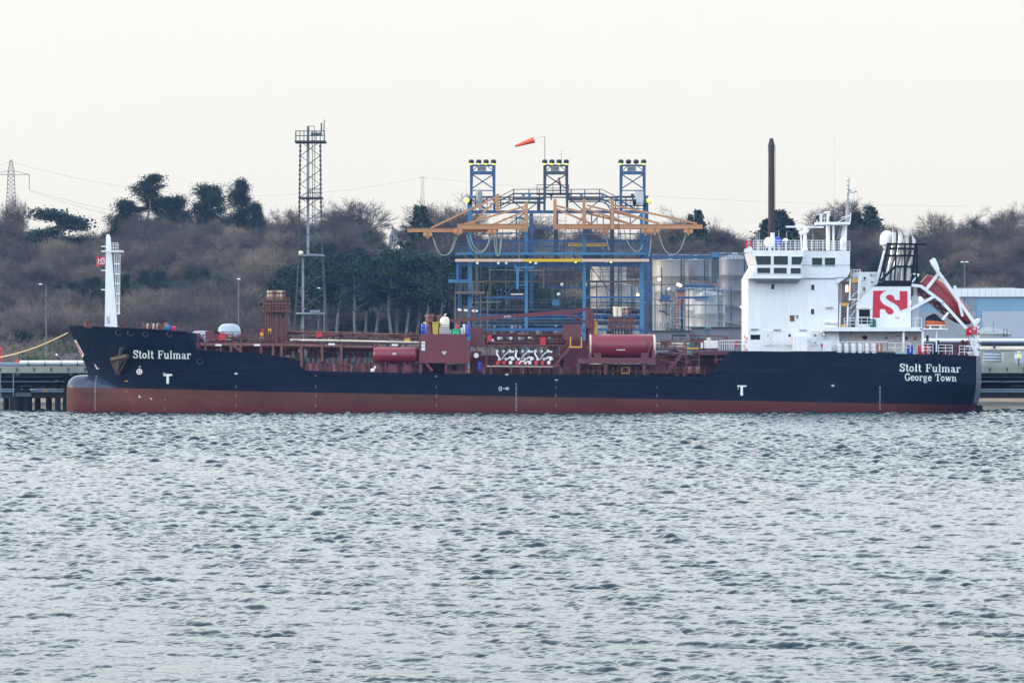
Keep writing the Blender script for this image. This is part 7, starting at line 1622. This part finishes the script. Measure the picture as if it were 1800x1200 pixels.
# ============================================================ chimney, storage tanks, sheds
YK = 560
ck = thing('chimney', 'tall slim dark maroon chimney stack behind the bridge', 'chimney', (X(1356,YK), YK, 3))
MB().tube((X(1356,YK),YK,3), P(1356,255,YK), .54, .46, n=8).build('shaft', 'chimney_maroon', ck); MB().tube(P(1356,255,YK), P(1356,247,YK), .5, .32, n=8).tube(P(1356,247,YK), P(1356,243.5,YK), .32, .3, n=8).build('cap', 'chimney_maroon', ck)
q = MB()
for i in range(30): q.bar(P(1361.8,258+i*6,YK-.1), P(1363,258+i*6,YK-.1), .06)
q.bar(P(1363,256,YK), P(1362.5,430,YK), .05); q.build('ladder', 'chimney_maroon', ck)
for y_ in (257,262): MB().tube(P(1356,y_,YK), P(1356,y_+1.3,YK), .56, n=8).build('band', 'gantry_dark', ck)
def silo(label, px0, px1, ytop, Y, mat, roof='flat', name='storage_tank', cap_mat='galvanised', rail_=True, grp='storage tanks behind the jetty', g_=2.4):
    r_ = (px1-px0)/2*Y/F; c = (X((px0+px1)/2, Y), Y+r_, g_); h_ = Z(ytop, Y)-g_; o = thing(name, label, 'storage tank', c, grp)
    n_ = 28
    prof = [(r_,0)]; k_ = max(3, int(h_/2.2))
    for i in range(1, k_): prof += [(r_, h_*i/k_-.03), (r_*1.006, h_*i/k_), (r_, h_*i/k_+.03)]
    MB().lathe(prof+[(r_,h_)], c, 'z', n_).build('shell', mat, o, smooth=True, sharp=50)
    rf = MB().lathe([(r_*1.02,h_),(r_*1.02,h_+.12),(r_*.5,h_+(.5 if roof == 'dome' else .16)*min(r_,3)*.5),(.2,h_+(.7 if roof == 'dome' else .2)*min(r_,3)*.5)], c, 'z', n_).build('roof', cap_mat, o, smooth=True)
    MB().lathe([(.3,0),(.3,.5),(.45,.55),(.3,.8)], (c[0], c[1], h_+g_+(.3 if roof == 'dome' else .1)), 'z', 10).build('roof_vent', 'grey_steel', rf)
    if rail_:
        q = MB(); m_ = 22
        for i in range(m_):
            a, b = 2*math.pi*i/m_, 2*math.pi*(i+1)/m_; A__ = Vector(c)+Vector((r_*math.cos(a), r_*math.sin(a), h_)); B__ = Vector(c)+Vector((r_*math.cos(b), r_*math.sin(b), h_))
            q.bar(A__, A__+Vector((0,0,1.0)), .05)
            for z_ in (.5,1.0): q.bar(A__+Vector((0,0,z_)), B__+Vector((0,0,z_)), .05)
        q.build('roof_rail', 'galvanised', rf)
    q = MB(); q.bar((c[0]+r_*.55, c[1]-r_*.86, g_), (c[0]+r_*.55, c[1]-r_*.86, g_+h_+.8), .08).bar((c[0]+r_*.55+.45, c[1]-r_*.84, g_), (c[0]+r_*.55+.45, c[1]-r_*.84, g_+h_+.8), .08)
    for i in range(int(h_/.4)): q.bar((c[0]+r_*.55, c[1]-r_*.87, g_+.4*i), (c[0]+r_*.55+.45, c[1]-r_*.85, g_+.4*i), .05)
    q.build('ladder', 'dark_steel', o); return o
silo('tall cream storage tank seen through the right bay of the blue gantry', 1037, 1102, 470, 545, 'tank_cream')
silo('broad cream-grey storage tank right of the gantry under a blue walkway', 1148, 1212, 458, 560, 'tank_cream')
silo('grey steel storage tank with its left half behind the broad cream-grey one', 1196, 1252, 458, 566, 'tank_steel')
silo('tall steel storage tank directly left of the bridge', 1264, 1322, 456, 552, 'tank_steel', roof='dome')
silo('pale short storage tank with dished roof, nearest to the ship', 1221, 1276, 520, 525, 'tank_white', roof='dome')
silo('low white storage tank behind the pale short one, its left edge showing', 1206, 1262, 512, 532, 'tank_white')
silo('squat grey storage tank with domed roof right of the stern', 1704, 1783, 588, 520, 'concrete', roof='dome', rail_=False)
silo('low white storage tank behind the lattice of the gantry right leg', 1063, 1125, 502, 552, 'tank_white')
ds = thing('dark_tower', 'dark blue-grey square tower between the two tall tank groups', 'tower', (X(1257,548), 548, 2.4)); MB().box(X(1251,548), X(1264,548), 548, 550, 2.4, Z(446,548)).build('shaft', 'silo_dark', ds); MB().pb(1252,443,1263,452,547.6,1.4).build('head_box', 'gantry_light_blue', ds)
# brick building and steel pipe structures among the tanks
bb = thing('brick_building', 'rust-brown brick building seen behind the right bay of the gantry', 'building', (X(1095,580), 580, 2.4))
MB().box(X(1058,580), X(1132,580), 580, 590, 2.4, Z(512,580)).build('wall', 'brick_rust', bb); MB().box(X(1056,580), X(1134,580), 579.6, 590.4, Z(512,580), Z(509.5,580)).build('roof', 'hatch_grey', bb)
bs = thing('brick_stack', 'narrow reddish-brown block between the cream tanks and the pale short tank', 'building', (X(1197,540), 540, 2.4)); MB().box(X(1190,540), X(1207,540), 540, 543, 2.4, Z(510,540)).build('wall', 'brick_rust', bs); MB().pb(1189,508,1208,511,539.7,3.5).build('roof', 'gantry_blue', bs)
pr_ = thing('pipe_rack', 'tangle of blue steel pipework and walkways in front of the storage tanks', 'pipe rack', (X(1215,515), 515, 2.4))
for px, y0 in ((1150,500),(1163,470),(1171,505),(1178,506),(1188,506),(1240,505),(1262,490),(1285,505)): MB().bar((X(px,515),515,2.4), P(px,y0,515), .16).build('post', 'gantry_dark' if px % 2 else 'pipe_bluegrey', pr_)
for a, ya, b, yb, w_, mt in ((1145,500,1190,500,.12,'gantry_dark'),(1190,503,1252,503,.35,'gantry_blue'),(1190,523,1245,523,.3,'gantry_blue'),(1161,522,1178,524,.7,'gantry_blue'),(1147,452,1252,452,.35,'gantry_blue'),(1147,446,1318,447,.08,'gantry_blue'),(1160,512,1185,506,.25,'pipe_bluegrey'),(1215,494,1262,500,.2,'brick_rust'),(1160,545,1190,560,.12,'gantry_dark'),(1150,535,1290,537,.1,'gantry_dark'),(1205,575,1300,576,.25,'pipe_bluegrey'),(1145,586,1310,588,.3,'concrete_dark'),(1182,552,1310,570,.12,'hose_green')):
    MB().bar(P(a,ya,514.6), P(b,yb,514.6), w_*.8, w_).build('pipe', mt, pr_)
rk = random.Random(31)
for i in range(26):
    px = 1150+rk.uniform(0,62); y0 = rk.uniform(505,575); MB().tube(P(px,y0,514), P(px+rk.uniform(-1,1),600,514), rk.choice([.06,.1,.16]), n=6).build('riser', rk.choice(['pipe_bluegrey','hatch_grey','gantry_blue','galvanised','gantry_dark']), pr_, smooth=True)
for i in range(14):
    px = 1150+rk.uniform(0,60); y0 = rk.uniform(520,590); MB().tube(P(px,y0,513.5), P(px+rk.uniform(6,30),y0+rk.uniform(-1,1),513.5), rk.choice([.06,.1]), n=6).build('pipe', rk.choice(['pipe_bluegrey','galvanised','gantry_dark']), pr_, smooth=True)
q = MB(); rail(q, 1190, 1252, 497, 503, 514.4, 10, 2, .05); rail(q, 1147, 1250, 446, 452, 514.4, 16, 2, .05); rail(q, 1262, 1318, 448, 456, 514.4, 10, 2, .05); rail(q, 1225, 1286, 505, 514, 514.2, 12, 2, .05); q.build('handrail', 'gantry_blue', pr_)
for px, y_, mt in ((1176,508,'letter_white'),(1159,491,'white_lamp'),(1192,500,'white_lamp'),(1303,540,'letter_white'),(1196,502,'warm_lamp')): MB().ball(P(px,y_,513.6), .22, n=8).build('lamp_globe', mt, pr_, smooth=True)
MB().pb(1222,522,1256,529,520,1.5).lathe([(.8,0),(1.0,.3),(.9,.7),(.3,1.0)], P(1240,524,521), 'z', 12).build('cooler_unit', 'galvanised', pr_)
M('plant_grey', (.15,.155,.18), .8)
# low plant buildings hidden mostly by the ship
for a, b, y0, Y, mt, nm, lab in ((1140,1215,582,505,'plant_grey','plant_building','low grey plant building just above the red deck tank'),(1215,1320,576,507,'plant_grey','plant_building','low pale building with flat roof left of the bridge foot'),
                            (540,660,606,500,'concrete_dark','shed','low dark shed glimpsed under the catwalk pipes'),(980,1030,568,508,'concrete_dark','plant_building','low dark building behind the crane boom')):
    o = thing(nm, lab, 'building', (X((a+b)/2,Y), Y, 1.6)); MB().box(X(a,Y), X(b,Y), Y, Y+6, 1.6, Z(y0,Y)).build('wall', mt, o); MB().box(X(a-1,Y), X(b+1,Y), Y-.3, Y+6.3, Z(y0,Y), Z(y0-1.6,Y)).build('roof', 'concrete_dark', o)
# pale horizontal tanks behind the foredeck
def htank(label, px0, px1, py0, py1, Y, mat):
    r_ = (Z(py0,Y)-Z(py1,Y))/2; x0, x1 = X(px0,Y), X(px1,Y); zc = Z((py0+py1)/2,Y); o = thing('horizontal_tank', label, 'tank', ((x0+x1)/2, Y, zc-r_), 'pale horizontal tanks behind the foredeck')
    MB().lathe([(.01,0),(r_*.6,r_*.15),(r_*.92,r_*.5),(r_,r_*.95),(r_,x1-x0-r_*.95),(r_*.92,x1-x0-r_*.5),(r_*.6,x1-x0-r_*.15),(.01,x1-x0)], (x0,Y,zc), 'x', 22).build('vessel', mat, o, smooth=True)
    for t in (.25,.75): MB().box(x0+(x1-x0)*t-.3, x0+(x1-x0)*t+.3, Y-.5, Y+.5, DZ-.02, zc-r_*.7).build('saddle', 'concrete', o)
M('tank_pale_blue', (.30,.37,.41), .35, .0, var=.1)
htank('pale blue rounded tank rising behind the foredeck rails', 382, 424, 568.5, 602, 440, 'tank_pale_blue')
htank('low white tank behind the foredeck, left of the pale blue one', 335, 378, 581, 606, 440, 'tank_white')
# warehouse
wh_ = thing('warehouse', 'large pale blue and white warehouse behind the stern', 'warehouse', (X(1760,600), 600, 2.6)); Yw = 600
MB().pprism([(1608,682),(1608,534),(1668,521),(1900,521),(1900,682)], Yw, 30).build('wall', 'shed_blue', wh_)
MB().pprism([(1606,536),(1606,532),(1676,507.5),(1784,506.5),(1900,512),(1900,521.5),(1670,521.5)], Yw-.4, 31).build('roof', 'shed_white', wh_)
MB().pprism([(1680,506.5),(1680,505),(1784,505),(1784,506.5)], Yw+2, 20).build('ridge', 'galvanised', wh_)
MB().pprism([(1608,682),(1608,550),(1716,546),(1716,682)], Yw-.12, .1).build('wall_panel', 'house_render', wh_); MB().pprism([(1726,682),(1726,547),(1900,547),(1900,682)], Yw-.14, .12).build('wall_panel', 'shed_pale', wh_)
MB().pprism([(1700,545),(1700,521.6),(1716.5,521.6),(1716.5,545)], Yw-.1, .08).build('wall_panel', 'pipe_bluegrey', wh_)
for i in range(20): MB().pb(1690+i*10.5,508.5,1690.5+i*10.5,521,Yw-.5,.06).build('roof_seam', 'hatch_grey', wh_)
q = MB(); q.tube(P(1746,580,518), P(1746,574,518), .3); 
single(MB().tube((X(1746,505),505,2.4), P(1746,562,505), .06), 'lamp_post', 'galvanised', 'thin bare post in front of the warehouse right of the stern', 'post')
# ------------------------------------------------------------ the winter air over the estuary
hz = MB().box(-420, 420, -60, 1050, -2.2, 75).build('haze', bpy.data.materials.new('haze'))
hm = hz.data.materials[0]; hm.use_nodes = True; n = hm.node_tree.nodes; n.clear()
pv_ = n.new('ShaderNodeVolumePrincipled'); pv_.inputs['Density'].default_value = HAZE
pv_.inputs['Color'].default_value = (.24, .42, .80, 1); pv_.inputs['Anisotropy'].default_value = .1
ho = n.new('ShaderNodeOutputMaterial'); hm.node_tree.links.new(pv_.outputs[0], ho.inputs['Volume'])
tag(hz, kind='stuff', label='thin blue winter haze lying over the whole estuary', cat='haze')
hz.display_type = 'WIRE'
for o in scene.objects:
    if '_w' in o: del o['_w']
